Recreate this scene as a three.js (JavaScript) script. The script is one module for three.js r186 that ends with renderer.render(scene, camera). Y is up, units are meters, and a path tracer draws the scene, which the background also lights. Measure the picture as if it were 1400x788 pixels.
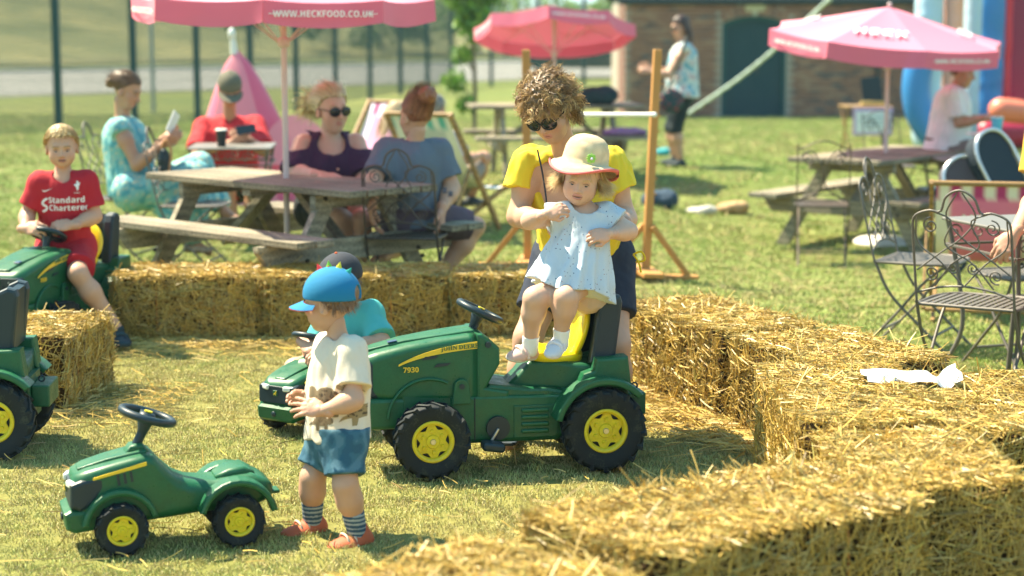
import * as THREE from 'three';
import { RoundedBoxGeometry } from 'three/addons/geometries/RoundedBoxGeometry.js';
import { TextGeometry } from 'three/addons/geometries/TextGeometry.js';
import { FontLoader } from 'three/addons/loaders/FontLoader.js';
import { DecalGeometry } from 'three/addons/geometries/DecalGeometry.js';
import { ImprovedNoise } from 'three/addons/math/ImprovedNoise.js';
import { mergeGeometries } from 'three/addons/utils/BufferGeometryUtils.js';

// ---------------------------------------------------------------- camera, sky, sun, exposure
const scene = new THREE.Scene();
const EYE = 1.67, FPX = 2600, PITCH = Math.atan((394 - 20) / FPX);
const camera = new THREE.PerspectiveCamera(2 * Math.atan(394 / FPX) * 180 / Math.PI, 1400 / 788, 0.1, 900);
camera.position.set(0, EYE, 0);
camera.rotation.set(-PITCH, 0, 0);
camera.focus = 6.95;
camera.userData.fStop = 2.05;
const SUN = new THREE.Vector3(-0.50, 0.86, -0.46).normalize();
{
  const W = 512, H = 256, d = new Float32Array(W * H * 4);
  for (let r = 0; r < H; r++) {
    const up = ((r + 0.5) / H - 0.5) * Math.PI, y = Math.sin(up);
    for (let c = 0; c < W; c++) {
      const t = Math.pow(Math.max(0, y), 0.5), k = (r * W + c) * 4;
      const az = ((c + 0.5) / W - 0.5) * 2 * Math.PI, vx = Math.cos(az) * Math.cos(up), vz = Math.sin(az) * Math.cos(up);
      const cs = Math.max(0, vx * SUN.x + y * SUN.y + vz * SUN.z), glow = Math.pow(cs, 8) * 0.3;
      const g = y < 0 ? 0.35 : 1;
      d[k] = (0.46 + (0.02 - 0.46) * t + glow) * g; d[k + 1] = (0.58 + (0.16 - 0.58) * t + glow) * g; d[k + 2] = (0.58 + (0.29 - 0.58) * t + glow * 0.9) * g; d[k + 3] = 1;
    }
  }
  const sky = new THREE.DataTexture(d, W, H, THREE.RGBAFormat, THREE.FloatType);
  sky.mapping = THREE.EquirectangularReflectionMapping; sky.magFilter = THREE.LinearFilter; sky.minFilter = THREE.LinearFilter; sky.needsUpdate = true;
  scene.background = sky; scene.environment = sky;
}
const sun = new THREE.DirectionalLight(new THREE.Color().setRGB(1, 0.875, 0.63), 5);
sun.name = 'sun'; sun.position.copy(SUN).multiplyScalar(60); sun.target.position.set(0, 0, -10);
sun.castShadow = true; sun.shadow.mapSize.set(4096, 4096);
Object.assign(sun.shadow.camera, { left: -30, right: 30, top: 40, bottom: -40, near: 1, far: 160 });
scene.add(sun, sun.target);
const renderer = new THREE.WebGLRenderer({ antialias: true });
renderer.toneMapping = THREE.LinearToneMapping;
renderer.toneMappingExposure = 3.1;
renderer.shadowMap.enabled = true;
scene.fog = new THREE.FogExp2(new THREE.Color().setRGB(0.68, 0.95, 1.0), 0.0005);

// ---------------------------------------------------------------- helpers
function rng(seed) { let a = seed >>> 0; return () => { a = (a + 0x6D2B79F5) | 0; let t = Math.imul(a ^ (a >>> 15), 1 | a); t = (t + Math.imul(t ^ (t >>> 7), 61 | t)) ^ t; return ((t ^ (t >>> 14)) >>> 0) / 4294967296; }; }
const V = (x, y, z) => new THREE.Vector3(x, y, z);
const lerp = THREE.MathUtils.lerp, clamp = THREE.MathUtils.clamp, sstep = (a, b, x) => { const t = clamp((x - a) / (b - a), 0, 1); return t * t * (3 - 2 * t); };
const PN = new ImprovedNoise();
const noise = (x, y, z) => PN.noise(x + 31.7, y + 17.3, z + 57.1);
const D = Math.PI / 180;
// a pixel of the 1400 x 788 photograph -> direction; ground and plane hits
function ray(px, py) { return V((px - 700) / FPX, -(py - 394) / FPX, -1).applyAxisAngle(V(1, 0, 0), -PITCH); }
function G(px, py, h = 0) { const r = ray(px, py); return r.multiplyScalar((h - EYE) / r.y).add(V(0, EYE, 0)); }
function A(px, py, z) { const r = ray(px, py); return r.multiplyScalar(z / -r.z).add(V(0, EYE, 0)); }
const groundY = (x, z) => -0.5 * sstep(20, 42, -z) - 0.18 * sstep(10, 14.5, -z) * (1 - sstep(17, 21, -z)) * sstep(0.6, 2.2, x) + 0.012 * noise(x * 0.5, 0, z * 0.5);

const used = new Map();
function numbered(n) { const k = used.get(n) ?? 0; used.set(n, k + 1); return k ? n + '_' + String(k).padStart(3, '0') : n; }
function rgb(r, g, b) { return new THREE.Color().setRGB(r, g, b); }
function mat(c, roughness = 0.8, o = {}) { const { r, ...rest } = o; const M = (rest.clearcoat || rest.sheen || rest.transmission || rest.physical) ? THREE.MeshPhysicalMaterial : THREE.MeshStandardMaterial; delete rest.physical; return new M({ color: c.isColor ? c : rgb(...c), roughness, side: THREE.DoubleSide, ...rest }); }
function plain(g) {                      // non-indexed, position + normal + uv (+ color)
  if (!g.attributes.normal) g.computeVertexNormals();
  let h = g.index ? g.toNonIndexed() : g.clone();
  const n = h.attributes.position.count;
  if (!h.attributes.uv) h.setAttribute('uv', new THREE.BufferAttribute(new Float32Array(n * 2), 2));
  for (const k of Object.keys(h.attributes)) if (!['position', 'normal', 'uv', 'color'].includes(k)) h.deleteAttribute(k);
  h.morphAttributes = {}; h.clearGroups();
  return h;
}
function merge(gs) {
  gs = gs.flat(9).filter(Boolean); if (gs.length === 1 && gs[0].attributes.uv && gs[0].attributes.normal) return gs[0];
  gs = gs.map(plain);
  const anyC = gs.some((g) => g.attributes.color);
  if (anyC) for (const g of gs) if (!g.attributes.color) g.setAttribute('color', new THREE.BufferAttribute(new Float32Array(g.attributes.position.count * 3).fill(1), 3));
  return mergeGeometries(gs);
}
function boxUV(g, s = 1) {
  if (!g.attributes.normal) g.computeVertexNormals();
  const p = g.attributes.position, n = g.attributes.normal, uv = new Float32Array(p.count * 2);
  for (let i = 0; i < p.count; i++) {
    const x = Math.abs(n.getX(i)), y = Math.abs(n.getY(i)), z = Math.abs(n.getZ(i));
    const [u, v] = x > y && x > z ? [p.getZ(i), p.getY(i)] : y > z ? [p.getX(i), p.getZ(i)] : [p.getX(i), p.getY(i)];
    uv[i * 2] = u * s; uv[i * 2 + 1] = v * s;
  }
  g.setAttribute('uv', new THREE.BufferAttribute(uv, 2)); return g;
}
function obj(name, gs, m, parent = scene, raw = false) {
  const g = merge([gs]); if (m.map || m.bumpMap || m.roughnessMap) { if (!raw) boxUV(g); }
  const o = new THREE.Mesh(g, m); o.name = parent === scene ? numbered(name) : name; o.castShadow = o.receiveShadow = true; parent.add(o); return o;
}
function tag(o, label, category, group, kind) { o.userData.label = label; if (category) o.userData.category = category; if (group) o.userData.group = group; if (kind) o.userData.kind = kind; return o; }
function thing(name, label, category, pos = V(0, 0, 0), turn = 0, group) { const o = new THREE.Group(); o.name = numbered(name); scene.add(o); o.position.copy(pos); o.rotation.y = turn; return tag(o, label, category, group); }
function dup(root, pos, turn, label, group) { const r = root.clone(); r.name = numbered(root.name.replace(/_\d{3}$/, '')); scene.add(r); r.userData = { ...root.userData }; if (pos) r.position.copy(pos); if (turn !== undefined) r.rotation.y = turn; if (label) r.userData.label = label; if (group) r.userData.group = group; return r; }
const bx = (w, h, d, x = 0, y = 0, z = 0, rx = 0, ry = 0, rz = 0) => { const g = new THREE.BoxGeometry(w, h, d); g.rotateX(rx).rotateY(ry).rotateZ(rz).translate(x, y, z); return g; };
const rbx = (w, h, d, r, x = 0, y = 0, z = 0, rx = 0, ry = 0, rz = 0) => { const g = new RoundedBoxGeometry(w, h, d, 2, Math.min(r, w / 2.01, h / 2.01, d / 2.01)); g.rotateX(rx).rotateY(ry).rotateZ(rz).translate(x, y, z); return g; };
function orient(g, a, b) { const d = b.clone().sub(a), l = d.length(); g.applyQuaternion(new THREE.Quaternion().setFromUnitVectors(V(0, 1, 0), d.normalize())); const m = a.clone().add(b).multiplyScalar(0.5); g.translate(m.x, m.y, m.z); return g; }
function rod(a, b, r0, r1 = r0, n = 8) { return orient(new THREE.CylinderGeometry(r1, r0, a.distanceTo(b), n, 1), a, b); }
function beam(a, b, w, t, roll = 0, r = 0.004) { const l = a.distanceTo(b), g = new RoundedBoxGeometry(w, l, t, 1, Math.min(r, w / 2.1, t / 2.1)); g.rotateY(roll); // y along a->b, kept with its width level
  const y = b.clone().sub(a).normalize(), x = V(0, 1, 0).cross(y); if (x.lengthSq() < 1e-6) x.set(1, 0, 0); x.normalize(); const z = x.clone().cross(y); g.applyMatrix4(new THREE.Matrix4().makeBasis(x, y, z)); const m = a.clone().add(b).multiplyScalar(0.5); g.translate(m.x, m.y, m.z); return g; }
function tube(pts, r, seg, n = 6, closed = false) { return new THREE.TubeGeometry(new THREE.CatmullRomCurve3(pts, closed), seg ?? pts.length * 4, r, n, closed); }
const lathe = (pts, n = 24) => new THREE.LatheGeometry(pts.map(([x, y]) => new THREE.Vector2(x, y)), n);
const ball = (r, x = 0, y = 0, z = 0, sx = 1, sy = 1, sz = 1, n = 14) => { const g = new THREE.SphereGeometry(r, n, Math.max(6, n * 0.7 | 0)); g.scale(sx, sy, sz).translate(x, y, z); return g; };
function extr(pts, depth, bevel = 0.004, opt = {}) { const s = pts.isShape || pts.getPoints ? pts : new THREE.Shape(pts.map(([x, y]) => new THREE.Vector2(x, y))); const g = new THREE.ExtrudeGeometry(s, { depth: depth - 2 * bevel, bevelEnabled: bevel > 0, bevelThickness: bevel, bevelSize: bevel, bevelOffset: -bevel, bevelSegments: 2, curveSegments: 10, ...opt }); g.translate(0, 0, -(depth - 2 * bevel) / 2); return g; }
function loft(rings, caps = true) {        // rings: arrays of Vector3 with equal counts, closed around
  const n = rings[0].length, p = [], idx = [];
  for (const r of rings) for (const v of r) p.push(v.x, v.y, v.z);
  for (let i = 0; i < rings.length - 1; i++) for (let j = 0; j < n; j++) { const a = i * n + j, b = i * n + (j + 1) % n; idx.push(a, b, a + n, b, b + n, a + n); }
  if (caps) for (const i of [0, rings.length - 1]) { const c = rings[i].reduce((s, v) => s.add(v), V(0, 0, 0)).divideScalar(n), k = p.length / 3; p.push(c.x, c.y, c.z); for (let j = 0; j < n; j++) i ? idx.push(k, i * n + j, i * n + (j + 1) % n) : idx.push(k, i * n + (j + 1) % n, i * n + j); }
  const g = new THREE.BufferGeometry(); g.setAttribute('position', new THREE.Float32BufferAttribute(p, 3)); g.setIndex(idx); g.computeVertexNormals(); return g;
}
function rring(w, h, r, n = 5) {           // rounded rectangle, centred
  const o = []; for (const [cx, cy, a0] of [[1, 1, 0], [-1, 1, 90], [-1, -1, 180], [1, -1, 270]]) for (let k = 0; k <= n; k++) { const a = (a0 + 90 * k / n) * D; o.push([cx * (w / 2 - r) + r * Math.cos(a), cy * (h / 2 - r) + r * Math.sin(a)]); } return o;
}
function paint(g, fn) { const p = g.attributes.position, n = g.attributes.normal, c = new Float32Array(p.count * 3), v = V(0, 0, 0), q = V(0, 0, 0); for (let i = 0; i < p.count; i++) { v.fromBufferAttribute(p, i); if (n) q.fromBufferAttribute(n, i); const k = fn(v, q); c[i * 3] = k[0]; c[i * 3 + 1] = k[1]; c[i * 3 + 2] = k[2]; } g.setAttribute('color', new THREE.BufferAttribute(c, 3)); return g; }
function noiseTex(seed, size, fn, srgb = false, rep = 1) {
  const d = new Uint8Array(size * size * 4); for (let y = 0; y < size; y++) for (let x = 0; x < size; x++) { const c = fn(x / size, y / size, x, y), k = (y * size + x) * 4; if (Array.isArray(c)) { d[k] = clamp(c[0], 0, 1) * 255; d[k + 1] = clamp(c[1], 0, 1) * 255; d[k + 2] = clamp(c[2], 0, 1) * 255; } else d[k] = d[k + 1] = d[k + 2] = clamp(c, 0, 1) * 255; d[k + 3] = 255; }
  const t = new THREE.DataTexture(d, size, size); t.wrapS = t.wrapT = THREE.RepeatWrapping; t.magFilter = THREE.LinearFilter; t.minFilter = THREE.LinearMipmapLinearFilter; t.generateMipmaps = true; if (srgb) t.colorSpace = THREE.SRGBColorSpace; t.repeat.set(rep, rep); t.needsUpdate = true; return t;
}
function tile(u, v, f, s) {  // tiling noise 0..1: blend of four
  const n = (a, b) => noise(a * f + s, b * f - s, s * 3.1); const w = n(u, v) * (1 - u) * (1 - v) + n(u - 1, v) * u * (1 - v) + n(u, v - 1) * (1 - u) * v + n(u - 1, v - 1) * u * v; return 0.5 + 0.5 * w / Math.sqrt((u * u + (1 - u) ** 2) * (v * v + (1 - v) ** 2));
}
const font = await new FontLoader().loadAsync('fonts/droid/droid_sans_bold.typeface.json');
const fontR = await new FontLoader().loadAsync('fonts/droid/droid_sans_regular.typeface.json');
const fontS = await new FontLoader().loadAsync('fonts/droid/droid_serif_bold.typeface.json');
function text(s, size, depth = 0.0015, f = font, center = true) { const g = new TextGeometry(s, { font: f, size, depth, curveSegments: 4, bevelEnabled: false }); g.computeBoundingBox(); const b = g.boundingBox; if (center) g.translate(-(b.min.x + b.max.x) / 2, -(b.min.y + b.max.y) / 2, 0); return g; }

// ---------------------------------------------------------------- smooth bodies (distance fields meshed by surface nets)
// prims: {a,b,ra,rb,k} tapered capsule, {c,r:[x,y,z],q,k} ellipsoid, {fn,k}; op 'sub' cuts
const cap = (a, b, ra, rb = ra, k = 0.03, o = {}) => ({ t: 0, a, b, ra, rb, k, ...o });
const ell = (c, r, q = null, k = 0.03, o = {}) => ({ t: 1, c, r, q: q ? q.clone().invert() : null, k, ...o });
const tmp = V(0, 0, 0);
function dPrim(p, x, y, z) {
  if (p.t === 0) {
    const ax = p.a.x, ay = p.a.y, az = p.a.z, bxx = p.b.x - ax, by = p.b.y - ay, bz = p.b.z - az, l = bxx * bxx + by * by + bz * bz || 1e-9;
    let t = ((x - ax) * bxx + (y - ay) * by + (z - az) * bz) / l; t = t < 0 ? 0 : t > 1 ? 1 : t;
    const dx = x - ax - t * bxx, dy = y - ay - t * by, dz = z - az - t * bz; return Math.sqrt(dx * dx + dy * dy + dz * dz) - (p.ra + (p.rb - p.ra) * t);
  }
  if (p.t === 1) {
    let dx = x - p.c.x, dy = y - p.c.y, dz = z - p.c.z; if (p.q) { tmp.set(dx, dy, dz).applyQuaternion(p.q); dx = tmp.x; dy = tmp.y; dz = tmp.z; }
    const [rx, ry, rz] = p.r, a = dx / rx, b = dy / ry, c = dz / rz, k0 = Math.sqrt(a * a + b * b + c * c) || 1e-9, a2 = a / rx, b2 = b / ry, c2 = c / rz, k1 = Math.sqrt(a2 * a2 + b2 * b2 + c2 * c2) || 1e-9; return k0 * (k0 - 1) / k1;
  }
  return p.fn(x, y, z);
}
function field(prims) {
  return (x, y, z) => {
    let d = 1e3;
    for (let i = 0; i < prims.length; i++) { const p = prims[i], e = dPrim(p, x, y, z), k = p.k || 1e-4;
      if (p.op === 'sub') { const h = Math.max(k - Math.abs(d + e), 0) / k; d = Math.max(d, -e) + h * h * k * 0.25; }
      else if (p.op === 'and') { const h = Math.max(k - Math.abs(d - e), 0) / k; d = Math.max(d, e) + h * h * k * 0.25; }
      else if (p.op === 'add') d += e;
      else { const h = Math.max(k - Math.abs(d - e), 0) / k; d = Math.min(d, e) - h * h * k * 0.25; } }
    return d;
  };
}
function bounds(prims, pad) { const b = new THREE.Box3(); for (const p of prims) { if (p.op) continue; if (p.t === 0) { b.expandByPoint(p.a.clone().addScalar(p.ra)); b.expandByPoint(p.a.clone().addScalar(-p.ra)); b.expandByPoint(p.b.clone().addScalar(p.rb)); b.expandByPoint(p.b.clone().addScalar(-p.rb)); } else if (p.t === 1) { const m = Math.max(...p.r); b.expandByPoint(p.c.clone().addScalar(m)); b.expandByPoint(p.c.clone().addScalar(-m)); } else if (p.box) b.union(p.box); } return b.expandByScalar(pad); }
function nets(prims, cell, bb, tint) {
  const f = Array.isArray(prims) ? field(prims) : prims, b = bb ?? bounds(prims, cell * 2.5), nx = Math.ceil((b.max.x - b.min.x) / cell) + 1, ny = Math.ceil((b.max.y - b.min.y) / cell) + 1, nz = Math.ceil((b.max.z - b.min.z) / cell) + 1;
  const F = new Float32Array(nx * ny * nz), at = (i, j, k) => (k * ny + j) * nx + i;
  // coarse pass skips empty space
  const S = 4, X = b.min.x, Y = b.min.y, Z = b.min.z;
  for (let k = 0; k < nz; k += S) for (let j = 0; j < ny; j += S) for (let i = 0; i < nx; i += S) {
    const m = (S - 1) / 2, d = f(X + (i + m) * cell, Y + (j + m) * cell, Z + (k + m) * cell), far = Math.abs(d) > cell * 3.6 + 0.01;
    for (let kk = k; kk < Math.min(k + S, nz); kk++) for (let jj = j; jj < Math.min(j + S, ny); jj++) for (let ii = i; ii < Math.min(i + S, nx); ii++) F[at(ii, jj, kk)] = far ? d : f(X + ii * cell, Y + jj * cell, Z + kk * cell);
  }
  const P = [], id = new Int32Array(nx * ny * nz).fill(-1), idx = [];
  const E = [[0, 1], [0, 2], [0, 4], [1, 3], [1, 5], [2, 3], [2, 6], [3, 7], [4, 5], [4, 6], [5, 7], [6, 7]];
  const c = new Float32Array(8);
  for (let k = 0; k < nz - 1; k++) for (let j = 0; j < ny - 1; j++) for (let i = 0; i < nx - 1; i++) {
    let m = 0; for (let q = 0; q < 8; q++) { c[q] = F[at(i + (q & 1), j + ((q >> 1) & 1), k + (q >> 2))]; if (c[q] < 0) m |= 1 << q; }
    if (m === 0 || m === 255) continue;
    let sx = 0, sy = 0, sz = 0, n = 0;
    for (const [u, v] of E) if ((c[u] < 0) !== (c[v] < 0)) { const t = c[u] / (c[u] - c[v]); sx += (u & 1) + t * ((v & 1) - (u & 1)); sy += ((u >> 1) & 1) + t * (((v >> 1) & 1) - ((u >> 1) & 1)); sz += (u >> 2) + t * ((v >> 2) - (u >> 2)); n++; }
    id[at(i, j, k)] = P.length / 3; P.push(X + (i + sx / n) * cell, Y + (j + sy / n) * cell, Z + (k + sz / n) * cell);
  }
  for (let k = 1; k < nz - 1; k++) for (let j = 1; j < ny - 1; j++) for (let i = 1; i < nx - 1; i++) {
    const s = F[at(i, j, k)] < 0;
    const quad = (a, b2, c2, d, flip) => { if (a < 0 || b2 < 0 || c2 < 0 || d < 0) return; flip ? idx.push(a, c2, b2, a, d, c2) : idx.push(a, b2, c2, a, c2, d); };
    if (s !== F[at(i + 1, j, k)] < 0) quad(id[at(i, j - 1, k - 1)], id[at(i, j, k - 1)], id[at(i, j, k)], id[at(i, j - 1, k)], !s);
    if (s !== F[at(i, j + 1, k)] < 0) quad(id[at(i - 1, j, k - 1)], id[at(i - 1, j, k)], id[at(i, j, k)], id[at(i, j, k - 1)], !s);
    if (s !== F[at(i, j, k + 1)] < 0) quad(id[at(i - 1, j - 1, k)], id[at(i, j - 1, k)], id[at(i, j, k)], id[at(i - 1, j, k)], !s);
  }
  const g = new THREE.BufferGeometry(), N = new Float32Array(P.length), e = cell * 0.5;
  for (let i = 0; i < P.length; i += 3) { const x = P[i], y = P[i + 1], z = P[i + 2]; const t1 = f(x + e, y - e, z - e), t2 = f(x - e, y - e, z + e), t3 = f(x - e, y + e, z - e), t4 = f(x + e, y + e, z + e), a = t1 - t2 - t3 + t4, b2 = -t1 - t2 + t3 + t4, c2 = -t1 + t2 - t3 + t4; const l = Math.hypot(a, b2, c2) || 1; N[i] = a / l; N[i + 1] = b2 / l; N[i + 2] = c2 / l; }
  g.setAttribute('position', new THREE.Float32BufferAttribute(P, 3)); g.setAttribute('normal', new THREE.BufferAttribute(N, 3)); g.setIndex(idx);
  g.setAttribute('uv', new THREE.BufferAttribute(new Float32Array(P.length / 3 * 2), 2));
  if (tint) paint(g, tint);
  return g;
}
// ---------------------------------------------------------------- lawn, road, bank
const grassTex = noiseTex(3, 512, (u, v) => { const a = tile(u, v, 34, 1.3), b = tile(u, v, 90, 4.1), c = tile(u, v, 9, 7.7), w = 0.5 * a + 0.35 * b + 0.3 * c - 0.1; return [0.60 + 0.36 * (w - 0.5) + 0.1, 0.62 + 0.33 * (w - 0.5) + 0.1, 0.55 + 0.35 * (w - 0.5)]; }, true, 0.9);
const dryAt = (x, z) => { const d = -z; const arena = 1 - sstep(8.6, 10.6, d + 0.25 * noise(x * 1.4, 2, z * 1.4) + Math.max(0, x - 0.2) * 1.7); const n = 0.5 + 0.7 * noise(x * 0.55, 5, z * 0.4) + 0.45 * noise(x * 2.1, 1, z * 1.7) + 0.5 * noise(x * 5.3, 4, z * 4.6); const far = 0.1 + 0.3 * noise(x * 0.3, 9, z * 0.16); return clamp(0.16 + 0.36 * n * (0.5 + arena * 0.5) + arena * 0.52 + far, 0, 1.1); };
const grassCol = (x, z) => { const k = dryAt(x, z); return [lerp(0.195, 0.47, k), lerp(0.28, 0.395, k), lerp(0.044, 0.165, k)]; };
{
  const xs = [], zs = []; for (let x = -6; x <= 6.01; x += 0.12) xs.push(x); for (let x = 6.6; x < 18; x += 0.7) { xs.push(x); xs.unshift(-x); } for (const x of [24, 40, 80, 160, 300]) { xs.push(x); xs.unshift(-x); }
  for (let z = 4; z >= -14; z -= 0.12) zs.push(z); for (let z = -14.6; z > -60; z -= 0.6) zs.push(z); for (const z of [70, 90, 130, 200, 400]) zs.push(-z); for (const z of [8, 20, 60, 200]) zs.unshift(z);
  const p = [], uv = [], c = [], idx = [], nx = xs.length;
  for (const z of zs) for (const x of xs) { p.push(x, groundY(x, z), z); uv.push(x, z); c.push(...grassCol(x, z).map((q) => q * 1.5)); }
  for (let j = 0; j < zs.length - 1; j++) for (let i = 0; i < nx - 1; i++) { const a = j * nx + i; idx.push(a, a + 1, a + nx, a + 1, a + nx + 1, a + nx); }
  const g = new THREE.BufferGeometry(); g.setAttribute('position', new THREE.Float32BufferAttribute(p, 3)); g.setAttribute('uv', new THREE.Float32BufferAttribute(uv, 2)); g.setAttribute('color', new THREE.Float32BufferAttribute(c, 3)); g.setIndex(idx); g.computeVertexNormals();
  const m = mat([0.62, 0.62, 0.62], 0.97, { vertexColors: true, map: grassTex, bumpMap: grassTex, bumpScale: 0.015 });
  const o = new THREE.Mesh(g, m); o.name = 'lawn_ground'; o.receiveShadow = true; scene.add(o); tag(o, 'mown summer lawn, dry and straw coloured inside the bale ring', 'lawn', null, 'structure');
}
function instanced(name, g, m, list, parent = scene) { const o = new THREE.InstancedMesh(g, m, list.length); list.forEach(([M, c], i) => { o.setMatrixAt(i, M); if (c) o.setColorAt(i, c); }); o.name = parent === scene ? numbered(name) : name; o.castShadow = o.receiveShadow = true; parent.add(o); o.userData.kind = 'stuff'; return o; }
{
  const R = rng(11), tuft = (nb, hmax, spread, wid) => { const p = [], nn = []; for (let b = 0; b < nb; b++) { const a = R() * 6.283, r = R() * spread, bxp = Math.cos(a) * r, bz = Math.sin(a) * r, h = hmax * (0.45 + 0.55 * R()), la = R() * 6.283, ln = h * (0.3 + 0.9 * R()), w = wid * (0.6 + 0.6 * R()), pa = R() * 3.1416, wx = Math.cos(pa) * w, wz = Math.sin(pa) * w, mx = bxp + Math.cos(la) * ln * 0.35, mz = bz + Math.sin(la) * ln * 0.35, tx = bxp + Math.cos(la) * ln, tz = bz + Math.sin(la) * ln, ty = h * 0.92;
    p.push(bxp - wx, -0.004, bz - wz, bxp + wx, -0.004, bz + wz, mx - wx * 0.8, h * 0.6, mz - wz * 0.8, bxp + wx, -0.004, bz + wz, mx + wx * 0.8, h * 0.6, mz + wz * 0.8, mx - wx * 0.8, h * 0.6, mz - wz * 0.8, mx - wx * 0.8, h * 0.6, mz - wz * 0.8, mx + wx * 0.8, h * 0.6, mz + wz * 0.8, tx, ty, tz); } const g = new THREE.BufferGeometry(); g.setAttribute('position', new THREE.Float32BufferAttribute(p, 3)); g.computeVertexNormals(); return g; };
  const m = mat([1, 1, 1], 0.75), M4 = () => new THREE.Matrix4(), q = new THREE.Quaternion();
  const lists = [[], [], []], col = new THREE.Color();
  const put = (z0, z1, dens, li, h) => { const area = 0.5 * 0.66 * (z1 * z1 - z0 * z0), n = area * dens | 0; for (let i = 0; i < n; i++) { const z = Math.sqrt(z0 * z0 + (z1 * z1 - z0 * z0) * R()), x = (R() - 0.5) * 0.66 * z, y = groundY(x, -z), c = grassCol(x, -z), dr = R(), s = h * (0.55 + 0.8 * R()), e = 0.75 + 0.5 * R();
    if (dr < 0.22 + 0.35 * dryAt(x, -z)) col.setRGB(0.45 * e, 0.37 * e, 0.16 * e); else col.setRGB(c[0] * 1.05 * e, c[1] * 1.18 * e, c[2] * 1.1 * e);
    q.setFromAxisAngle(V(0, 1, 0), R() * 6.283); lists[li].push([M4().compose(V(x, y, -z), q, V(s, s * (0.6 + 0.6 * R()), s)), col.clone()]); } };
  const near = tuft(16, 0.019, 0.035, 0.0016), mid = tuft(16, 0.026, 0.08, 0.003), far = tuft(14, 0.03, 0.2, 0.007);
  put(4.0, 9.6, 950, 0, 1); put(9.6, 16, 330, 1, 1); put(16, 42, 50, 2, 1);
  tag(instanced('lawn_grass', near, m, lists[0]), 'short dry grass blades inside the bale ring', 'grass', null, 'stuff');
  tag(instanced('lawn_grass', mid, m, lists[1]), 'mown green grass blades around the picnic tables', 'grass', null, 'stuff');
  tag(instanced('lawn_grass', far, m, lists[2]), 'mown grass blades stretching to the brick building', 'grass', null, 'stuff');
}
// straw used loose and on the bales
const strawGeo = (() => { const R = rng(5), out = []; for (let v = 0; v < 3; v++) { const n = 3, pts = []; const bend = (R() - 0.5) * 0.5, p = [], w = 0.022; for (let i = 0; i <= n; i++) { const t = i / n - 0.5; pts.push(V(t, bend * (0.25 - t * t), 0)); } for (let i = 0; i < n; i++) { const a = pts[i], b = pts[i + 1]; const r = (c, k) => [c.x, c.y + Math.cos(k * 2.094) * w, c.z + Math.sin(k * 2.094) * w]; for (let k = 0; k < 3; k++) { const A0 = r(a, k), A1 = r(a, k + 1), B0 = r(b, k), B1 = r(b, k + 1); p.push(...A0, ...B0, ...A1, ...A1, ...B0, ...B1); } } const g = new THREE.BufferGeometry(); g.setAttribute('position', new THREE.Float32BufferAttribute(p, 3)); g.computeVertexNormals(); out.push(g); } return out; })();
const strawMat = mat([1, 1, 1], 0.42);
function strawColor(R, c = new THREE.Color()) { const t = R(), e = 0.7 + 0.55 * R(); return t < 0.62 ? c.setRGB(0.50 * e, 0.34 * e, 0.078 * e) : t < 0.84 ? c.setRGB(0.56 * e, 0.41 * e, 0.13 * e) : t < 0.95 ? c.setRGB(0.30 * e, 0.185 * e, 0.045 * e) : c.setRGB(0.38 * e, 0.33 * e, 0.085 * e); }
{
  const R = rng(21), list = [[], [], []], q = new THREE.Quaternion(), e = new THREE.Euler();
  const add = (x, z, l) => { e.set((R() - 0.5) * 0.5, R() * 6.283, (R() - 0.5) * 0.35); q.setFromEuler(e); list[R() * 3 | 0].push([new THREE.Matrix4().compose(V(x, groundY(x, z) + 0.016 + R() * 0.02, z), q, V(l, 0.09, 0.09)), strawColor(R)]); };
  for (let i = 0; i < 1700; i++) { const z = 4.2 + 5.6 * R(), x = (R() - 0.5) * 0.62 * z; if (R() < 0.35 + 0.65 * sstep(-0.2, 0.8, noise(x * 1.3, 0, z * 1.3) + 0.2)) add(x, -z, 0.05 + 0.13 * R() * R()); }
  for (let i = 0; i < 3200; i++) { const t = R(), s = R() * R() * 0.75; add(lerp(0.2, 1.1, t) - s * 0.9 + 0.1, lerp(-8.9, -7.0, t) - s * 0.35 + 0.2 * (R() - 0.5), 0.05 + 0.12 * R()); }
  for (let i = 0; i < 1800; i++) { const t = R(), s = R() * R() * 0.6; add(lerp(-2.3, 0.2, t), -9.62 + s, 0.05 + 0.12 * R()); }
  for (let i = 0; i < 1700; i++) { const t = R(), s = R() * R() * 0.8; add(lerp(-0.6, 0.85, t) - s * 0.5, -lerp(4.1, 5.5, t) - s * 0.6, 0.05 + 0.12 * R()); }
  for (let i = 0; i < 600; i++) add(-1.95 + 1.1 * (R() - 0.5), -7.95 + 0.9 * (R() - 0.5), 0.05 + 0.1 * R());
  list.forEach((l, k) => tag(instanced('loose_straw', strawGeo[k], strawMat, l), 'loose golden straw scattered over the dry lawn', 'straw', null, 'stuff'));
}
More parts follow.
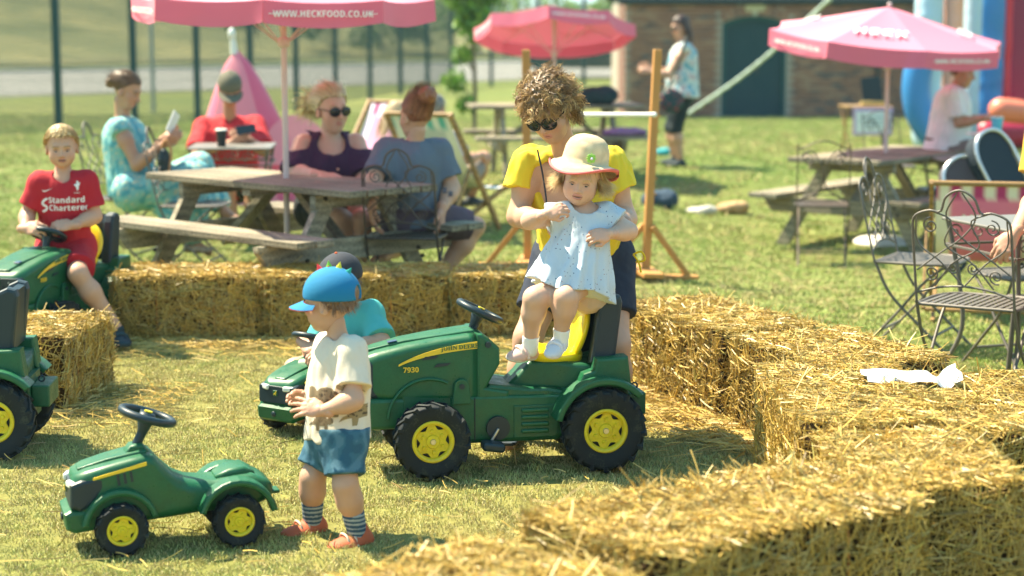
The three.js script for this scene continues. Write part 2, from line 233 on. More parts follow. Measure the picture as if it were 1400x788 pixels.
{ // road beyond the fence
  const a = [[-60, 24], [-13.5, 50.5], [-2.2, 61.5], [14, 77]], b = [[-75, 42], [-19.5, 71], [-3.4, 84.5], [12, 98]];
  const strip = (a, b, y) => { const p = [], idx = []; a.forEach((v, i) => { p.push(v[0], y, -v[1], b[i][0], y, -b[i][1]); if (i) idx.push(2 * i - 2, 2 * i - 1, 2 * i, 2 * i - 1, 2 * i + 1, 2 * i); }); const g = new THREE.BufferGeometry(); g.setAttribute('position', new THREE.Float32BufferAttribute(p, 3)); g.setIndex(idx); g.computeVertexNormals(); return g; };
  const t = noiseTex(9, 256, (u, v) => 0.62 + 0.3 * tile(u, v, 18, 2) + 0.25 * (tile(u, v, 60, 9) - 0.5), true, 0.25);
  const r = obj('access_road', strip(a, b, -0.478), mat([0.33, 0.32, 0.29], 0.85, { map: t })); tag(r, 'pale grey access road running past behind the green fence', 'road', null, 'structure');
  const k = a.map(([x, z]) => [x, z - 0.05]), e = [[-75, 42.02], [-19.5, 71.02], [-3.4, 84.52], [12, 98.02]], f = e.map(([x, z]) => [x - 0.3, z + 0.35]);
  const kb = obj('road_kerb', strip(e, f, -0.36), mat([0.42, 0.4, 0.36], 0.9)); tag(kb, 'concrete kerb along the far side of the access road', 'kerb', null, 'structure');
  const kf = obj('road_kerb', (() => { const g = strip(e, e, 0); const p = g.attributes.position; for (let i = 0; i < p.count; i++) p.setY(i, i % 2 ? -0.36 : -0.479); g.computeVertexNormals(); return g; })(), mat([0.42, 0.4, 0.36], 0.9)); tag(kf, 'concrete kerb along the far side of the access road', 'kerb', null, 'structure');
}
{ // grassy bank rising behind the road
  const p = [], c = [], idx = [], nu = 150, nv = 60;
  for (let j = 0; j <= nv; j++) for (let i = 0; i <= nu; i++) { const u = i / nu, v = j / nv, x = lerp(-70, 60, u), zb = lerp(38, 128, sstep(-75, 40, x) * 0.55 + 0.45 * (x + 75) / 115), z = zb + v * 55, H = lerp(13, 0.9, sstep(-22, 7, x + v * 4)), y = -0.42 + H * sstep(0, 1, v * 1.15) + 0.5 * noise(x * 0.3, 3, z * 0.3) * v + 0.25 * noise(x * 1.2, 3, z * 1.2) * v; p.push(x, y, -z); const n = noise(x * 0.35, 1, z * 0.5) + 0.7 * noise(x * 1.3, 4, z * 1.6) + 0.5 * noise(x * 3.1, 8, z * 3), k = clamp(0.5 + 0.62 * n, 0, 1), e = v < 0.06 ? 0.75 : 1; c.push(lerp(0.075, 0.20, k) * e, lerp(0.088, 0.178, k) * e, lerp(0.026, 0.062, k) * e); }
  for (let j = 0; j < nv; j++) for (let i = 0; i < nu; i++) { const a = j * (nu + 1) + i; idx.push(a, a + 1, a + nu + 1, a + 1, a + nu + 2, a + nu + 1); }
  const g = new THREE.BufferGeometry(); g.setAttribute('position', new THREE.Float32BufferAttribute(p, 3)); g.setAttribute('color', new THREE.Float32BufferAttribute(c, 3)); g.setIndex(idx); g.computeVertexNormals();
  const o = obj('grassy_bank_terrain', g, mat([1, 1, 1], 0.95, { vertexColors: true })); tag(o, 'rough dry grassy bank rising behind the road', 'bank', null, 'structure');
}
// ---------------------------------------------------------------- trees, shrubs
function leafCrown(R, n, place, size, colors, wide = 0.62) {   // leaf-sized faces through a volume
  const p = [], c = []; const q = new THREE.Quaternion(), e = new THREE.Euler(), v = V(0, 0, 0);
  for (let i = 0; i < n; i++) { const o = place(R); if (!o) continue; e.set(R() * 6.283, R() * 6.283, R() * 6.283); q.setFromEuler(e); const s = size * (0.6 + 0.8 * R()), k = colors[R() * colors.length | 0], b = 0.8 + 0.4 * R(); for (const [x, y, z] of [[-0.5, 0, 0], [0, -wide / 2, 0.08], [0.5, 0, 0], [-0.5, 0, 0], [0.5, 0, 0], [0, wide / 2, 0.08]]) { v.set(x * s, y * s, z * s).applyQuaternion(q).add(o); p.push(v.x, v.y, v.z); c.push(k[0] * b, k[1] * b, k[2] * b); } }
  const g = new THREE.BufferGeometry(); g.setAttribute('position', new THREE.Float32BufferAttribute(p, 3)); g.setAttribute('color', new THREE.Float32BufferAttribute(c, 3)); g.computeVertexNormals(); return g;
}
const leafMat = mat([1, 1, 1], 0.6, { vertexColors: true, transmission: 0.35, thickness: 0, physical: true });
const barkMat = mat([0.16, 0.12, 0.085], 0.95);
function tree(name, label, base, H, clumps, nLeaf, size, colors, trunkR, group) {
  const R = rng(base.x * 917 + 77 | 0), t = thing(name, label, 'tree', base, 0, group), geo = [];
  geo.push(tube([V(0, -0.1, 0), V(0.02, H * 0.25, 0.02), V(-0.02, H * 0.55, 0), V(0.01, H * 0.9, 0.02)], trunkR, 12, 7));
  for (const [x, y, z, r] of clumps) geo.push(rod(V(0, Math.max(0.2, y - r * 1.2), 0), V(x, y, z), trunkR * 0.5, trunkR * 0.15, 5));
  obj('trunk', geo, barkMat, t);
  const tot = clumps.reduce((s, c) => s + c[3] ** 2, 0);
  obj('crown', clumps.map(([x, y, z, r]) => leafCrown(R, nLeaf * r * r / tot | 0, (R) => { const u = V(R() - 0.5, R() - 0.5, R() - 0.5); const l = u.length(); if (l > 0.5) return null; u.multiplyScalar(2 * r * (0.55 + 0.45 * l * 2)); return V(x + u.x, y + u.y * 0.85, z + u.z); }, size, colors)), leafMat, t);
  return t;
}
const LEAF = [[0.16, 0.33, 0.03], [0.24, 0.42, 0.05], [0.32, 0.46, 0.08], [0.11, 0.25, 0.03]], HEDGE = [[0.07, 0.12, 0.03], [0.1, 0.17, 0.04], [0.15, 0.2, 0.05]];
{
  const z = 30, gy = groundY(0, -z), b = A(648, 210, z); b.y = gy;
  tree('young_tree', 'slender young tree with bright green leaves by the fence', b, 2.9, [[-0.1, 2.2, 0, 0.42], [0.12, 2.75, 0.1, 0.42], [-0.32, 2.6, -0.1, 0.36], [0.02, 1.75, 0.1, 0.34], [-0.16, 1.25, 0, 0.2], [-0.3, 0.85, 0.1, 0.22], [-0.12, 0.5, 0.05, 0.18], [0.3, 2.25, 0, 0.24]], 5200, 0.12, LEAF, 0.035);
  const R = rng(3);
  for (const [px, zz, h, r] of [[770, 92, 2.9, 2.2], [832, 88, 3.1, 1.7], [868, 90, 3.6, 2.2], [728, 95, 3.2, 2.4], [690, 98, 3.9, 2.3], [655, 102, 4.6, 2.6]]) { const bs = A(px, 60, zz); bs.y = -0.5; const cl = []; for (let k = 0; k < 7; k++) cl.push([(R() - 0.5) * r * 1.6, h * (0.35 + 0.5 * R()), (R() - 0.5) * r, r * (0.35 + 0.25 * R())]); tree('hedgerow_tree', 'round green hedgerow tree beyond the road', bs, h * 0.8, cl, 1500, 0.34, LEAF.concat(HEDGE), 0.1, 'hedgerow trees beyond the road'); }
  for (const [px, py, zz, r] of [[455, 22, 96, 1.7], [520, 12, 100, 2.1], [585, 25, 98, 1.5], [350, 2, 84, 1.3]]) { const c = A(px, py, zz); const cl = []; for (let k = 0; k < 5; k++) cl.push([(R() - 0.5) * r * 2.2, r * (0.4 + 0.5 * R()), (R() - 0.5) * r, r * (0.5 + 0.3 * R())]); tree('bank_bush', 'dark scrub bush growing on the grassy bank', V(c.x, c.y - r * 1.1, c.z), r, cl, 900, 0.3, HEDGE, 0.06, 'bushes on the bank'); }
}
// ---------------------------------------------------------------- green mesh fence
{
  const f = thing('mesh_fence', 'dark green steel mesh fence with tall square posts', 'fence'), green = mat([0.003, 0.05, 0.055], 0.5), spots = [];
  for (let i = -1; i <= 9; i++) { const x = 1200 - 1 / (0.000894 + 0.0000915 * i), z = 30.3 + 3.1 * i; spots.push([(x - 700) / FPX * z, -z]); }
  for (const px of [672, 735, 797, 838]) spots.push([(px - 700) / FPX * 58.6, -58.3]);
  const post = rbx(0.12, 2.75, 0.12, 0.008, 0, 1.3, 0), capg = rbx(0.135, 0.03, 0.135, 0.008, 0, 2.69, 0);
  spots.forEach(([x, z], i) => {
    const o = obj('post', post, green, f); o.position.set(x, groundY(x, z), z); const c = obj('post_cap', capg, green, o);
    if (!i) return; const [x0, z0] = spots[i - 1], y0 = groundY(x0, z0), y1 = groundY(x, z), L = Math.hypot(x - x0, z - z0), n = Math.round(L / 0.055), gs = [];
    for (let k = 1; k < n; k++) { const t = k / n; gs.push(bx(0.0075, 2.4, 0.0075, lerp(x0, x, t), lerp(y0, y1, t) + 1.26, lerp(z0, z, t))); }
    for (let k = 0; k < 13; k++) gs.push(rod(V(x0, y0 + 0.06 + k * 0.2, z0), V(x, y1 + 0.06 + k * 0.2, z), 0.003, 0.003, 4));
    const w = obj('wire_panel', gs, green, f); w.userData.kind = 'stuff';
  });
}
{ const b = G(211, 140); b.set((211 - 700) / FPX * 43, -0.5, -43); const t = thing('sign_post', 'slim grey metal post standing on the verge beyond the fence', 'post', b); obj('shaft', rod(V(0, 0, 0), V(0, 2.6, 0), 0.045, 0.045, 10), mat([0.3, 0.34, 0.34], 0.5, { metalness: 0.4 }), t); obj('cap', ball(0.05, 0, 2.6, 0), mat([0.2, 0.22, 0.22], 0.6), t); obj('bracket', rbx(0.14, 0.05, 0.06, 0.01, 0, 2.3, 0), mat([0.2, 0.22, 0.22], 0.6), t); }
// ---------------------------------------------------------------- brick building
{
  const Z = -40.6, gy = groundY(5, Z) - 0.03, x0 = (853 - 700) / FPX * 40.6, x1 = 13, H = 2.46, t = thing('brick_building', 'low red brick outbuilding with a dark green arched door', 'building', V(0, gy, 0));
  const mortar = mat([0.36, 0.32, 0.27], 0.95), bricks = [[0.25, 0.115, 0.075], [0.3, 0.15, 0.095], [0.2, 0.1, 0.075], [0.34, 0.2, 0.13], [0.14, 0.085, 0.075], [0.1, 0.09, 0.095]].map((c) => mat(c, 0.9));
  const dx0 = (985 - 700) / FPX * 40.6, dx1 = (1073 - 700) / FPX * 40.6, dh = 2.02, rise = 0.16;
  const sh = new THREE.Shape(); sh.moveTo(x0 + 0.01, 0); sh.lineTo(dx0, 0); sh.lineTo(dx0, dh); sh.quadraticCurveTo((dx0 + dx1) / 2, dh + rise * 2, dx1, dh); sh.lineTo(dx1, 0); sh.lineTo(x1, 0); sh.lineTo(x1, H); sh.lineTo(x0 + 0.01, H);
  const wall = obj('wall', [new THREE.ExtrudeGeometry(sh, { depth: 0.25, bevelEnabled: false, curveSegments: 12 }).translate(0, 0, Z - 0.262), bx(0.25, H, 5, x0 + 0.14, H / 2, Z - 2.77), bx(0.25, H, 5, x1 - 0.13, H / 2, Z - 2.77), bx(x1 - x0 - 0.02, H, 0.25, (x0 + x1) / 2, H / 2, Z - 5.4)], mortar, t);
  const R = rng(8), bg = [[], []]; for (const k of [0, 1]) bg[k] = rbx(k ? 0.1 : 0.215, 0.064, 0.02, 0.004, 0, 0, 0);
  const inDoor = (x, y, w) => { if (x + w < dx0 - 0.04 || x - w > dx1 + 0.04) return false; const u = clamp((x - dx0) / (dx1 - dx0), 0, 1); return y < dh + rise * 4 * u * (1 - u) * 0.9 + 0.25; };
  const cand = [];
  for (let r = 0; r < 32; r++) { const y = 0.04 + r * 0.0755, off = (r % 2) * 0.1125; for (let x = x0 + 0.115 - off; x < x1; x += 0.225) { if (x < x0 + 0.1) { continue; } if (inDoor(x, y, 0.1)) continue; cand.push([x, y, Math.abs(x - 4.9), 0]); } }
  cand.sort((a, b) => a[2] - b[2]); const rest = bricks.map(() => []);
  const pick = () => { const k = R(); return k < 0.34 ? 0 : k < 0.6 ? 1 : k < 0.76 ? 2 : k < 0.88 ? 3 : k < 0.96 ? 4 : 5; };
  cand.forEach(([x, y], i) => { const m = pick(), dz = 0.004 * R(); if (i < 290) { const o = obj('brick', bg[0], bricks[m], wall); o.position.set(x, y, Z - 0.006 + dz); } else rest[m].push(bg[0].clone().translate(x, y, Z - 0.006 + dz)); });
  rest.forEach((l, i) => { if (l.length) obj('brickwork', l, bricks[i], wall).userData.kind = 'stuff'; });
  const sideB = []; for (let r = 0; r < 32; r++) for (let k = 0; k < 11; k++) sideB.push(rbx(0.02, 0.064, 0.215, 0.004, x0 + 0.012, 0.04 + r * 0.0755, Z - 0.14 - (r % 2) * 0.1125 - k * 0.225)); obj('brickwork', sideB, bricks[2], wall).userData.kind = 'stuff';
  for (let k = 0; k < 11; k++) { const u = (k + 0.5) / 11, x = lerp(dx0 - 0.03, dx1 + 0.03, u), y = dh + rise * 4 * u * (1 - u) * 0.9 + 0.12; const o = obj('arch_brick', rbx(0.1, 0.21, 0.03, 0.004), k === 5 ? mat([0.5, 0.47, 0.36], 0.8) : bricks[k % 3], wall); o.position.set(x, y, Z - 0.004); o.rotation.z = -(u - 0.5) * 0.55; }
  obj('date_stone', rbx(0.42, 0.16, 0.04, 0.006, (dx0 + dx1) / 2, dh + 0.33, Z + 0.012), mat([0.52, 0.48, 0.3], 0.8), wall);
  const green = mat([0.002, 0.07, 0.08], 0.7), dk = mat([0.001, 0.042, 0.06], 0.75);
  const fs = new THREE.Shape(); const arch = (s, a, b, h, r) => { s.moveTo(a, 0); s.lineTo(a, h); s.quadraticCurveTo((a + b) / 2, h + 2 * r, b, h); s.lineTo(b, 0); s.lineTo(a, 0); }; arch(fs, dx0 + 0.004, dx1 - 0.004, dh, rise); const hole = new THREE.Path(); arch(hole, dx0 + 0.09, dx1 - 0.09, dh - 0.07, rise * 0.9); fs.holes.push(hole);
  obj('door_frame', new THREE.ExtrudeGeometry(fs, { depth: 0.1, bevelEnabled: false }).translate(0, 0, Z - 0.16), green, t);
  for (const s of [0, 1]) { const a = lerp(dx0 + 0.094, dx1 - 0.094, s * 0.5) + 0.003, b = lerp(dx0 + 0.094, dx1 - 0.094, (s + 1) * 0.5) - 0.003; const d = obj('door', bx(b - a, dh + 0.1, 0.05, (a + b) / 2, (dh + 0.1) / 2, Z - 0.17), dk, t); for (let k = 0; k < 5; k++) obj('board', rbx((b - a) / 5 - 0.006, dh + 0.06, 0.02, 0.004, a + (k + 0.5) * (b - a) / 5, (dh + 0.06) / 2, Z - 0.14), dk, d); if (s) obj('handle', rbx(0.03, 0.14, 0.04, 0.008, a + 0.07, 1.02, Z - 0.11), mat([0.1, 0.1, 0.1], 0.4, { metalness: 0.8 }), d); }
  obj('door_lining', bx(dx1 - dx0, H, 0.02, (dx0 + dx1) / 2, H / 2, Z - 0.275), dk, t);
  obj('gutter', rod(V(x0 - 0.15, H + 0.0, Z + 0.08), V(x1 + 0.2, H, Z + 0.08), 0.06, 0.06, 8), mat([0.01, 0.03, 0.035], 0.5), t);
  const dp = (1197 - 700) / FPX * 40.6; obj('downpipe', rod(V(dp, 0.05, Z + 0.06), V(dp, H, Z + 0.06), 0.04), mat([0.01, 0.03, 0.035], 0.5), t);
  const slate = mat([0.06, 0.065, 0.07], 0.7), roofG = []; const rf = obj('roof', [beam(V(x0 - 0.15, H + 0.06, Z + 0.1), V(x1 + 0.2, H + 0.06, Z + 0.1), 0.02, 0.08), new THREE.BufferGeometry().setFromPoints([[x0 - 0.15, H + 0.06, Z + 0.12], [x1 + 0.2, H + 0.06, Z + 0.12], [x1 + 0.2, H + 2.1, Z - 2.7], [x0 - 0.15, H + 0.06, Z + 0.12], [x1 + 0.2, H + 2.1, Z - 2.7], [x0 - 0.15, H + 2.1, Z - 2.7], [x0 - 0.15, H + 2.1, Z - 2.7], [x1 + 0.2, H + 2.1, Z - 2.7], [x1 + 0.2, H + 0.06, Z - 5.6], [x0 - 0.15, H + 2.1, Z - 2.7], [x1 + 0.2, H + 0.06, Z - 5.6], [x0 - 0.15, H + 0.06, Z - 5.6]].map((a) => V(...a)))], slate, t);
}
{ // dark parked car on the road behind the fence
  const b = V((806 - 700) / FPX * 66, -0.478, -66), t = thing('parked_car', 'dark estate car parked on the road behind the fence', 'car', b, 0);
  const body = extr([[-2.1, 0.35], [-2.15, 0.75], [-1.6, 0.9], [-0.9, 0.95], [0, 0.97], [2.05, 0.95], [2.12, 0.6], [2.1, 0.35]], 1.7, 0.06), top = extr([[-0.95, 0.93], [-0.35, 1.4], [0.3, 1.48], [1.7, 1.42], [2.02, 0.93]], 1.5, 0.1);
  obj('body', body, mat([0.01, 0.035, 0.04], 0.25, { clearcoat: 1 }), t); obj('cabin', top, mat([0.008, 0.02, 0.024], 0.12), t);
  for (const x of [-1.35, 1.3]) for (const z of [-0.78, 0.78]) { const w = obj('wheel', new THREE.TorusGeometry(0.24, 0.09, 8, 20).translate(x, 0.33, z), mat([0.015, 0.015, 0.016], 0.8), t); obj('rim', new THREE.CylinderGeometry(0.18, 0.18, 0.14, 16).rotateX(Math.PI / 2).translate(x, 0.33, z), mat([0.5, 0.5, 0.5], 0.3, { metalness: 0.8 }), w); }
  obj('headlight', rbx(0.1, 0.12, 0.35, 0.03, -2.08, 0.72, 0.6), mat([0.7, 0.7, 0.7], 0.1), t); obj('headlight', rbx(0.1, 0.12, 0.35, 0.03, -2.08, 0.72, -0.6), mat([0.7, 0.7, 0.7], 0.1), t);
}
// ---------------------------------------------------------------- straw bales
const baleCore = (() => { const t = noiseTex(7, 256, (u, v) => { const a = tile(u, v, 26, 3), b = tile(u, v, 70, 6), w = 0.5 * a + 0.5 * b; return [0.35 + 0.55 * w, 0.25 + 0.48 * w, 0.08 + 0.22 * w]; }, true, 2.2); return mat([0.15, 0.115, 0.075], 0.95, { map: t, bumpMap: t, bumpScale: 0.02 }); })();
const twineM = mat([0.5, 0.2, 0.05], 0.7);
function bale(label, pos, turn, o = {}) {          // long axis along local x
  const { L = 0.98, W = 0.47, H = 0.37, seed = 1, n = 1, tilt = 0, shag = 1 } = o, R = rng(seed * 131), t = thing('straw_bale', label, 'straw bale', pos, turn, 'straw bales ringing the play area'); t.rotation.z = tilt;
  const g = new RoundedBoxGeometry(L, H, W, 8, 0.03); g.translate(0, H / 2, 0); const p = g.attributes.position, N = g.attributes.normal;
  for (let i = 0; i < p.count; i++) { const x = p.getX(i), y = p.getY(i), z = p.getZ(i), d = 0.016 * noise(x * 7 + seed * 5, y * 7, z * 7) + 0.012 * noise(x * 19, y * 19 + seed, z * 19) - 0.012 - 0.014 * (Math.exp(-(((Math.abs(x) - L * 0.2) / 0.02) ** 2))); p.setXYZ(i, x + N.getX(i) * d, Math.max(0, y + N.getY(i) * d), z + N.getZ(i) * d); }
  g.computeVertexNormals(); obj('packed_core', g, baleCore, t);
  const list = [[], [], []], q = new THREE.Quaternion(), q2 = new THREE.Quaternion(), e = new THREE.Euler();
  const faces = [['y', L, W, 6400], ['z', L, H, 2300], ['-z', L, H, 1500], ['x', W, H, 1300], ['-x', W, H, 1300]];
  for (const [f, a, b, cnt] of faces) for (let i = 0; i < cnt * n * (L / 0.98); i++) {
    const u = (R() - 0.5) * (a - 0.01), v = (R() - 0.5) * (b - 0.005), clump = 0.018 * noise(u * 11 + seed, v * 11, f.length) - 0.016 * Math.exp(-(((Math.abs(u) - a * 0.2) / 0.014) ** 2)) * (f === 'x' || f === '-x' ? 0 : 1), lift = R() < 0.03 * shag ? 0.25 + 0.6 * R() : (R() - 0.42) * 0.26, l = 0.032 + 0.07 * R() + (R() < 0.05 * shag ? 0.07 : 0), out = 0.002 + 0.016 * R() + clump;
    // angle in the face: tops lie every way, sides hang and cross
    const ang = f === 'y' ? R() * 6.283 : (R() < 0.45 ? (R() - 0.5) * 1.0 : 1.57 + (R() - 0.5) * 1.5);
    e.set(0, 0, 0); q.setFromEuler(e); const dir = V(Math.cos(ang) * Math.cos(lift), Math.sin(ang) * Math.cos(lift), Math.sin(lift)), M = new THREE.Vector3();
    let c, d; if (f === 'y') { c = V(u, H + out, v); d = V(dir.x, dir.z, dir.y); } else if (f === 'z') { c = V(u, H / 2 + v, W / 2 + out); d = V(dir.x, dir.y, dir.z); } else if (f === '-z') { c = V(u, H / 2 + v, -W / 2 - out); d = V(dir.x, dir.y, -dir.z); } else if (f === 'x') { c = V(L / 2 + out, H / 2 + v, u); d = V(dir.z, dir.y, dir.x); } else { c = V(-L / 2 - out, H / 2 + v, u); d = V(-dir.z, dir.y, dir.x); }
    if (lift > 0.25) c.addScaledVector(d, l * 0.35); if (c.y < 0.004) c.y = 0.004; q.setFromUnitVectors(V(1, 0, 0), d); q2.setFromAxisAngle(V(1, 0, 0), R() * 6.283); q.multiply(q2);
    const s = 0.05 + 0.05 * R(); list[R() * 3 | 0].push([new THREE.Matrix4().compose(c, q, V(l, s, s)), (() => { const cc = strawColor(R), pt = 1 + 0.35 * noise(u * 9 + seed * 3, v * 9, f.length * 2); return cc.multiplyScalar(pt); })()]);
  }
  for (const s of [-1, 1]) { const x = s * L * 0.2, h = H + 0.002, w = W / 2 + 0.002; obj('twine', tube([V(x, 0.01, -w), V(x, h * 0.5, -w), V(x, h - 0.02, -w + 0.01), V(x, h, -w + 0.03), V(x, h, 0), V(x, h, w - 0.03), V(x, h - 0.02, w - 0.01), V(x, h * 0.5, w), V(x, 0.01, w)], 0.0028, 40, 5), twineM, t); }
  list.forEach((l, k) => instanced('straw', strawGeo[k], strawMat, l, t));
  return t;
}
const along = (x0, z0, x1, z1) => [V((x0 + x1) / 2, 0, -(z0 + z1) / 2), Math.atan2(z1 - z0, x1 - x0)];   // z given as distance
{
  const put = (label, x0, z0, x1, z1, side, o) => { const [c, a] = along(x0, z0, x1, z1), L = Math.hypot(x1 - x0, z1 - z0), W = o.W ?? 0.47; const nrm = V(-(z1 - z0) / L, 0, -(x1 - x0) / L).multiplyScalar(side * W / 2); return bale(label, c.add(nrm), a, { L: L - 0.04, ...o }); };
  put('straw bale behind the red shirted boy, far end of the back row', -2.06, 9.62, -1.29, 9.64, 1, { seed: 1, n: 1.1, H: 0.335, shag: 0.5 });
  put('straw bale in the back row under the long picnic table', -1.28, 9.64, -0.33, 9.66, 1, { seed: 2, n: 1.1, H: 0.335, shag: 0.5 });
  put('straw bale in the back row behind the child in teal', -0.32, 9.67, 0.5, 9.6, 1, { seed: 3, n: 1.1, H: 0.33, shag: 0.5 });
  put('straw bale beside the big tractor rear wheel', 0.47, 8.55, 0.87, 7.66, 1, { seed: 5, H: 0.37 });
  put('straw bale at the curve with a dark gap beside it', 0.885, 7.6, 1.17, 6.86, 1, { seed: 6, H: 0.375, W: 0.52 });
  put('straw bale with a torn white paper lying on top', 0.9, 6.84, 0.92, 5.78, 1, { seed: 7, H: 0.40, n: 1.2, W: 0.47 });
  put('loose fluffy straw bale in front of the papered bale', 1.124, 4.97, 0.31, 4.38, -1, { seed: 8, H: 0.38, n: 1.5, shag: 1.6, W: 0.5 });
  put('straw bale at the near tip of the ring, lowest in the row', 0.3, 4.32, -0.33, 3.56, -1, { seed: 9, H: 0.36, n: 1.5, shag: 1.6, W: 0.5 });
  put('straw bale beside the papered bale at the picture edge', 1.42, 6.72, 1.42, 5.72, 1, { seed: 10, H: 0.385, n: 1.1, W: 0.5 });
  bale('single straw bale between the tractors inside the ring', V(-2.13, 0, -8.2), 82 * D, { seed: 12, L: 0.6, W: 0.56, H: 0.325, n: 1 });
  bale('straw bale wedged between the papered bale and the fluffy bale', V(1.18, 0, -5.42), 90 * D, { seed: 13, L: 0.68, W: 0.46, H: 0.385, n: 1.4, shag: 1.3 });
}
{ // torn paper on the bale
  const g = new THREE.PlaneGeometry(0.33, 0.13, 24, 10); g.rotateX(-Math.PI / 2); const p = g.attributes.position; for (let i = 0; i < p.count; i++) { const x = p.getX(i), z = p.getZ(i); p.setXYZ(i, x + 0.02 * noise(z * 12, 1, 0), 0.02 + 0.018 * noise(x * 11, 0, z * 9) + (x > 0.12 ? (x - 0.12) * 0.45 : 0) + 0.03 * Math.exp(-(((x - 0.1) / 0.02) ** 2)) * -1 + (z > 0.05 ? -0.02 : 0), z * (x > 0.13 ? 0.9 - (x - 0.13) * 2 : 1) + 0.015 * noise(x * 9, 3, 0)); } g.computeVertexNormals();
  const o = obj('torn_paper', g, mat([0.55, 0.56, 0.57], 0.8)); o.position.copy(G(1246, 518, 0.425)); o.rotation.y = 0.02; tag(o, 'crumpled white paper lying on a straw bale', 'paper');
}
// ---------------------------------------------------------------- toy tractors (local: nose towards -x, near side +z)
const dustTex = noiseTex(61, 256, (u, v) => { const a = tile(u, v, 7, 2), b = tile(u, v, 60, 5), c = tile(u, v, 22, 9), d = sstep(0.56, 0.75, a * 0.6 + c * 0.4) * (0.4 + 0.6 * b), k = 0.93 + 0.1 * (b - 0.5); return [k, k, k].map((q, i) => q - d * [0.02, 0.08, 0.1][i]); }, true, 2.2), scuffTex = noiseTex(62, 256, (u, v) => 0.62 + 0.5 * (tile(u, v, 9, 4) - 0.5) + 0.6 * (tile(u, v, 70, 7) - 0.5), false, 2.5), mudTex = noiseTex(63, 256, (u, v) => { const d = sstep(0.5, 0.72, tile(u, v, 8, 3) * 0.55 + tile(u, v, 34, 8) * 0.45); return [0.2 + d * 0.5, 0.3 + d * 0.33, 0.36 + d * 0.16]; }, true, 4);
const GREEN = mat([0.006, 0.115, 0.045], 0.75, { map: dustTex, roughnessMap: scuffTex }), GREEN2 = mat([0.008, 0.105, 0.045], 0.75, { map: dustTex, roughnessMap: scuffTex }), YEL = mat([0.78, 0.64, 0.02], 0.7, { map: dustTex, roughnessMap: scuffTex }), SEATY = mat([0.85, 0.66, 0.008], 0.35, { physical: true, clearcoat: 0.2 }), BLK = mat([0.005, 0.022, 0.034], 0.45), RUB = mat([0.065, 0.1, 0.115], 0.75, { map: mudTex }), STRIPE = mat([0.78, 0.52, 0.03], 0.45), LAMP = mat([0.7, 0.72, 0.7], 0.2), STEEL = mat([0.55, 0.55, 0.53], 0.3, { metalness: 0.9 });
function sect(list, n = 5) { return list.map(([x, y0, y1, w, r]) => rring(w * 2, y1 - y0, Math.min(r ?? 0.03, (y1 - y0) / 2.05, w * 0.98), n).map(([a, b]) => V(x, b + (y0 + y1) / 2, a))); }
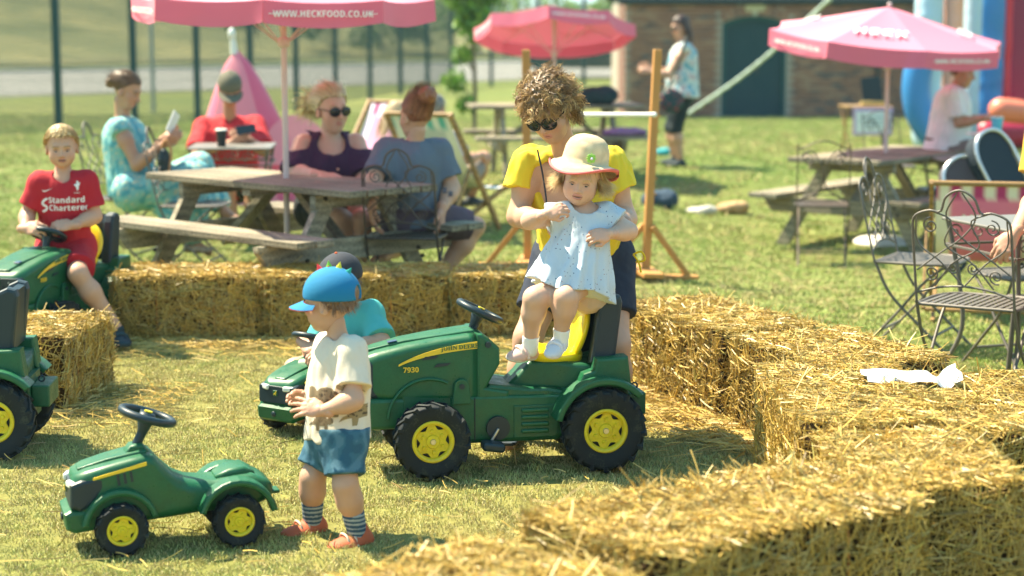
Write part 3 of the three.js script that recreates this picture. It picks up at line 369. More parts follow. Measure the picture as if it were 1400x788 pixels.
function wheel(parent, x, z, r, w, rimR, big, side) {
  const hub = new THREE.Group(); hub.name = 'wheel'; parent.add(hub); hub.position.set(x, r, z); hub.rotation.z = x * 3;
  const prof = [[rimR, -w * 0.42], [r * 0.86, -w * 0.48], [r * 0.93, -w * 0.4], [r * 0.945, 0], [r * 0.93, w * 0.4], [r * 0.86, w * 0.48], [rimR, w * 0.42], [rimR * 0.96, w * 0.2], [rimR * 0.96, -w * 0.2], [rimR, -w * 0.42]];
  const gs = [lathe(prof, 40).rotateX(Math.PI / 2)], N = big ? 17 : 14;
  for (let k = 0; k < N; k++) for (const s of [-1, 1]) { const a = (k + (s > 0 ? 0.5 : 0)) / N * 6.2832, L = w * 0.56; const lug = bx(r * 0.085, r * 0.15, L, 0, r * 0.925, 0); const pp = lug.attributes.position; for (let i = 0; i < pp.count; i++) { const zz = pp.getZ(i), out = zz * s > 0 ? 1 : 0; pp.setX(i, pp.getX(i) + (out ? 0.22 * r : -0.04 * r)); if (out) pp.setY(i, pp.getY(i) - r * 0.045); } lug.computeVertexNormals(); lug.translate(0, 0, s * L * 0.46); lug.rotateZ(a); gs.push(lug); }
  obj('tyre', gs, RUB, hub);
  const f = side * w * 0.30, ring = lathe([[rimR * 0.8, 0], [rimR * 0.84, w * 0.14], [rimR * 0.97, w * 0.17], [rimR * 1.03, w * 0.12], [rimR * 1.02, -w * 0.1]], 40).rotateX(Math.PI / 2); if (side < 0) ring.rotateX(Math.PI); ring.translate(0, 0, f);
  const disc = new THREE.Shape(); disc.absarc(0, 0, rimR * 0.83, 0, Math.PI * 2); const nS = big ? 6 : 5;
  for (let k = 0; k < nS; k++) { const a = k / nS * 6.2832, h = new THREE.Path(), pts = []; for (let i = 0; i <= 8; i++) { const t = (i / 8 - 0.5) * 0.62; pts.push([Math.cos(a + t) * rimR * 0.79, Math.sin(a + t) * rimR * 0.79]); } for (let i = 7; i >= 1; i--) { const t = (i / 8 - 0.5) * 0.62, rr = rimR * (0.79 - 0.17 * Math.cos(t / 0.62 * Math.PI)); pts.push([Math.cos(a + t) * rr, Math.sin(a + t) * rr]); } h.setFromPoints(pts.map(([q, s]) => new THREE.Vector2(q, s))); disc.holes.push(h); }
  const dg = new THREE.ExtrudeGeometry(disc, { depth: w * 0.08, bevelEnabled: false, curveSegments: 24 }).translate(0, 0, f - w * 0.06);
  const rim = obj('rim', [ring, dg, new THREE.CylinderGeometry(rimR * 0.3, rimR * 0.36, w * 0.1, 20).rotateX(Math.PI / 2 * side).translate(0, 0, f + side * w * 0.05)], YEL, hub);
  obj('rim_backing', new THREE.CylinderGeometry(rimR * 0.95, rimR * 0.95, w * 0.1, 24).rotateX(Math.PI / 2).translate(0, 0, f - side * w * 0.22), BLK, hub);
  obj('hub_cap', new THREE.CylinderGeometry(rimR * 0.12, rimR * 0.16, w * 0.08, 12).rotateX(Math.PI / 2 * side).translate(0, 0, f + side * w * 0.12), big ? STEEL : YEL, rim);
  for (let k = 0; k < nS; k++) { const a = (k + 0.5) / nS * 6.2832; obj('wheel_nut', new THREE.CylinderGeometry(rimR * 0.075, rimR * 0.11, w * 0.11, 8).rotateX(Math.PI / 2 * side).translate(Math.cos(a) * rimR * 0.52, Math.sin(a) * rimR * 0.52, f + side * w * 0.05), YEL, rim); }
  return hub;
}
function steering(parent, at, r, tilt, base) {
  const g = new THREE.Group(); g.name = 'steering_wheel'; parent.add(g); g.position.copy(at); g.rotation.z = tilt;
  obj('rim', new THREE.TorusGeometry(r, r * 0.155, 10, 36).rotateX(Math.PI / 2), BLK, g);
  for (const a of [0.5, 2.6, 4.7]) obj('spoke', beam(V(0, -0.01, 0), V(Math.cos(a) * r, 0, Math.sin(a) * r), r * 0.34, 0.014), BLK, g);
  obj('boss', lathe([[0, 0.012], [r * 0.3, 0.008], [r * 0.34, -0.012], [r * 0.2, -0.05], [r * 0.12, -0.09]], 18), BLK, g);
  obj('badge', new THREE.CylinderGeometry(r * 0.16, r * 0.16, 0.004, 14).translate(0, 0.014, 0), YEL, g);
  obj('steering_column', rod(base, at.clone().add(V(0, -0.015, 0)), 0.016, 0.014, 12), BLK, parent);
}
function emblem(parent, x, y, z, s) { const e = obj('emblem', rbx(0.004, s, s * 0.95, 0.004, x, y, z), mat([0.01, 0.1, 0.04], 0.4), parent); const pts = [[-0.32, -0.15], [-0.1, 0.02], [0.05, 0.05], [0.2, 0.32], [0.3, 0.3], [0.22, 0.1], [0.34, 0.16], [0.3, 0.02], [0.12, -0.06], [0.3, -0.3], [0.16, -0.26], [0.0, -0.12], [-0.2, -0.3], [-0.28, -0.28], [-0.14, -0.1]]; obj('deer_mark', extr(pts.map(([a, b]) => [a * s, b * s]), 0.003, 0).rotateY(-Math.PI / 2).translate(x - 0.003, y, z), STRIPE, e); }
function bigTractor(name, label, opt = {}) {
  const t = thing(name, label, 'toy tractor', V(0, 0, 0), 0, 'green pedal tractors'), HW = 0.13;
  // chassis
  obj('chassis', [extr([[-0.42, 0.14], [-0.42, 0.3], [-0.12, 0.3], [-0.09, 0.325], [0.06, 0.305], [0.13, 0.305], [0.2, 0.29], [0.2, 0.14], [0.17, 0.105], [-0.27, 0.105]], 0.25, 0.012)], GREEN2, t);
  obj('side_panel', [extr([[-0.24, 0.115], [-0.24, 0.285], [0.19, 0.28], [0.19, 0.135], [0.165, 0.115]], 0.272, 0.01)], GREEN, t);
  const vent = obj('vent_panel', [extr([[-0.005, 0.122], [-0.005, 0.245], [0.165, 0.245], [0.165, 0.135], [0.15, 0.122]], 0.282, 0.004)], GREEN2, t);
  for (const s of [-1, 1]) for (let k = 0; k < 4; k++) obj('louvre', rbx(0.105, 0.016, 0.02, 0.007, 0.075, 0.148 + k * 0.026, s * 0.141), GREEN, vent);
  // hood
  const hs = sect([[-0.565, 0.3, 0.415, 0.085, 0.03], [-0.55, 0.29, 0.438, 0.105, 0.035], [-0.5, 0.275, 0.455, 0.118, 0.035], [-0.4, 0.265, 0.478, 0.125, 0.03], [-0.28, 0.265, 0.497, 0.128, 0.028], [-0.17, 0.265, 0.51, 0.13, 0.026], [-0.138, 0.265, 0.512, 0.13, 0.026]]);
  const hood = obj('hood', loft(hs), GREEN, t);
  obj('hood_ridge', loft(sect([[-0.53, 0.445, 0.456, 0.035, 0.005], [-0.4, 0.47, 0.487, 0.05, 0.006], [-0.14, 0.5, 0.522, 0.07, 0.007]], 3)), GREEN, hood);
  obj('cowl', extr([[-0.142, 0.27], [-0.142, 0.514], [-0.12, 0.514], [-0.055, 0.46], [-0.055, 0.40], [-0.105, 0.315], [-0.02, 0.3], [-0.02, 0.27]], 0.268, 0.012), GREEN, t);
  obj('grille', [extr([[-0.572, 0.285], [-0.576, 0.418], [-0.53, 0.424], [-0.455, 0.412], [-0.485, 0.33], [-0.5, 0.285]], 0.225, 0.012)], BLK, t);
  for (let k = 0; k < 5; k++) obj('grille_slat', rbx(0.006, 0.09, 0.008, 0.003, -0.578, 0.34, -0.06 + k * 0.03), RUB, t);
  for (const s of [-1, 1]) { for (const [dz, dx, w] of [[0.058, 0, 0.013], [0.092, 0.012, 0.017]]) obj('headlight', ball(w, -0.57 + dx, 0.4, s * dz, 0.45, 0.85, 1), LAMP, t); }
  emblem(t, -0.58, 0.4, 0, 0.03);
  obj('bumper', [extr([[-0.585, 0.2], [-0.59, 0.275], [-0.57, 0.285], [-0.4, 0.285], [-0.4, 0.17], [-0.55, 0.17]], 0.25, 0.014)], GREEN, t); obj('tow_eye', ball(0.016, -0.592, 0.225, 0, 0.4, 1, 1), BLK, t);
  for (const s of [-1, 1]) {
    const zf = s * 0.1325;
    const stripe = new THREE.Shape(); stripe.moveTo(-0.43, 0.405); stripe.quadraticCurveTo(-0.34, 0.447, -0.14, 0.462); stripe.lineTo(-0.14, 0.488); stripe.quadraticCurveTo(-0.33, 0.468, -0.43, 0.412);
    const so = obj('yellow_stripe', new THREE.ExtrudeGeometry(stripe, { depth: 0.003, bevelEnabled: false }).translate(0, 0, zf - 0.0015), STRIPE, hood);
    const tg = text('JOHN DEERE', 0.0155, 0.002, fontS); if (s < 0) tg.rotateY(Math.PI); tg.rotateZ(s * 0.06); obj('lettering', tg.translate(-0.205, 0.467, zf + s * 0.0018), mat([0.01, 0.12, 0.05], 0.5), so);
    const t2 = text('7930', 0.019, 0.002); if (s < 0) t2.rotateY(Math.PI); obj('model_number', t2.translate(-0.385, 0.392, zf + s * 0.001), STRIPE, hood);
    for (const [x, w] of [[-0.345, 0], [-0.3, 1]]) obj('hood_vent', extr([[x, 0.425], [x + 0.05, 0.43], [x + 0.062, 0.44], [x + 0.012, 0.438]].map(([a, b]) => [a, b - w * 0.028]), 0.004, 0).translate(0, 0, zf), BLK, hood);
    const arc = []; for (let k = 0; k <= 10; k++) { const a = lerp(175, 62, k / 10) * D; arc.push(V(-0.32 + 0.15 * Math.cos(a), 0.2 + 0.155 * Math.sin(a), zf)); } obj('arch_bead', tube(arc, 0.006, 24, 6), GREEN, hood);
    const br = new THREE.Shape(); br.moveTo(-0.235, 0.26); br.lineTo(-0.165, 0.26); br.lineTo(-0.17, 0.31); br.absarc(-0.2, 0.325, 0.028, 0, Math.PI); br.lineTo(-0.235, 0.26); const bo = obj('loader_bracket', extr(br, 0.016, 0.003).translate(0, 0, s * 0.142), GREEN, t); obj('bolt', new THREE.CylinderGeometry(0.01, 0.01, 0.008, 12).rotateX(Math.PI / 2).translate(-0.2, 0.326, s * 0.152), BLK, bo);
    obj('cowl_bolt', new THREE.CylinderGeometry(0.011, 0.012, 0.01, 12).rotateX(Math.PI / 2).translate(-0.1, 0.475, s * 0.137), BLK, t);
    // fender
    const pr = [], rad = 0.168; for (let k = 0; k <= 14; k++) { const a = lerp(166, 42, k / 14) * D; pr.push([0.32 + rad * Math.cos(a), 0.155 + rad * 1.02 * Math.sin(a)]); } for (let k = 14; k >= 0; k--) { const a = lerp(166, 42, k / 14) * D; pr.push([0.32 + (rad + 0.024) * Math.cos(a), 0.155 + (rad * 1.02 + 0.026) * Math.sin(a)]); }
    obj('fender', extr(pr, 0.115, 0.007).translate(0, 0, s * 0.182), GREEN, t);
    obj('tail_block', extr([[0.22, 0.3], [0.25, 0.36], [0.29, 0.372], [0.3, 0.415], [0.42, 0.42], [0.435, 0.3]], 0.085, 0.01).translate(0, 0, s * 0.135), GREEN, t);
    // pedal
    const pz = s * 0.165, pd = obj('pedal_disc', new THREE.CylinderGeometry(0.044, 0.044, 0.02, 22).rotateX(Math.PI / 2).translate(-0.065, 0.165, s * 0.142), BLK, t); obj('crank', beam(V(-0.065, 0.165, s * 0.157), V(-0.065 - s * 0.03, 0.165 - s * 0.05, s * 0.157), 0.014, 0.01), STEEL, pd); obj('pedal', rbx(0.085, 0.035, 0.07, 0.014, -0.065 - s * 0.03, 0.165 - s * 0.055, s * 0.2, 0, 0, -0.15), BLK, pd);
    obj('seam', rbx(0.004, 0.16, 0.004, 0.001, -0.15, 0.2, s * 0.1375), BLK, t);
  }
  obj('seat_pedestal', loft(sect([[-0.02, 0.29, 0.305, 0.06, 0.01], [0.03, 0.29, 0.35, 0.07, 0.02], [0.07, 0.29, 0.4, 0.08, 0.02], [0.17, 0.29, 0.4, 0.1, 0.02], [0.24, 0.28, 0.39, 0.12, 0.02], [0.42, 0.25, 0.38, 0.12, 0.02]])), GREEN2, t);
  obj('rear_axle_housing', extr([[0.18, 0.13], [0.18, 0.3], [0.44, 0.3], [0.44, 0.13]], 0.22, 0.01), GREEN2, t);
  // seat
  const seat = obj('seat_pan', nets([ell(V(0.17, 0.41, 0), [0.115, 0.035, 0.105], null, 0.02), ell(V(0.2, 0.385, 0), [0.08, 0.04, 0.08], null, 0.02), ell(V(0.1, 0.425, 0), [0.05, 0.025, 0.1], null, 0.03), ell(V(0.155, 0.47, 0), [0.075, 0.045, 0.075], null, 0.02, { op: 'sub' })], 0.006), SEATY, t);
  const qb = new THREE.Quaternion().setFromAxisAngle(V(0, 0, 1), -0.3); obj('seat_back', nets([ell(V(0.268, 0.49, 0), [0.028, 0.115, 0.098], qb, 0.02), ell(V(0.225, 0.5, 0), [0.022, 0.095, 0.075], qb, 0.02, { op: 'sub' })], 0.006), SEATY, t);
  for (let k = -3; k <= 3; k++) obj('seat_rib', tube([V(0.235, 0.435, k * 0.014), V(0.258, 0.49, k * 0.017), V(0.282, 0.545, k * 0.016)], 0.0035, 10, 5), SEATY, seat);
  obj('backrest_frame', [extr([[0.285, 0.39], [0.32, 0.6], [0.335, 0.632], [0.37, 0.648], [0.402, 0.64], [0.41, 0.615], [0.385, 0.41]], 0.06, 0.014).translate(0, 0, 0.1), extr([[0.285, 0.39], [0.32, 0.6], [0.335, 0.632], [0.37, 0.648], [0.402, 0.64], [0.41, 0.615], [0.385, 0.41]], 0.06, 0.014).translate(0, 0, -0.1), extr([[0.335, 0.4], [0.36, 0.59], [0.375, 0.638], [0.4, 0.632], [0.385, 0.41]], 0.2, 0.01)], BLK, t);
  obj('tail_hitch', [rbx(0.07, 0.085, 0.2, 0.008, 0.475, 0.225, 0), rbx(0.1, 0.05, 0.12, 0.006, 0.42, 0.225, 0)], GREEN2, t); obj('hitch_ring', new THREE.TorusGeometry(0.011, 0.0035, 6, 14).translate(0.475, 0.287, 0.06), BLK, t);
  const sw = new THREE.Vector3(-0.105, 0.578, 0); steering(t, sw, 0.084, -0.46, V(-0.13, 0.505, 0));
  obj('front_axle', rod(V(-0.32, 0.138, -0.2), V(-0.32, 0.138, 0.2), 0.016), BLK, t); obj('rear_axle', rod(V(0.32, 0.155, -0.2), V(0.32, 0.155, 0.2), 0.016), BLK, t);
  for (const s of [-1, 1]) { wheel(t, -0.32, s * 0.195, 0.142, 0.088, 0.076, true, s); wheel(t, 0.32, s * 0.2, 0.157, 0.1, 0.081, true, s); }
  obj('hood_badge', rbx(0.035, 0.004, 0.03, 0.002, -0.44, 0.482, 0.03, 0, 0, 0.17), mat([0.03, 0.07, 0.13], 0.3), hood);
  return t;
}
function miniTractor(name, label) {
  const t = thing(name, label, 'toy tractor', V(0, 0, 0), 0);
  const body = obj('body', loft(sect([[-0.315, 0.15, 0.225, 0.06, 0.02], [-0.305, 0.12, 0.25, 0.085, 0.03], [-0.27, 0.1, 0.265, 0.1, 0.028], [-0.2, 0.095, 0.283, 0.106, 0.025], [-0.13, 0.095, 0.298, 0.108, 0.024], [-0.085, 0.095, 0.306, 0.108, 0.024], [-0.06, 0.095, 0.298, 0.106, 0.03], [-0.03, 0.095, 0.262, 0.102, 0.035], [0.01, 0.095, 0.225, 0.095, 0.04], [0.05, 0.097, 0.208, 0.09, 0.04], [0.09, 0.1, 0.203, 0.088, 0.04], [0.14, 0.1, 0.202, 0.09, 0.04], [0.19, 0.105, 0.214, 0.096, 0.04], [0.25, 0.11, 0.218, 0.1, 0.035], [0.29, 0.125, 0.2, 0.095, 0.03], [0.315, 0.14, 0.18, 0.08, 0.018]], 6)), GREEN, t);
  obj('hood_ridge', loft(sect([[-0.29, 0.252, 0.264, 0.03, 0.005], [-0.2, 0.278, 0.292, 0.045, 0.006], [-0.08, 0.3, 0.316, 0.06, 0.007]], 3)), GREEN, body);
  obj('seat_rise', loft(sect([[0.14, 0.19, 0.212, 0.045, 0.01], [0.18, 0.19, 0.232, 0.06, 0.015], [0.23, 0.19, 0.238, 0.062, 0.016], [0.262, 0.19, 0.22, 0.055, 0.012]])), GREEN, body);
  obj('column_mount', loft(sect([[-0.145, 0.285, 0.3, 0.03, 0.008], [-0.125, 0.285, 0.325, 0.036, 0.01], [-0.09, 0.285, 0.33, 0.036, 0.01], [-0.068, 0.28, 0.305, 0.032, 0.01]])), GREEN, body);
  obj('grille', extr([[-0.322, 0.155], [-0.32, 0.228], [-0.285, 0.24], [-0.2, 0.25], [-0.215, 0.205], [-0.255, 0.155], [-0.29, 0.14]], 0.208, 0.012), BLK, t);
  for (const s of [-1, 1]) { obj('headlight', rbx(0.02, 0.024, 0.052, 0.008, -0.314, 0.222, s * 0.066, 0, s * 0.3, 0), LAMP, t); obj('headlight', ball(0.012, -0.306, 0.172, s * 0.082, 0.6, 0.8, 1), LAMP, t); }
  emblem(t, -0.326, 0.2, 0, 0.026);
  obj('bumper', extr([[-0.335, 0.085], [-0.34, 0.135], [-0.32, 0.145], [-0.22, 0.145], [-0.22, 0.08], [-0.31, 0.07]], 0.2, 0.014), GREEN, t); obj('tow_eye', ball(0.013, -0.34, 0.108, 0, 0.4, 1, 1), BLK, t);
  for (const s of [-1, 1]) {
    const st = new THREE.Shape(); st.moveTo(-0.25, 0.24); st.lineTo(-0.085, 0.276); st.lineTo(-0.085, 0.288); st.lineTo(-0.25, 0.2475); obj('yellow_stripe', new THREE.ExtrudeGeometry(st, { depth: 0.004, bevelEnabled: false }).translate(0, 0, s * 0.1075 - 0.002), STRIPE, body);
    for (let k = 0; k < 3; k++) obj('hood_vent', extr([[0, 0], [0.009, 0.002], [0.004, 0.036], [-0.004, 0.033]], 0.004, 0).translate(-0.175 + k * 0.02, 0.218 + k * 0.004, s * 0.1075), BLK, body);
    for (const [cx, r, a0, a1] of [[-0.17, 0.1, 172, 15], [0.195, 0.108, 165, 12]]) { const pr = []; for (let k = 0; k <= 12; k++) { const a = lerp(a0, a1, k / 12) * D; pr.push([cx + r * Math.cos(a), 0.083 + r * 1.05 * Math.sin(a)]); } for (let k = 12; k >= 0; k--) { const a = lerp(a0, a1, k / 12) * D; pr.push([cx + (r + 0.02) * Math.cos(a), 0.083 + (r * 1.05 + 0.022) * Math.sin(a)]); } obj('fender', extr(pr, cx > 0 ? 0.075 : 0.06, 0.009).translate(0, 0, s * (cx > 0 ? 0.118 : 0.106)), GREEN, t); }
    wheel(t, -0.17, s * 0.128, 0.084, 0.062, 0.047, false, s); wheel(t, 0.195, s * 0.132, 0.084, 0.062, 0.047, false, s);
  }
  steering(t, V(-0.066, 0.412, 0), 0.083, -0.32, V(-0.105, 0.315, 0));
  obj('seat_panel', rbx(0.1, 0.012, 0.06, 0.005, 0.3, 0.14, 0), GREEN, t);
  obj('front_axle', rod(V(-0.17, 0.084, -0.12), V(-0.17, 0.084, 0.12), 0.012), BLK, t); obj('rear_axle', rod(V(0.195, 0.084, -0.12), V(0.195, 0.084, 0.12), 0.012), BLK, t);
  return t;
}
const T1 = bigTractor('pedal_tractor', 'large green pedal tractor with yellow seat and number 7930 on its hood');
{ const f = G(583, 655), r = G(832, 643); const yaw = Math.atan2(-(r.z - f.z), r.x - f.x); T1.rotation.y = yaw; const c = f.clone().add(r).multiplyScalar(0.5); const off = V(0, 0, 0.2).applyAxisAngle(V(0, 1, 0), yaw); T1.position.set(c.x - off.x, 0, c.z - off.z); }
const TR = { big: T1 };
TR.left = dup(T1, V(0, 0, 0), 0.06, 'green pedal tractor with only its yellow rear wheel and black backrest showing'); { const w = G(-6, 630), off = V(0.32, 0, 0.2).applyAxisAngle(V(0, 1, 0), 0.06); TR.left.position.set(w.x - off.x, 0, w.z - off.z); }
{ const yaw = 73 * D, st = G(65, 321, 0.578), off = V(-0.105, 0, 0).applyAxisAngle(V(0, 1, 0), yaw); TR.boy = dup(T1, V(st.x - off.x, 0, st.z - off.z), yaw, 'green pedal tractor ridden by the boy in the red football kit'); }
const MT = miniTractor('ride_on_tractor', 'small green push-along ride-on tractor standing empty on the dry grass');
{ const f = G(170, 758), r = G(324, 748); const yaw = 18 * D; const m = f.clone().add(r).multiplyScalar(0.5), off = V(0.0125, 0, 0.13).applyAxisAngle(V(0, 1, 0), yaw); MT.position.set(m.x - off.x, 0, m.z - off.z); MT.rotation.y = yaw; }

{ const k = 0.9, yaw = 56 * D, st = G(427, 462, 0.412 * k), off = V(-0.066 * k, 0, 0).applyAxisAngle(V(0, 1, 0), yaw); TR.child = dup(MT, V(st.x - off.x, 0, st.z - off.z), yaw, 'small green ride-on tractor under the child in the teal shirt'); TR.child.scale.setScalar(k); }
// ---------------------------------------------------------------- people
const skinTex = noiseTex(51, 128, (u, v) => 0.5 + 0.5 * (tile(u, v, 22, 3) - 0.5) + 0.5 * (tile(u, v, 50, 6) - 0.5), false, 9);
const skinMat = mat([1, 1, 1], 0.5, { vertexColors: true, bumpMap: skinTex, bumpScale: 0.0008, physical: true, sheen: 0.25, sheenRoughness: 0.5, sheenColor: rgb(0.7, 0.4, 0.3) });
const weave = noiseTex(17, 128, (u, v) => 0.5 + 0.22 * Math.sin(u * 6.2832 * 32) * Math.sin(v * 6.2832 * 32) + 0.3 * (tile(u, v, 20, 5) - 0.5), false, 7);
const cloth = (c, o = {}) => mat(c, 0.85, { bumpMap: weave, bumpScale: 0.0012, ...o });
const SKIN = [0.54, 0.315, 0.215], PALE = [0.60, 0.375, 0.275], TAN = [0.46, 0.25, 0.16];
const hairMat = mat([1, 1, 1], 0.42, { vertexColors: true });
function flatCap(a, b, ra, rb, k = 0.02) {  // tapered, rounded at a, cut flat at b
  const d = b.clone().sub(a), l = d.length(); d.divideScalar(l);
  const fn = (x, y, z) => { const px = x - a.x, py = y - a.y, pz = z - a.z, t = px * d.x + py * d.y + pz * d.z, q = clamp(t / l, 0, 1.3), tt = t < 0 ? 0 : t, rx = px - d.x * tt, ry = py - d.y * tt, rz = pz - d.z * tt; return Math.max(Math.sqrt(rx * rx + ry * ry + rz * rz) - lerp(ra, rb, q), t - l); };
  const m = Math.max(ra, rb) * 1.15; return { t: 2, fn, k, box: new THREE.Box3().setFromPoints([a, b]).expandByScalar(m) };
}
const planeCut = (pt, n, k = 0.004) => ({ t: 2, op: 'and', k, fn: (x, y, z) => (x - pt.x) * n.x + (y - pt.y) * n.y + (z - pt.z) * n.z });
const folds = (amp, fx, fy, fz, s = 0) => ({ t: 2, op: 'add', fn: (x, y, z) => amp * (noise(x * fx + s, y * fy, z * fz) + 0.5 * noise(x * fx * 2.3, y * fy * 2.3 + s, z * fz * 2.3)) });
function basis(X, Y) { const y = Y.clone().normalize(), x = X.clone().sub(y.clone().multiplyScalar(X.dot(y))).normalize(), z = x.clone().cross(y); return { x, y, z, q: new THREE.Quaternion().setFromRotationMatrix(new THREE.Matrix4().makeBasis(x, y, z)) }; }
function headGeo({ size = 1, kid = 0, skin = SKIN, mouth = 0, brow = [0.2, 0.12, 0.07], iris = [0.1, 0.14, 0.18], cell = 0.0037, plainFace = false, lips = [0.52, 0.2, 0.17] }) {
  const k = kid, L = (a, b) => lerp(a, b, k), ey = L(0.002, -0.012), ex = L(0.030, 0.029), ny = L(-0.028, -0.036), my = L(-0.062, -0.062), P = [
    ell(V(0, L(0.035, 0.03), -0.012), [L(0.074, 0.079), L(0.088, 0.084), L(0.095, 0.094)], null, 0.02),
    ell(V(0, L(-0.03, -0.03), 0.02), [L(0.060, 0.066), L(0.085, 0.07), L(0.07, 0.066)], null, 0.03),
    ell(V(0, L(-0.075, -0.066), 0.03), [L(0.045, 0.045), 0.038, 0.045], null, 0.03),
    ell(V(0, L(-0.098, -0.086), L(0.055, 0.056)), [0.019, 0.016, 0.017], null, 0.025),
    cap(V(-0.032, L(0.024, 0.012), 0.076), V(0.032, L(0.024, 0.012), 0.076), L(0.010, 0.007), L(0.010, 0.007), 0.02),
    cap(V(0, L(0.012, -0.01), L(0.088, 0.083)), V(0, ny, L(0.106, 0.095)), 0.0065, L(0.011, 0.009), 0.012)];
  for (const s of [-1, 1]) P.push(ell(V(s * 0.037, L(-0.03, -0.045), L(0.05, 0.048)), [0.026, 0.026 + 0.004 * k, 0.024], null, 0.03), ell(V(s * 0.0105, ny - 0.005, L(0.092, 0.086)), [0.0085, 0.007, 0.008], null, 0.008), ell(V(s * L(0.077, 0.08), -0.012, -0.005), [0.011, 0.03, 0.02], new THREE.Quaternion().setFromAxisAngle(V(0, 1, 0), s * 0.35), 0.008), ell(V(s * L(0.086, 0.089), -0.008, 0.002), [0.006, 0.02, 0.012], new THREE.Quaternion().setFromAxisAngle(V(0, 1, 0), s * 0.35), 0.004, { op: 'sub' }), ell(V(s * ex, ey, 0.095), [0.0155, 0.0085, 0.017], new THREE.Quaternion().setFromAxisAngle(V(0, 0, 1), s * -0.08), 0.014, { op: 'sub' }));
  P.push(ell(V(0, my + 0.004, 0.083), [0.02, 0.0055, 0.009], null, 0.006), ell(V(0, my - 0.007, 0.081), [0.017, 0.0065, 0.009], null, 0.006), ell(V(0, my - 0.001, 0.094), [0.017, 0.0018 + mouth * 0.006, 0.012], null, 0.003, { op: 'sub' }));
  const tint = (v) => { let c = [...skin]; const blend = (d, w) => { for (let i = 0; i < 3; i++) c[i] = lerp(c[i], d[i], w); };
    const fl = noise(v.x * 40, v.y * 40, v.z * 40) * 0.05; c = c.map((q) => q * (1 + fl));
    if (v.z > 0.02) { for (const s of [-1, 1]) { blend([skin[0] * 1.02, skin[1] * 0.78, skin[2] * 0.76], 0.55 * Math.exp(-((v.x - s * 0.04) ** 2 + (v.y + 0.035) ** 2) / 0.0006)); const by = L(0.03, 0.012) - Math.abs(Math.abs(v.x) - 0.03) * 0.14; if (Math.abs(Math.abs(v.x) - 0.031) < 0.018 && Math.abs(v.y - by) < 0.0042) blend(brow, 0.7); }
      if (v.z > 0.065 && Math.abs(v.x) < 0.022 - Math.abs(v.y - my) * 0.5 && Math.abs(v.y - my + 0.001) < 0.0115) blend(mouth && Math.abs(v.y - my + 0.001) < 0.0025 + mouth * 0.005 ? [0.09, 0.03, 0.03] : lips, 0.75);
      blend([skin[0] * 1.02, skin[1] * 0.82, skin[2] * 0.8], 0.35 * Math.exp(-((v.x) ** 2 + (v.y - ny) ** 2) / 0.0002)); }
    return c; };
  const gs = [nets(P, cell, null, tint)];
  if (!plainFace) for (const s of [-1, 1]) { const e = new THREE.SphereGeometry(0.0125, 16, 12); paint(e, (v) => { const r = Math.hypot(v.x, v.y) ; return v.z > 0 && r < 0.0034 ? [0.01, 0.01, 0.012] : v.z > 0 && r < 0.0072 ? iris : [0.4, 0.37, 0.35]; }); e.translate(s * ex, ey - 0.0005, L(0.0685, 0.067)); gs.push(e);
    const lid = new THREE.SphereGeometry(0.0136, 16, 8, 0, 6.2832, 0, 1.22); lid.rotateX(0.32); paint(lid, () => [skin[0] * 0.85, skin[1] * 0.78, skin[2] * 0.75]); lid.translate(s * ex, ey, L(0.0685, 0.067)); gs.push(lid); gs.push(paint(new THREE.TorusGeometry(0.0122, 0.0017, 5, 14, Math.PI - 0.5).rotateZ(0.25).scale(1.08, 0.62, 1).translate(s * ex, ey + 0.0005, L(0.0805, 0.079)), () => brow.map((q) => q * 0.5))); }
  const g = merge(gs); g.scale(size, size, size); return g;
}
function handGeo(wr, dir, nrm, o = {}) {  // nrm: out of the back of the hand; thumb: side sign along dir x nrm
  const { s = 1, curl = 0.35, thumb = 1, skin = SKIN, cell = 0.0036, spread = 0.08 } = o, f = dir.clone().normalize(), n = nrm.clone().sub(f.clone().multiplyScalar(nrm.dot(f))).normalize(), x = f.clone().cross(n).multiplyScalar(thumb);
  const at = (a, b, c) => wr.clone().addScaledVector(f, a * s).addScaledVector(x, b * s).addScaledVector(n, c * s), P = [], q = new THREE.Quaternion().setFromRotationMatrix(new THREE.Matrix4().makeBasis(x, f, x.clone().cross(f)));
  P.push(cap(at(-0.03, 0, 0), at(0.01, 0, 0), 0.026 * s, 0.024 * s, 0.02 * s), ell(at(0.048, 0, 0), [0.04 * s, 0.05 * s, 0.016 * s], q, 0.02 * s), ell(at(0.035, 0.024, -0.006), [0.018 * s, 0.03 * s, 0.016 * s], q, 0.015 * s));
  [[0.028, 0.088, 0.074], [0.0095, 0.094, 0.082], [-0.0095, 0.09, 0.077], [-0.027, 0.08, 0.06]].forEach(([b, a, len], i) => { let p = at(a - 0.012, b, 0.002), ang = curl * 0.5, sp = (b / 0.028) * spread; let prev = p; for (let k = 0; k < 3; k++) { ang += curl * (k ? 0.85 : 0.5); const l = len * [0.46, 0.3, 0.24][k] * s, d = f.clone().multiplyScalar(Math.cos(ang)).addScaledVector(n, -Math.sin(ang)).addScaledVector(x, sp); const nx = prev.clone().addScaledVector(d, l); P.push(cap(prev, nx, (0.0098 - k * 0.0011) * s, (0.0092 - k * 0.0012) * s, k ? 0.004 * s : 0.007 * s)); prev = nx; } });
  { const p0 = at(0.022, 0.03, -0.004), p1 = at(0.052, 0.05, -0.012 - curl * 0.01), p2 = at(0.08 - curl * 0.01, 0.053 - curl * 0.012, -0.02 - curl * 0.015); P.push(cap(p0, p1, 0.013 * s, 0.0105 * s, 0.01 * s), cap(p1, p2, 0.0102 * s, 0.0085 * s, 0.004 * s)); }
  return nets(P, cell * Math.max(0.75, s), null, () => [skin[0] * 1.02, skin[1] * 0.93, skin[2] * 0.92]);
}
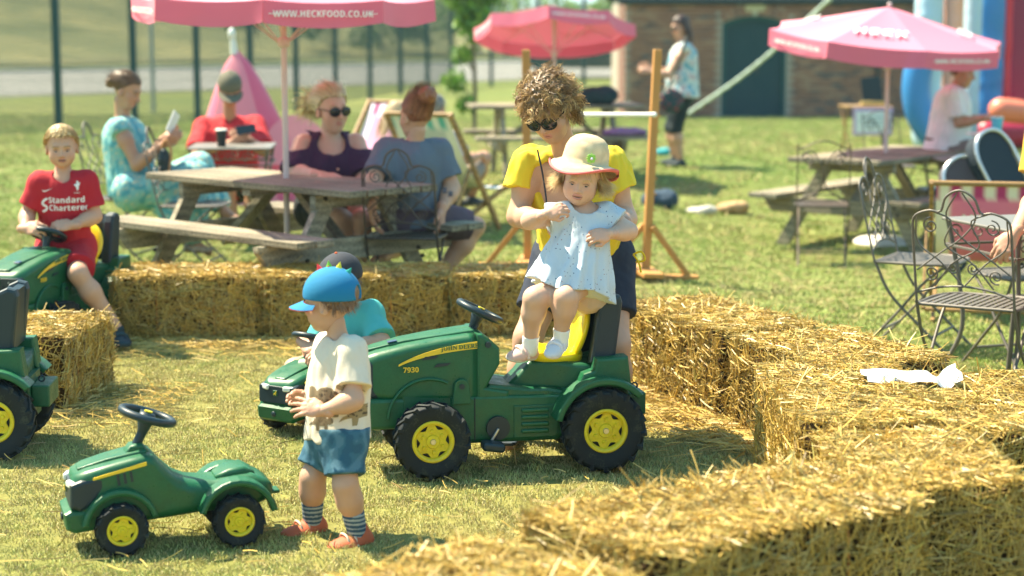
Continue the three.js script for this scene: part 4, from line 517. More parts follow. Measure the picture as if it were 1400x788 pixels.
function footShoe(t, name, an, to, up, len, w, c1, sole, o = {}) { // shoe round an ankle joint, toe direction to - an
  const u = up.clone().normalize(), f = to.clone().sub(an); f.addScaledVector(u, -f.dot(u)).normalize(); const x = f.clone().cross(u), B = new THREE.Matrix4().makeBasis(x, u, f), q = new THREE.Quaternion().setFromRotationMatrix(B), h = o.h ?? 0.075 * len / 0.25, at = (a, b, c = 0) => an.clone().addScaledVector(f, a * len).addScaledVector(u, b * h).addScaledVector(x, c * w);
  const P = [ell(at(-0.12, -0.62), [w * 0.46, h * 0.62, len * 0.17], q, 0.02), ell(at(0.2, -0.72), [w * 0.5, h * 0.5, len * 0.3], q, 0.03), ell(at(0.5, -0.85), [w * 0.5, h * 0.4, len * 0.24], q, 0.03), cap(at(0, 0.1), at(-0.02, -0.5), w * 0.40, w * 0.42, 0.02), planeCut(at(0, -1.1), u.clone().negate(), 0.006), planeCut(at(0, o.top ?? 0.08), u, 0.004)];
  const y0 = at(0, -0.82), g = nets(P, o.cell ?? 0.005, null, (v) => { const hh = v.clone().sub(y0).dot(u); return hh < 0 ? sole : c1; });
  const sh = obj(name, g, mat([1, 1, 1], 0.7, { vertexColors: true }), t);
  if (o.strap) for (const k of [0.16, 0.34]) { obj('strap', tube([at(k - 0.02, -0.75, -0.52), at(k, -0.22, -0.3), at(k + 0.01, -0.12, 0), at(k, -0.22, 0.3), at(k - 0.02, -0.75, 0.52)], o.strapR ?? 0.007, 16, 5), mat(o.strap, 0.7), sh); }
  return sh;
}
function strands(n, seed, root, flow, len, w, cols, seg = 4, wob = 0.2) { // ribbons from root(R)->{p,n}, flow(p,n,R)->direction
  const R = rng(seed), P = [], C = [];
  for (let i = 0; i < n; i++) { const r = root(R); if (!r) continue; let p = r.p.clone(), d = flow(r.p, r.n, R).normalize(); const l = len * (0.6 + 0.7 * R()) / seg, c = cols[R() * cols.length | 0], e = 0.75 + 0.5 * R(), side = d.clone().cross(r.n).normalize(); let a = [], ww = w * (0.6 + 0.6 * R()); const wx = (R() - 0.5) * wob, wy = (R() - 0.5) * wob;
    for (let k = 0; k <= seg; k++) { const wd = ww * (1 - 0.75 * k / seg); a.push(p.clone().addScaledVector(side, wd), p.clone().addScaledVector(side, -wd)); p = p.clone().addScaledVector(d, l); d.addScaledVector(side, wx).addScaledVector(r.n, wy - 0.02).addScaledVector(V(0, -1, 0), (r.g ?? 0.12)).normalize(); }
    for (let k = 0; k < seg; k++) for (const q of [0, 1, 2, 1, 3, 2]) { const v = a[k * 2 + q]; P.push(v.x, v.y, v.z); C.push(c[0] * e, c[1] * e, c[2] * e); } }
  const g = new THREE.BufferGeometry(); g.setAttribute('position', new THREE.Float32BufferAttribute(P, 3)); g.setAttribute('color', new THREE.Float32BufferAttribute(C, 3)); g.computeVertexNormals(); return g;
}
// cranium point for direction, head-local
const skull = (d, e, kid = 0) => { const r = [lerp(0.074, 0.079, kid) + e, lerp(0.088, 0.084, kid) + e, lerp(0.095, 0.094, kid) + e], c = V(0, lerp(0.035, 0.03, kid), -0.012), q = 1 / Math.sqrt((d.x / r[0]) ** 2 + (d.y / r[1]) ** 2 + (d.z / r[2]) ** 2); return { p: c.add(d.clone().multiplyScalar(q)), n: V(d.x / r[0] ** 2, d.y / r[1] ** 2, d.z / r[2] ** 2).normalize() }; };
const rdir = (R) => { let v; do v = V(R() * 2 - 1, R() * 2 - 1, R() * 2 - 1); while (v.lengthSq() > 1 || v.lengthSq() < 0.01); return v.normalize(); };
// region of the scalp that carries hair: d direction from cranium centre
const scalp = (d, front = 0.35, low = -0.55) => d.y > lerp(low, front, sstep(-0.35, 0.75, d.z)) ;
function hairCap(kid, e, front, low, noiseAmp = 0.003, col = [0.2, 0.13, 0.07], extra = []) {
  const c = V(0, lerp(0.035, 0.03, kid), -0.012), r = [lerp(0.074, 0.079, kid) + e, lerp(0.088, 0.084, kid) + e, lerp(0.095, 0.094, kid) + e];
  const P = [ell(c, r, null, 0.01), { t: 2, op: 'and', k: 0.008, fn: (x, y, z) => { const dz = (z - c.z) / r[2], dy = (y - c.y) / r[1]; return (lerp(low, front, sstep(-0.35, 0.75, dz)) - dy) * r[1] * 0.8; } }, ...extra, folds(noiseAmp, 60, 40, 60, 3)];
  return nets(P, 0.005, new THREE.Box3(c.clone().sub(V(...r)).addScalar(-0.016), c.clone().add(V(...r)).addScalar(0.016)), (v) => { const k = 0.8 + 0.5 * noise(v.x * 90, v.y * 25, v.z * 90); return col.map((q) => q * k); });
}
function person(o) {
  const { label, base, j, rad = {}, skin = SKIN, head, cell = 0.011 } = o, t = thing('person', label, 'person', base, 0, o.group), q = {};
  for (const k in j) q[k] = j[k].clone().sub(base);
  const S = q.shL.clone().add(q.shR).multiplyScalar(0.5), Hm = q.hipL.clone().add(q.hipR).multiplyScalar(0.5), Y = S.clone().sub(Hm), len = Y.length(), B = basis(q.shL.clone().sub(q.shR), Y), sw = q.shL.distanceTo(q.shR) / 2, hw = q.hipL.distanceTo(q.hipR) / 2;
  const r = { ua: 0.046, el: 0.038, wr: 0.026, th: 0.08, kn: 0.054, an: 0.036, calf: 0.06, depth: 0.105, belly: 1, neck: 0.052, chestW: 1, pel: 0.075, ...rad };
  const hc = head.c.clone().sub(base), hq = new THREE.Quaternion().setFromEuler(new THREE.Euler((head.pitch ?? 0) * D, (head.yaw ?? 0) * D, (head.roll ?? 0) * D, 'YXZ')), hs = head.size ?? 1;
  const hup = V(0, 1, 0).applyQuaternion(hq), at = (k) => Hm.clone().addScaledVector(B.y, len * k);
  const torso = (e) => [ell(at(0.74), [sw * 1.02 * r.chestW + e, len * 0.36 + e, r.depth + e], B.q, 0.05), ell(at(0.36).addScaledVector(B.z, r.depth * 0.12 * r.belly), [sw * 0.9 * r.belly + e, len * 0.36 + e, r.depth * 0.95 * r.belly + e], B.q, 0.05), cap(q.hipL, q.hipR, r.pel + e, r.pel + e, 0.05), cap(q.shL, q.shR, r.ua * 0.95 + e, r.ua * 0.95 + e, 0.05)];
  if (r.bust) for (const s of [-1, 1]) { const f = torso; }
  const bust = (e) => r.bust ? [-1, 1].map((s) => ell(at(0.66).addScaledVector(B.x, s * sw * 0.48).addScaledVector(B.z, r.depth * 0.72), [r.bust + e, r.bust * 1.05 + e, r.bust * 0.9 + e], B.q, 0.05)) : [];
  const arm = (L, e, f0 = 0, f1 = 2) => { const sh = q['sh' + L], el = q['el' + L], wr = q['wr' + L], m = sh.clone().lerp(el, 0.35), fm = el.clone().lerp(wr, 0.3); return [cap(sh, m, r.ua + e, r.ua * 1.02 + e, 0.03), cap(m, el, r.ua * 1.02 + e, r.el + e, 0.03), cap(el, fm, r.el + e, r.el * 1.03 + e, 0.03), cap(fm, wr, r.el * 1.03 + e, r.wr + e, 0.03)]; };
  const leg = (L, e) => { const h = q['hip' + L], kn = q['kn' + L], an = q['an' + L]; if (!kn) return []; const out = [cap(h, kn, r.th + e, r.kn + e, 0.04)]; if (an) { const c = kn.clone().lerp(an, 0.32); out.push(cap(kn, c, r.kn * 0.98 + e, r.calf + e, 0.03), cap(c, an, r.calf + e, r.an + e, 0.03)); } return out; };
  const foot = (L) => q['to' + L] ? [cap(q['an' + L], q['to' + L], r.an * 0.95, r.an * 0.75, 0.02)] : [];
  const tint = (v) => { const n = 1 + 0.05 * noise(v.x * 14, v.y * 14, v.z * 14) + 0.03 * noise(v.x * 60, v.y * 60, v.z * 60); return [skin[0] * n, skin[1] * n * 0.98, skin[2] * n * 0.97]; };
  const P = [...torso(0), ...bust(0), ...arm('L', 0), ...arm('R', 0), ...leg('L', 0), ...leg('R', 0), ...(o.bare ? [...foot('L'), ...foot('R')] : []), cap(S.clone().addScaledVector(B.y, -0.01), hc.clone().addScaledVector(hup, -0.075 * hs).addScaledVector(V(0, 0, 1).applyQuaternion(hq), -0.012 * hs), r.neck, r.neck * 0.92, 0.035)];
  const hg = headGeo({ skin, ...head, size: hs }); hg.applyQuaternion(hq).translate(hc.x, hc.y, hc.z);
  const gs = [nets(P, cell, null, tint), hg];
  for (const L of ['L', 'R']) { const h = o['hand' + L]; if (h) gs.push(handGeo(q['wr' + L], h.dir, h.n, { s: r.wr / 0.026 * (h.s ?? 1), skin, thumb: h.thumb ?? 1, curl: h.curl, spread: h.spread, cell: h.cell })); }
  const body = obj('body', gs, skinMat, t);
  const api = { t, q, S, Hm, B, len, sw, hw, r, torso, bust, arm, leg, at, hc, hq, hs, body,
    inHead(g) { g.scale(hs, hs, hs); g.applyQuaternion(hq).translate(hc.x, hc.y, hc.z); return g; },
    hp: (x, y, z) => V(x, y, z).multiplyScalar(hs).applyQuaternion(hq).add(hc),
    hair(gs, m = hairMat) { return obj('hair', merge([gs]).clone().scale(hs, hs, hs).applyQuaternion(hq).translate(hc.x, hc.y, hc.z), m, t); },
    // top: sleeve fraction of upper arm, hem as torso fraction, neck scoop radius
    top(name, m, { e = 0.013, sleeve = 0.7, flare = 1.15, hem = -0.12, neck = 0.075, neckUp = 0.02, neckF = 0.01, neckX = 0, amp = 0.005, cell: cl = 0.0095, extra = [], loose = 0, tint = null } = {}) {
      const Q = [...torso(e), ...bust(e)]; if (loose) Q.push(flatCap(at(0.8), at(hem), sw * 0.8, sw * (0.92 + loose), 0.06));
      else Q.push(flatCap(at(0.5), at(hem), sw * 0.9, Math.max(sw * 0.98, hw + r.pel) + e * 0.4, 0.05));
      Q.push({ ...planeCut(at(hem), B.y.clone().negate(), 0.006) });
      for (const L of ['L', 'R']) if (sleeve > 0) { const sh = q['sh' + L], el = q['el' + L]; if (el) { const end = sleeve <= 1 ? sh.clone().lerp(el, sleeve) : el.clone().lerp(q['wr' + L], sleeve - 1); if (sleeve > 1) { Q.push(cap(sh, el, r.ua + e, r.el + e, 0.03)); Q.push(flatCap(el, end, r.el + e, r.wr + e * 1.2, 0.03)); } else Q.push(flatCap(sh, end, r.ua + e * 1.1, r.ua * flare + e, 0.04)); } }
      Q.push(...extra); if (neck) Q.push(ell(S.clone().addScaledVector(B.y, neckUp).addScaledVector(B.z, neckF).addScaledVector(B.x, neckX), [neck, neck * 0.9, neck], B.q, 0.01, { op: 'sub' }));
      if (amp) Q.push(folds(amp, 16, 7, 16, sw * 37));
      const bb = bounds(Q.filter((p) => !p.op), 0.03); return obj(name, nets(Q, cl, bb, tint), m, t); },
    bottoms(name, m, { e = 0.014, to = 0.75, waist = 0.2, flare = 1.12, amp = 0.004, cell: cl = 0.0095, shin = 0, tint = null } = {}) {
      const Q = [cap(q.hipL, q.hipR, r.pel + e, r.pel + e, 0.05), cap(Hm, at(waist), Math.max(hw + r.pel * 0.4, r.pel) + e * 0.5, sw * 0.88 * r.belly + e, 0.06), planeCut(at(waist), B.y, 0.006)];
      for (const L of ['L', 'R']) { const h = q['hip' + L], kn = q['kn' + L]; if (!kn) continue; if (shin) { Q.push(cap(h, kn, r.th + e, r.kn + e, 0.04)); Q.push(flatCap(kn, kn.clone().lerp(q['an' + L], shin), r.kn + e, lerp(r.calf, r.an, shin) + e, 0.03)); } else Q.push(flatCap(h, h.clone().lerp(kn, to), r.th + e, lerp(r.th, r.kn, to) * flare + e, 0.04)); }
      if (amp) Q.push(folds(amp, 18, 14, 18, 5)); return obj(name, nets(Q, cl, bounds(Q.filter((p) => !p.op), 0.03), tint), m, t); },
    shades(c = [0.01, 0.012, 0.016], big = 1) { const g = []; for (const s of [-1, 1]) { g.push(new THREE.TorusGeometry(0.023 * big, 0.0032, 6, 22).scale(1.12, 0.95, 1).rotateY(s * 0.22).translate(s * 0.033, 0.0, 0.1)); g.push(rod(V(s * 0.058, 0.006, 0.094), V(s * 0.084, 0.008, -0.01), 0.0026, 0.0026, 6)); } g.push(rod(V(-0.012, 0.006, 0.106), V(0.012, 0.006, 0.106), 0.003, 0.003, 6)); const fr = obj('sunglasses', api.inHead(merge(g)), mat(c, 0.25), t); for (const s of [-1, 1]) obj('lens', api.inHead(merge([new THREE.SphereGeometry(0.03, 16, 8, 0, 6.2832, 0, 0.86).rotateX(Math.PI / 2).scale(1.1, 0.95, 0.35).rotateY(s * 0.22).translate(s * 0.033, 0, 0.0935)])), mat([0.012, 0.016, 0.022], 0.06), fr); return fr; },
  };
  return api;
}
function addCap(P, c, brimYawUp, o = {}) { // baseball cap in head space
  const { kid = 0, e = 0.017, y0 = 0.022, brim = 0.075, brimC = c, tilt = 0, back = false } = o, cc = V(0, lerp(0.035, 0.03, kid), -0.012), r = [lerp(0.074, 0.079, kid) + e, lerp(0.088, 0.084, kid) + e, lerp(0.095, 0.094, kid) + e];
  const Q = [ell(cc, r, null, 0.01), planeCut(V(0, y0, 0), V(0, -1, 0.12).normalize(), 0.004)]; if (back) Q.push(ell(V(0, y0 + 0.012, -r[2] - 0.01), [0.03, 0.03, 0.03], null, 0.006, { op: 'sub' }));
  const g = nets(Q, 0.004, new THREE.Box3(cc.clone().sub(V(...r)).addScalar(-0.01), cc.clone().add(V(...r)).addScalar(0.01)), o.tint);
  const crown = obj('cap', P.inHead(merge([g])), o.tint ? mat([1, 1, 1], 0.8, { vertexColors: true }) : cloth(c), P.t);
  const pts = [], nA = 16, nB = 6, pos = [], idx = []; for (let j = 0; j <= nB; j++) for (let i = 0; i <= nA; i++) { const a = lerp(-1.25, 1.25, i / nA), rr = 1 + (brim / r[2]) * (j / nB) * Math.cos(a * 1.08) ** 0.55, x = Math.sin(a) * r[0] * (1 + (rr - 1) * 0.35), z = Math.cos(a) * r[2] * rr - 0.012; pos.push(x, y0 + 0.012 - (z > 0 ? z * 0.12 : 0) - 0.016 * (x / 0.08) ** 2 - 0.012 * j / nB, z); } for (let j = 0; j < nB; j++) for (let i = 0; i < nA; i++) { const a = j * (nA + 1) + i; idx.push(a, a + 1, a + nA + 1, a + 1, a + nA + 2, a + nA + 1); }
  const bg = new THREE.BufferGeometry(); bg.setAttribute('position', new THREE.Float32BufferAttribute(pos, 3)); bg.setIndex(idx); bg.computeVertexNormals(); const top = plain(bg), bot = plain(bg).translate(0, -0.0035, 0); obj('brim', P.inHead(top), cloth(c), crown); obj('brim_underside', P.inHead(bot), cloth(brimC), crown);
  obj('cap_button', P.inHead(ball(0.007, 0, cc.y + r[1], -0.012)), cloth(o.button ?? c), crown);
  return crown;
}
// ---------------------------------------------------------------- picnic tables
const woodTex = noiseTex(41, 256, (u, v) => { const g = tile(u * 0.999, v, 3, 2), k = 0.76 + 0.2 * Math.sin((v * 46 + g * 5) * 6.2832 / 4) * 0.35 + 0.35 * (tile(u, v, 40, 8) - 0.5) + 0.3 * (g - 0.5); return [k, k * 0.97, k * 0.9]; }, true, 1.6);
const woods = [[0.42, 0.395, 0.33], [0.36, 0.33, 0.275], [0.48, 0.455, 0.39]].map((c) => mat(c, 0.8, { map: woodTex, bumpMap: woodTex, bumpScale: 0.003 })), boltM = mat([0.04, 0.035, 0.03], 0.6, { metalness: 0.5 });
function picnicTable(label, pos, yaw, { L = 1.8, W = 0.68, H = 0.74, bh = 0.44, bo: bOff = 0.55, group = 'wooden picnic tables' } = {}) {
  const t = thing('picnic_table', label, 'picnic table', pos, yaw, group), R = rng(pos.x * 100 + 900 | 0), wd = () => woods[R() * 3 | 0], n = 5, pw = W / n;
  for (let k = 0; k < n; k++) { const o = obj('tabletop_plank', rbx(L - 0.02 * R(), 0.038, pw - 0.012, 0.006), wd(), t); o.position.set(0.01 * (R() - 0.5), H - 0.019 + 0.002 * R(), -W / 2 + (k + 0.5) * pw); }
  for (const s of [-1, 1]) for (const k of [0, 1]) { const o = obj('bench_plank', rbx(L - 0.02 * R(), 0.038, 0.125, 0.006), wd(), t); o.position.set(0, bh - 0.019, s * (bOff + k * 0.137)); }
  for (const x of [-1, 1]) { const X = x * L * 0.32;
    obj('top_bearer', rbx(0.045, 0.075, W * 0.94, 0.005, X - x * 0.001, H - 0.078, 0), wd(), t);
    const b = new THREE.Shape([[-0.75, 0.39], [0.75, 0.39], [0.75, 0.36], [0.68, 0.27], [-0.68, 0.27], [-0.75, 0.36]].map(([a, c]) => new THREE.Vector2(a, c))); const bo = obj('bench_bearer', extr(b, 0.045, 0.004).rotateY(Math.PI / 2).translate(X + x * 0.048, bh - 0.43, 0), wd(), t);
    for (const s of [-1, 1]) { const lg = obj('leg', beam(V(X, H - 0.05, s * 0.2), V(X, -0.02, s * 0.62), 0.1, 0.045, Math.PI / 2), wd(), t); for (const [y, z] of [[0.36, 0.415], [0.31, 0.445], [0.68, 0.24]]) obj('bolt', new THREE.CylinderGeometry(0.012, 0.012, 0.012, 8).rotateZ(Math.PI / 2).translate(X + x * (y > 0.5 ? 0.03 : 0.077), y, s * z), boltM, lg); }
    obj('brace', beam(V(X * 0.95, 0.33, 0), V(X * 0.18, H - 0.045, 0), 0.09, 0.045, 0), wd(), t); }
  obj('cross_batten', rbx(0.07, 0.04, W * 0.9, 0.005, 0, H - 0.06, 0.0), wd(), t);
  return t;
}
const PT1c = G(391, 244, 0.74); PT1c.y = 0;
picnicTable('weathered picnic table where the plum and grey dressed people sit', PT1c, -43 * D, { L: 1.82, W: 0.66, bh: 0.5, bo: 0.5 });
const PT2c = G(1211, 209, 0.56); PT2c.y = -0.18;
picnicTable('empty weathered picnic table with a pink parasol and metal chairs', PT2c, 52 * D, { L: 1.8, W: 0.8 });
const PT3c = V(0.44, groundY(0.44, -20), -20);
picnicTable('picnic table beyond the limbo posts with a dark bag on it', PT3c, 7 * D, { L: 1.8 });
// ---------------------------------------------------------------- parasols
const pinkM = mat([0.77, 0.175, 0.285], 0.75, { physical: true, transmission: 0.22, thickness: 0, bumpMap: weave, bumpScale: 0.0006 }), inkM = mat([0.82, 0.78, 0.78], 0.7), poleM = mat([0.62, 0.52, 0.5], 0.4);
function parasol(label, pos, { apex = 1.78, R = 0.83, drop = 0.27, val = 0.12, tilt = [0, 0], yaw = 0, base = false, bottom = 0 }) {
  const t = thing('parasol', label, 'parasol', pos, 0, 'pink parasols'), head = new THREE.Group();
  obj('pole', rod(V(0, bottom, 0), V(0, apex - 0.05, 0), 0.017, 0.017, 12), poleM, t); obj('finial', [ball(0.02, 0, apex + 0.02, 0), new THREE.CylinderGeometry(0.012, 0.022, 0.05, 10).translate(0, apex - 0.01, 0)], mat([0.5, 0.4, 0.4], 0.4), t); obj('runner_hub', lathe([[0.018, 0], [0.035, 0.01], [0.035, 0.05], [0.018, 0.06]], 14).translate(0, apex - 0.5, 0), poleM, t);
  const E = new THREE.Euler(tilt[0], yaw, tilt[1], 'XZY'), M = new THREE.Matrix4().makeRotationFromEuler(E).setPosition(0, apex, 0), c = Math.cos(Math.PI / 8), s = Math.sin(Math.PI / 8);
  for (let k = 0; k < 8; k++) { const a = k * Math.PI / 4, MA = M.clone().multiply(new THREE.Matrix4().makeRotationY(a)), put = (g) => g.applyMatrix4(MA);
    const pos_ = [], idx = [], nr = 8, nc = 6; for (let i = 0; i <= nr; i++) for (let j = 0; j <= nc; j++) { const u = i / nr, v = j / nc * 2 - 1, sag = 0.028 * Math.sin(u * Math.PI) + 0.03 * u * (1 - v * v) * 0.6, rr = R * u; pos_.push(v * rr * s, -drop * Math.pow(u, 1.25) - sag, rr * c * (1 - 0.03 * u * (1 - v * v))); } for (let i = 0; i < nr; i++) for (let j = 0; j < nc; j++) { const q = i * (nc + 1) + j; idx.push(q, q + nc + 1, q + 1, q + 1, q + nc + 1, q + nc + 2); }
    const g = new THREE.BufferGeometry(); g.setAttribute('position', new THREE.Float32BufferAttribute(pos_, 3)); g.setIndex(idx); g.computeVertexNormals(); const pn = obj('canopy_panel', put(g), pinkM, t);
    const vp = [], vi = []; for (let i = 0; i <= 3; i++) for (let j = 0; j <= nc; j++) { const v = j / nc * 2 - 1; vp.push(v * R * s, -drop - 0.018 * (1 - v * v) - val * i / 3 - (i === 3 ? 0.012 * (1 - v * v) : 0), R * c * (1 - 0.03 * (1 - v * v)) + 0.002 + 0.008 * (i / 3) * Math.sin(v * 7 + k)); } for (let i = 0; i < 3; i++) for (let j = 0; j < nc; j++) { const q = i * (nc + 1) + j; vi.push(q, q + nc + 1, q + 1, q + 1, q + nc + 1, q + nc + 2); }
    const vg = new THREE.BufferGeometry(); vg.setAttribute('position', new THREE.Float32BufferAttribute(vp, 3)); vg.setIndex(vi); vg.computeVertexNormals(); const vo = obj('valance', put(vg), pinkM, t);
    if (k % 2 === 0) obj('lettering', put(merge([text('WWW.HECKFOOD.CO.UK', 0.034, 0.001), bx(0.07, 0.004, 0.001, -0.265, 0, 0), bx(0.07, 0.004, 0.001, 0.265, 0, 0)]).translate(0, -drop - val * 0.6, R * c + 0.006)), inkM, vo);
    else { const tilt_ = Math.atan2(drop * 1.1, R * c); const tg = text('HECK', R * 0.125, 0.001); tg.rotateX(-Math.PI / 2 + tilt_).translate(0, -drop * 0.629 - 0.002, R * c * 0.68); obj('lettering', put(tg), inkM, pn); }
    obj('rib', put(orient(new THREE.CylinderGeometry(0.004, 0.004, Math.hypot(R, drop), 5), V(0, -0.02, 0).applyAxisAngle(V(0, 1, 0), Math.PI / 8), V(0, -drop - 0.012, R * 0.99).applyAxisAngle(V(0, 1, 0), Math.PI / 8))), poleM, t);
    obj('strut', put(rod(V(0, -0.48, 0.02).applyAxisAngle(V(0, 1, 0), Math.PI / 8), V(0, -drop * 0.55 - 0.02, R * 0.55).applyAxisAngle(V(0, 1, 0), Math.PI / 8), 0.0035, 0.0035, 5)), poleM, t); }
  if (base) { obj('weighted_base', lathe([[0.001, 0.075], [0.04, 0.075], [0.05, 0.06], [0.2, 0.045], [0.24, 0.02], [0.24, 0]], 32), mat([0.66, 0.63, 0.58], 0.6), t); obj('base_sleeve', new THREE.CylinderGeometry(0.03, 0.03, 0.3, 12).translate(0, 0.2, 0), mat([0.02, 0.04, 0.05], 0.5), t); }
  return t;
}
parasol('pink parasol rising through the table with the seated couple', PT1c, { apex: 1.985, R: 0.86, drop: 0.22, yaw: 0.39, tilt: [0.02, -0.012], base: true });
parasol('pink parasol with white lettering over the empty picnic table', PT2c, { apex: 1.91, R: 0.97, drop: 0.23, val: 0.13, yaw: 0.52, tilt: [0.10, -0.07], base: true });
parasol('pink parasol seen from beneath beyond the woman in yellow', PT3c, { apex: 1.73, R: 0.84, drop: 0.19, val: 0.13, yaw: 0.3, tilt: [-0.26, 0.0], base: true });
// ---------------------------------------------------------------- wrought iron folding chairs and table
const ironM = mat([0.15, 0.135, 0.12], 0.5, { metalness: 0.3 }), ironB = mat([0.11, 0.09, 0.075], 0.5, { metalness: 0.5 });
function spiral(cx, cy, r, a0, turns, dir, z, n = 16) { const p = []; for (let i = 0; i <= n; i++) { const t = i / n, a = a0 + dir * t * turns * 6.2832, rr = r * (1 - 0.78 * t); p.push(V(cx + Math.cos(a) * rr, cy + Math.sin(a) * rr, z)); } return p; }
function bistroChair(label, pos, yaw, { plain: simple = false, m = ironM, W = 0.4 } = {}) { // sitter faces local +z
  const t = thing('bistro_chair', label, 'chair', pos, yaw, 'wrought iron folding chairs'), w = W / 2, lean = (y) => -0.17 - (y - 0.45) * 0.24, B = (x, y) => V(x, y, lean(y));
  const top = []; if (simple) top.push(B(-w, 0.88), B(-w * 0.8, 0.885), B(-w * 0.4, 0.925), B(0, 0.94), B(w * 0.4, 0.925), B(w * 0.8, 0.885), B(w, 0.88)); else top.push(B(-w, 0.76), B(-w * 0.95, 0.83), B(-w * 0.62, 0.86), B(-w * 0.42, 0.855), B(-w * 0.28, 0.92), B(0, 0.95), B(w * 0.28, 0.92), B(w * 0.42, 0.855), B(w * 0.62, 0.86), B(w * 0.95, 0.83), B(w, 0.76));
  obj('back_frame', [tube(top, 0.0056, 40, 6), ...[-1, 1].map((s) => rod(simple ? B(s * w, 0.92) : B(s * w, 0.76), B(s * w, 0.46), 0.0056, 0.0056, 6)), tube([B(-w, 0.5), B(-w * 0.5, 0.53), B(0, 0.54), B(w * 0.5, 0.53), B(w, 0.5)], 0.005, 16, 6)], m, t);
  const toB = (pts) => pts.map((p) => B(p.x, p.y)), sc = [];
  if (simple) for (const s of [-1, 1]) { sc.push(tube(toB(spiral(s * w * 0.6, 0.8, 0.05, s > 0 ? 0.3 : 2.84, 1.4, s, 0)), 0.0055, 24, 5)); sc.push(tube([B(s * w * 0.85, 0.83), B(s * w * 0.5, 0.87), B(s * w * 0.15, 0.78), B(s * 0.008, 0.72), B(s * w * 0.1, 0.6), B(s * w * 0.5, 0.53), B(s * w * 0.95, 0.49)], 0.006, 24, 5)); sc.push(tube(toB(spiral(s * w * 0.6, 0.56, 0.035, s > 0 ? 3.3 : 6, 1.3, -s, 0)), 0.0038, 20, 5)); }
  else { for (const s of [-1, 1]) { sc.push(tube([B(s * w * 0.55, 0.855), B(s * w * 0.2, 0.82), B(s * w * 0.35, 0.72), B(-s * w * 0.2, 0.64), B(-s * w * 0.6, 0.535)], 0.0038, 24, 5)); sc.push(tube([B(s * w * 0.05, 0.94), B(s * w * 0.3, 0.84), B(s * w * 0.05, 0.76), B(-s * w * 0.45, 0.68), B(-s * w * 0.95, 0.6)], 0.0038, 24, 5)); sc.push(tube([B(s * w * 0.92, 0.83), B(s * w * 0.9, 0.72), B(s * w * 0.45, 0.64), B(0, 0.54)], 0.0038, 20, 5)); for (const [x, y, r, a] of [[0.62, 0.795, 0.035, 1.6], [0.66, 0.59, 0.032, -1.2], [0.2, 0.62, 0.026, -1.2]]) sc.push(tube(toB(spiral(s * w * x, y, r, s > 0 ? a : Math.PI - a, 1.5, -s, 0)), 0.0035, 22, 5)); } }
  obj('scrollwork', sc, m, t);
  const seat = obj('seat', [tube([V(-w, 0.45, -0.16), V(-w * 1.02, 0.45, 0.1), V(-w * 0.75, 0.45, 0.205), V(0, 0.45, 0.22), V(w * 0.75, 0.45, 0.205), V(w * 1.02, 0.45, 0.1), V(w, 0.45, -0.16)], 0.008, 40, 6), rod(V(-w, 0.45, -0.165), V(w, 0.45, -0.165), 0.008, 0.008, 6)], m, t);
  for (let k = 0; k < 13; k++) { const x = lerp(-w * 0.92, w * 0.92, k / 12), ze = 0.205 - 0.05 * (x / w) ** 4; obj('seat_strip', rbx(0.019, 0.004, ze + 0.16, 0.001, x, 0.451, (ze - 0.16) / 2), m, seat); }
  obj('cross_strips', Array.from({ length: 9 }, (_, k) => rbx(W * 0.98, 0.003, 0.016, 0.001, 0, 0.447, -0.14 + k * 0.042)), m, seat);
  for (const s of [-1, 1]) { obj('leg', tube([V(s * w, 0.46, -0.172), V(s * w, 0.3, -0.09), V(s * w, 0.15, 0.06), V(s * w, 0, 0.22)], 0.0075, 16, 6), m, t); obj('leg', tube([V(s * w * 0.9, 0.445, 0.18), V(s * w * 0.9, 0.36, 0.08), V(s * w * 0.9, 0.18, -0.07), V(s * w * 0.9, 0, -0.24)], 0.0075, 16, 6), m, t); }
  obj('stretcher', rod(V(-w, 0.09, 0.13), V(w, 0.09, 0.13), 0.007, 0.007, 6), m, t); obj('stretcher', rod(V(-w * 0.9, 0.1, -0.145), V(w * 0.9, 0.1, -0.145), 0.007, 0.007, 6), m, t);
  return t;
}
const onG = (px, py) => { const g = G(px, py); g.y = groundY(g.x, g.z); return g; }, atZ = (px, z) => V((px - 700) / FPX * z, groundY((px - 700) / FPX * z, -z), -z);
bistroChair('ornate dark iron chair with its back to the bales and one scroll hump', atZ(1345, 8.0), 148 * D, { W: 0.42 });
bistroChair('dark iron chair standing side on between the bales and the picnic table', atZ(1262, 9.45), 62 * D);
bistroChair('pale iron chair with round scrolls at the end of the empty table', atZ(1126, 14.1), 172 * D, { plain: true, m: ironB, W: 0.38 });
bistroChair('iron chair behind the empty picnic table beside the parasol pole', atZ(1219, 17.6), 12 * D, { plain: true, m: ironB, W: 0.36 });
bistroChair('ornate iron chair behind the person with the hair bun', atZ(556, 10.55), 172 * D, { m: ironB, W: 0.4 });
bistroChair('iron chair carrying the woman in the turquoise dress', atZ(172, 12.75), 78 * D);
bistroChair('empty iron chair between the turquoise dress and the long table', atZ(262, 12.3), 84 * D);
bistroChair('iron chair half cut off at the edge beside the small iron table', atZ(1412, 8.9), 200 * D);
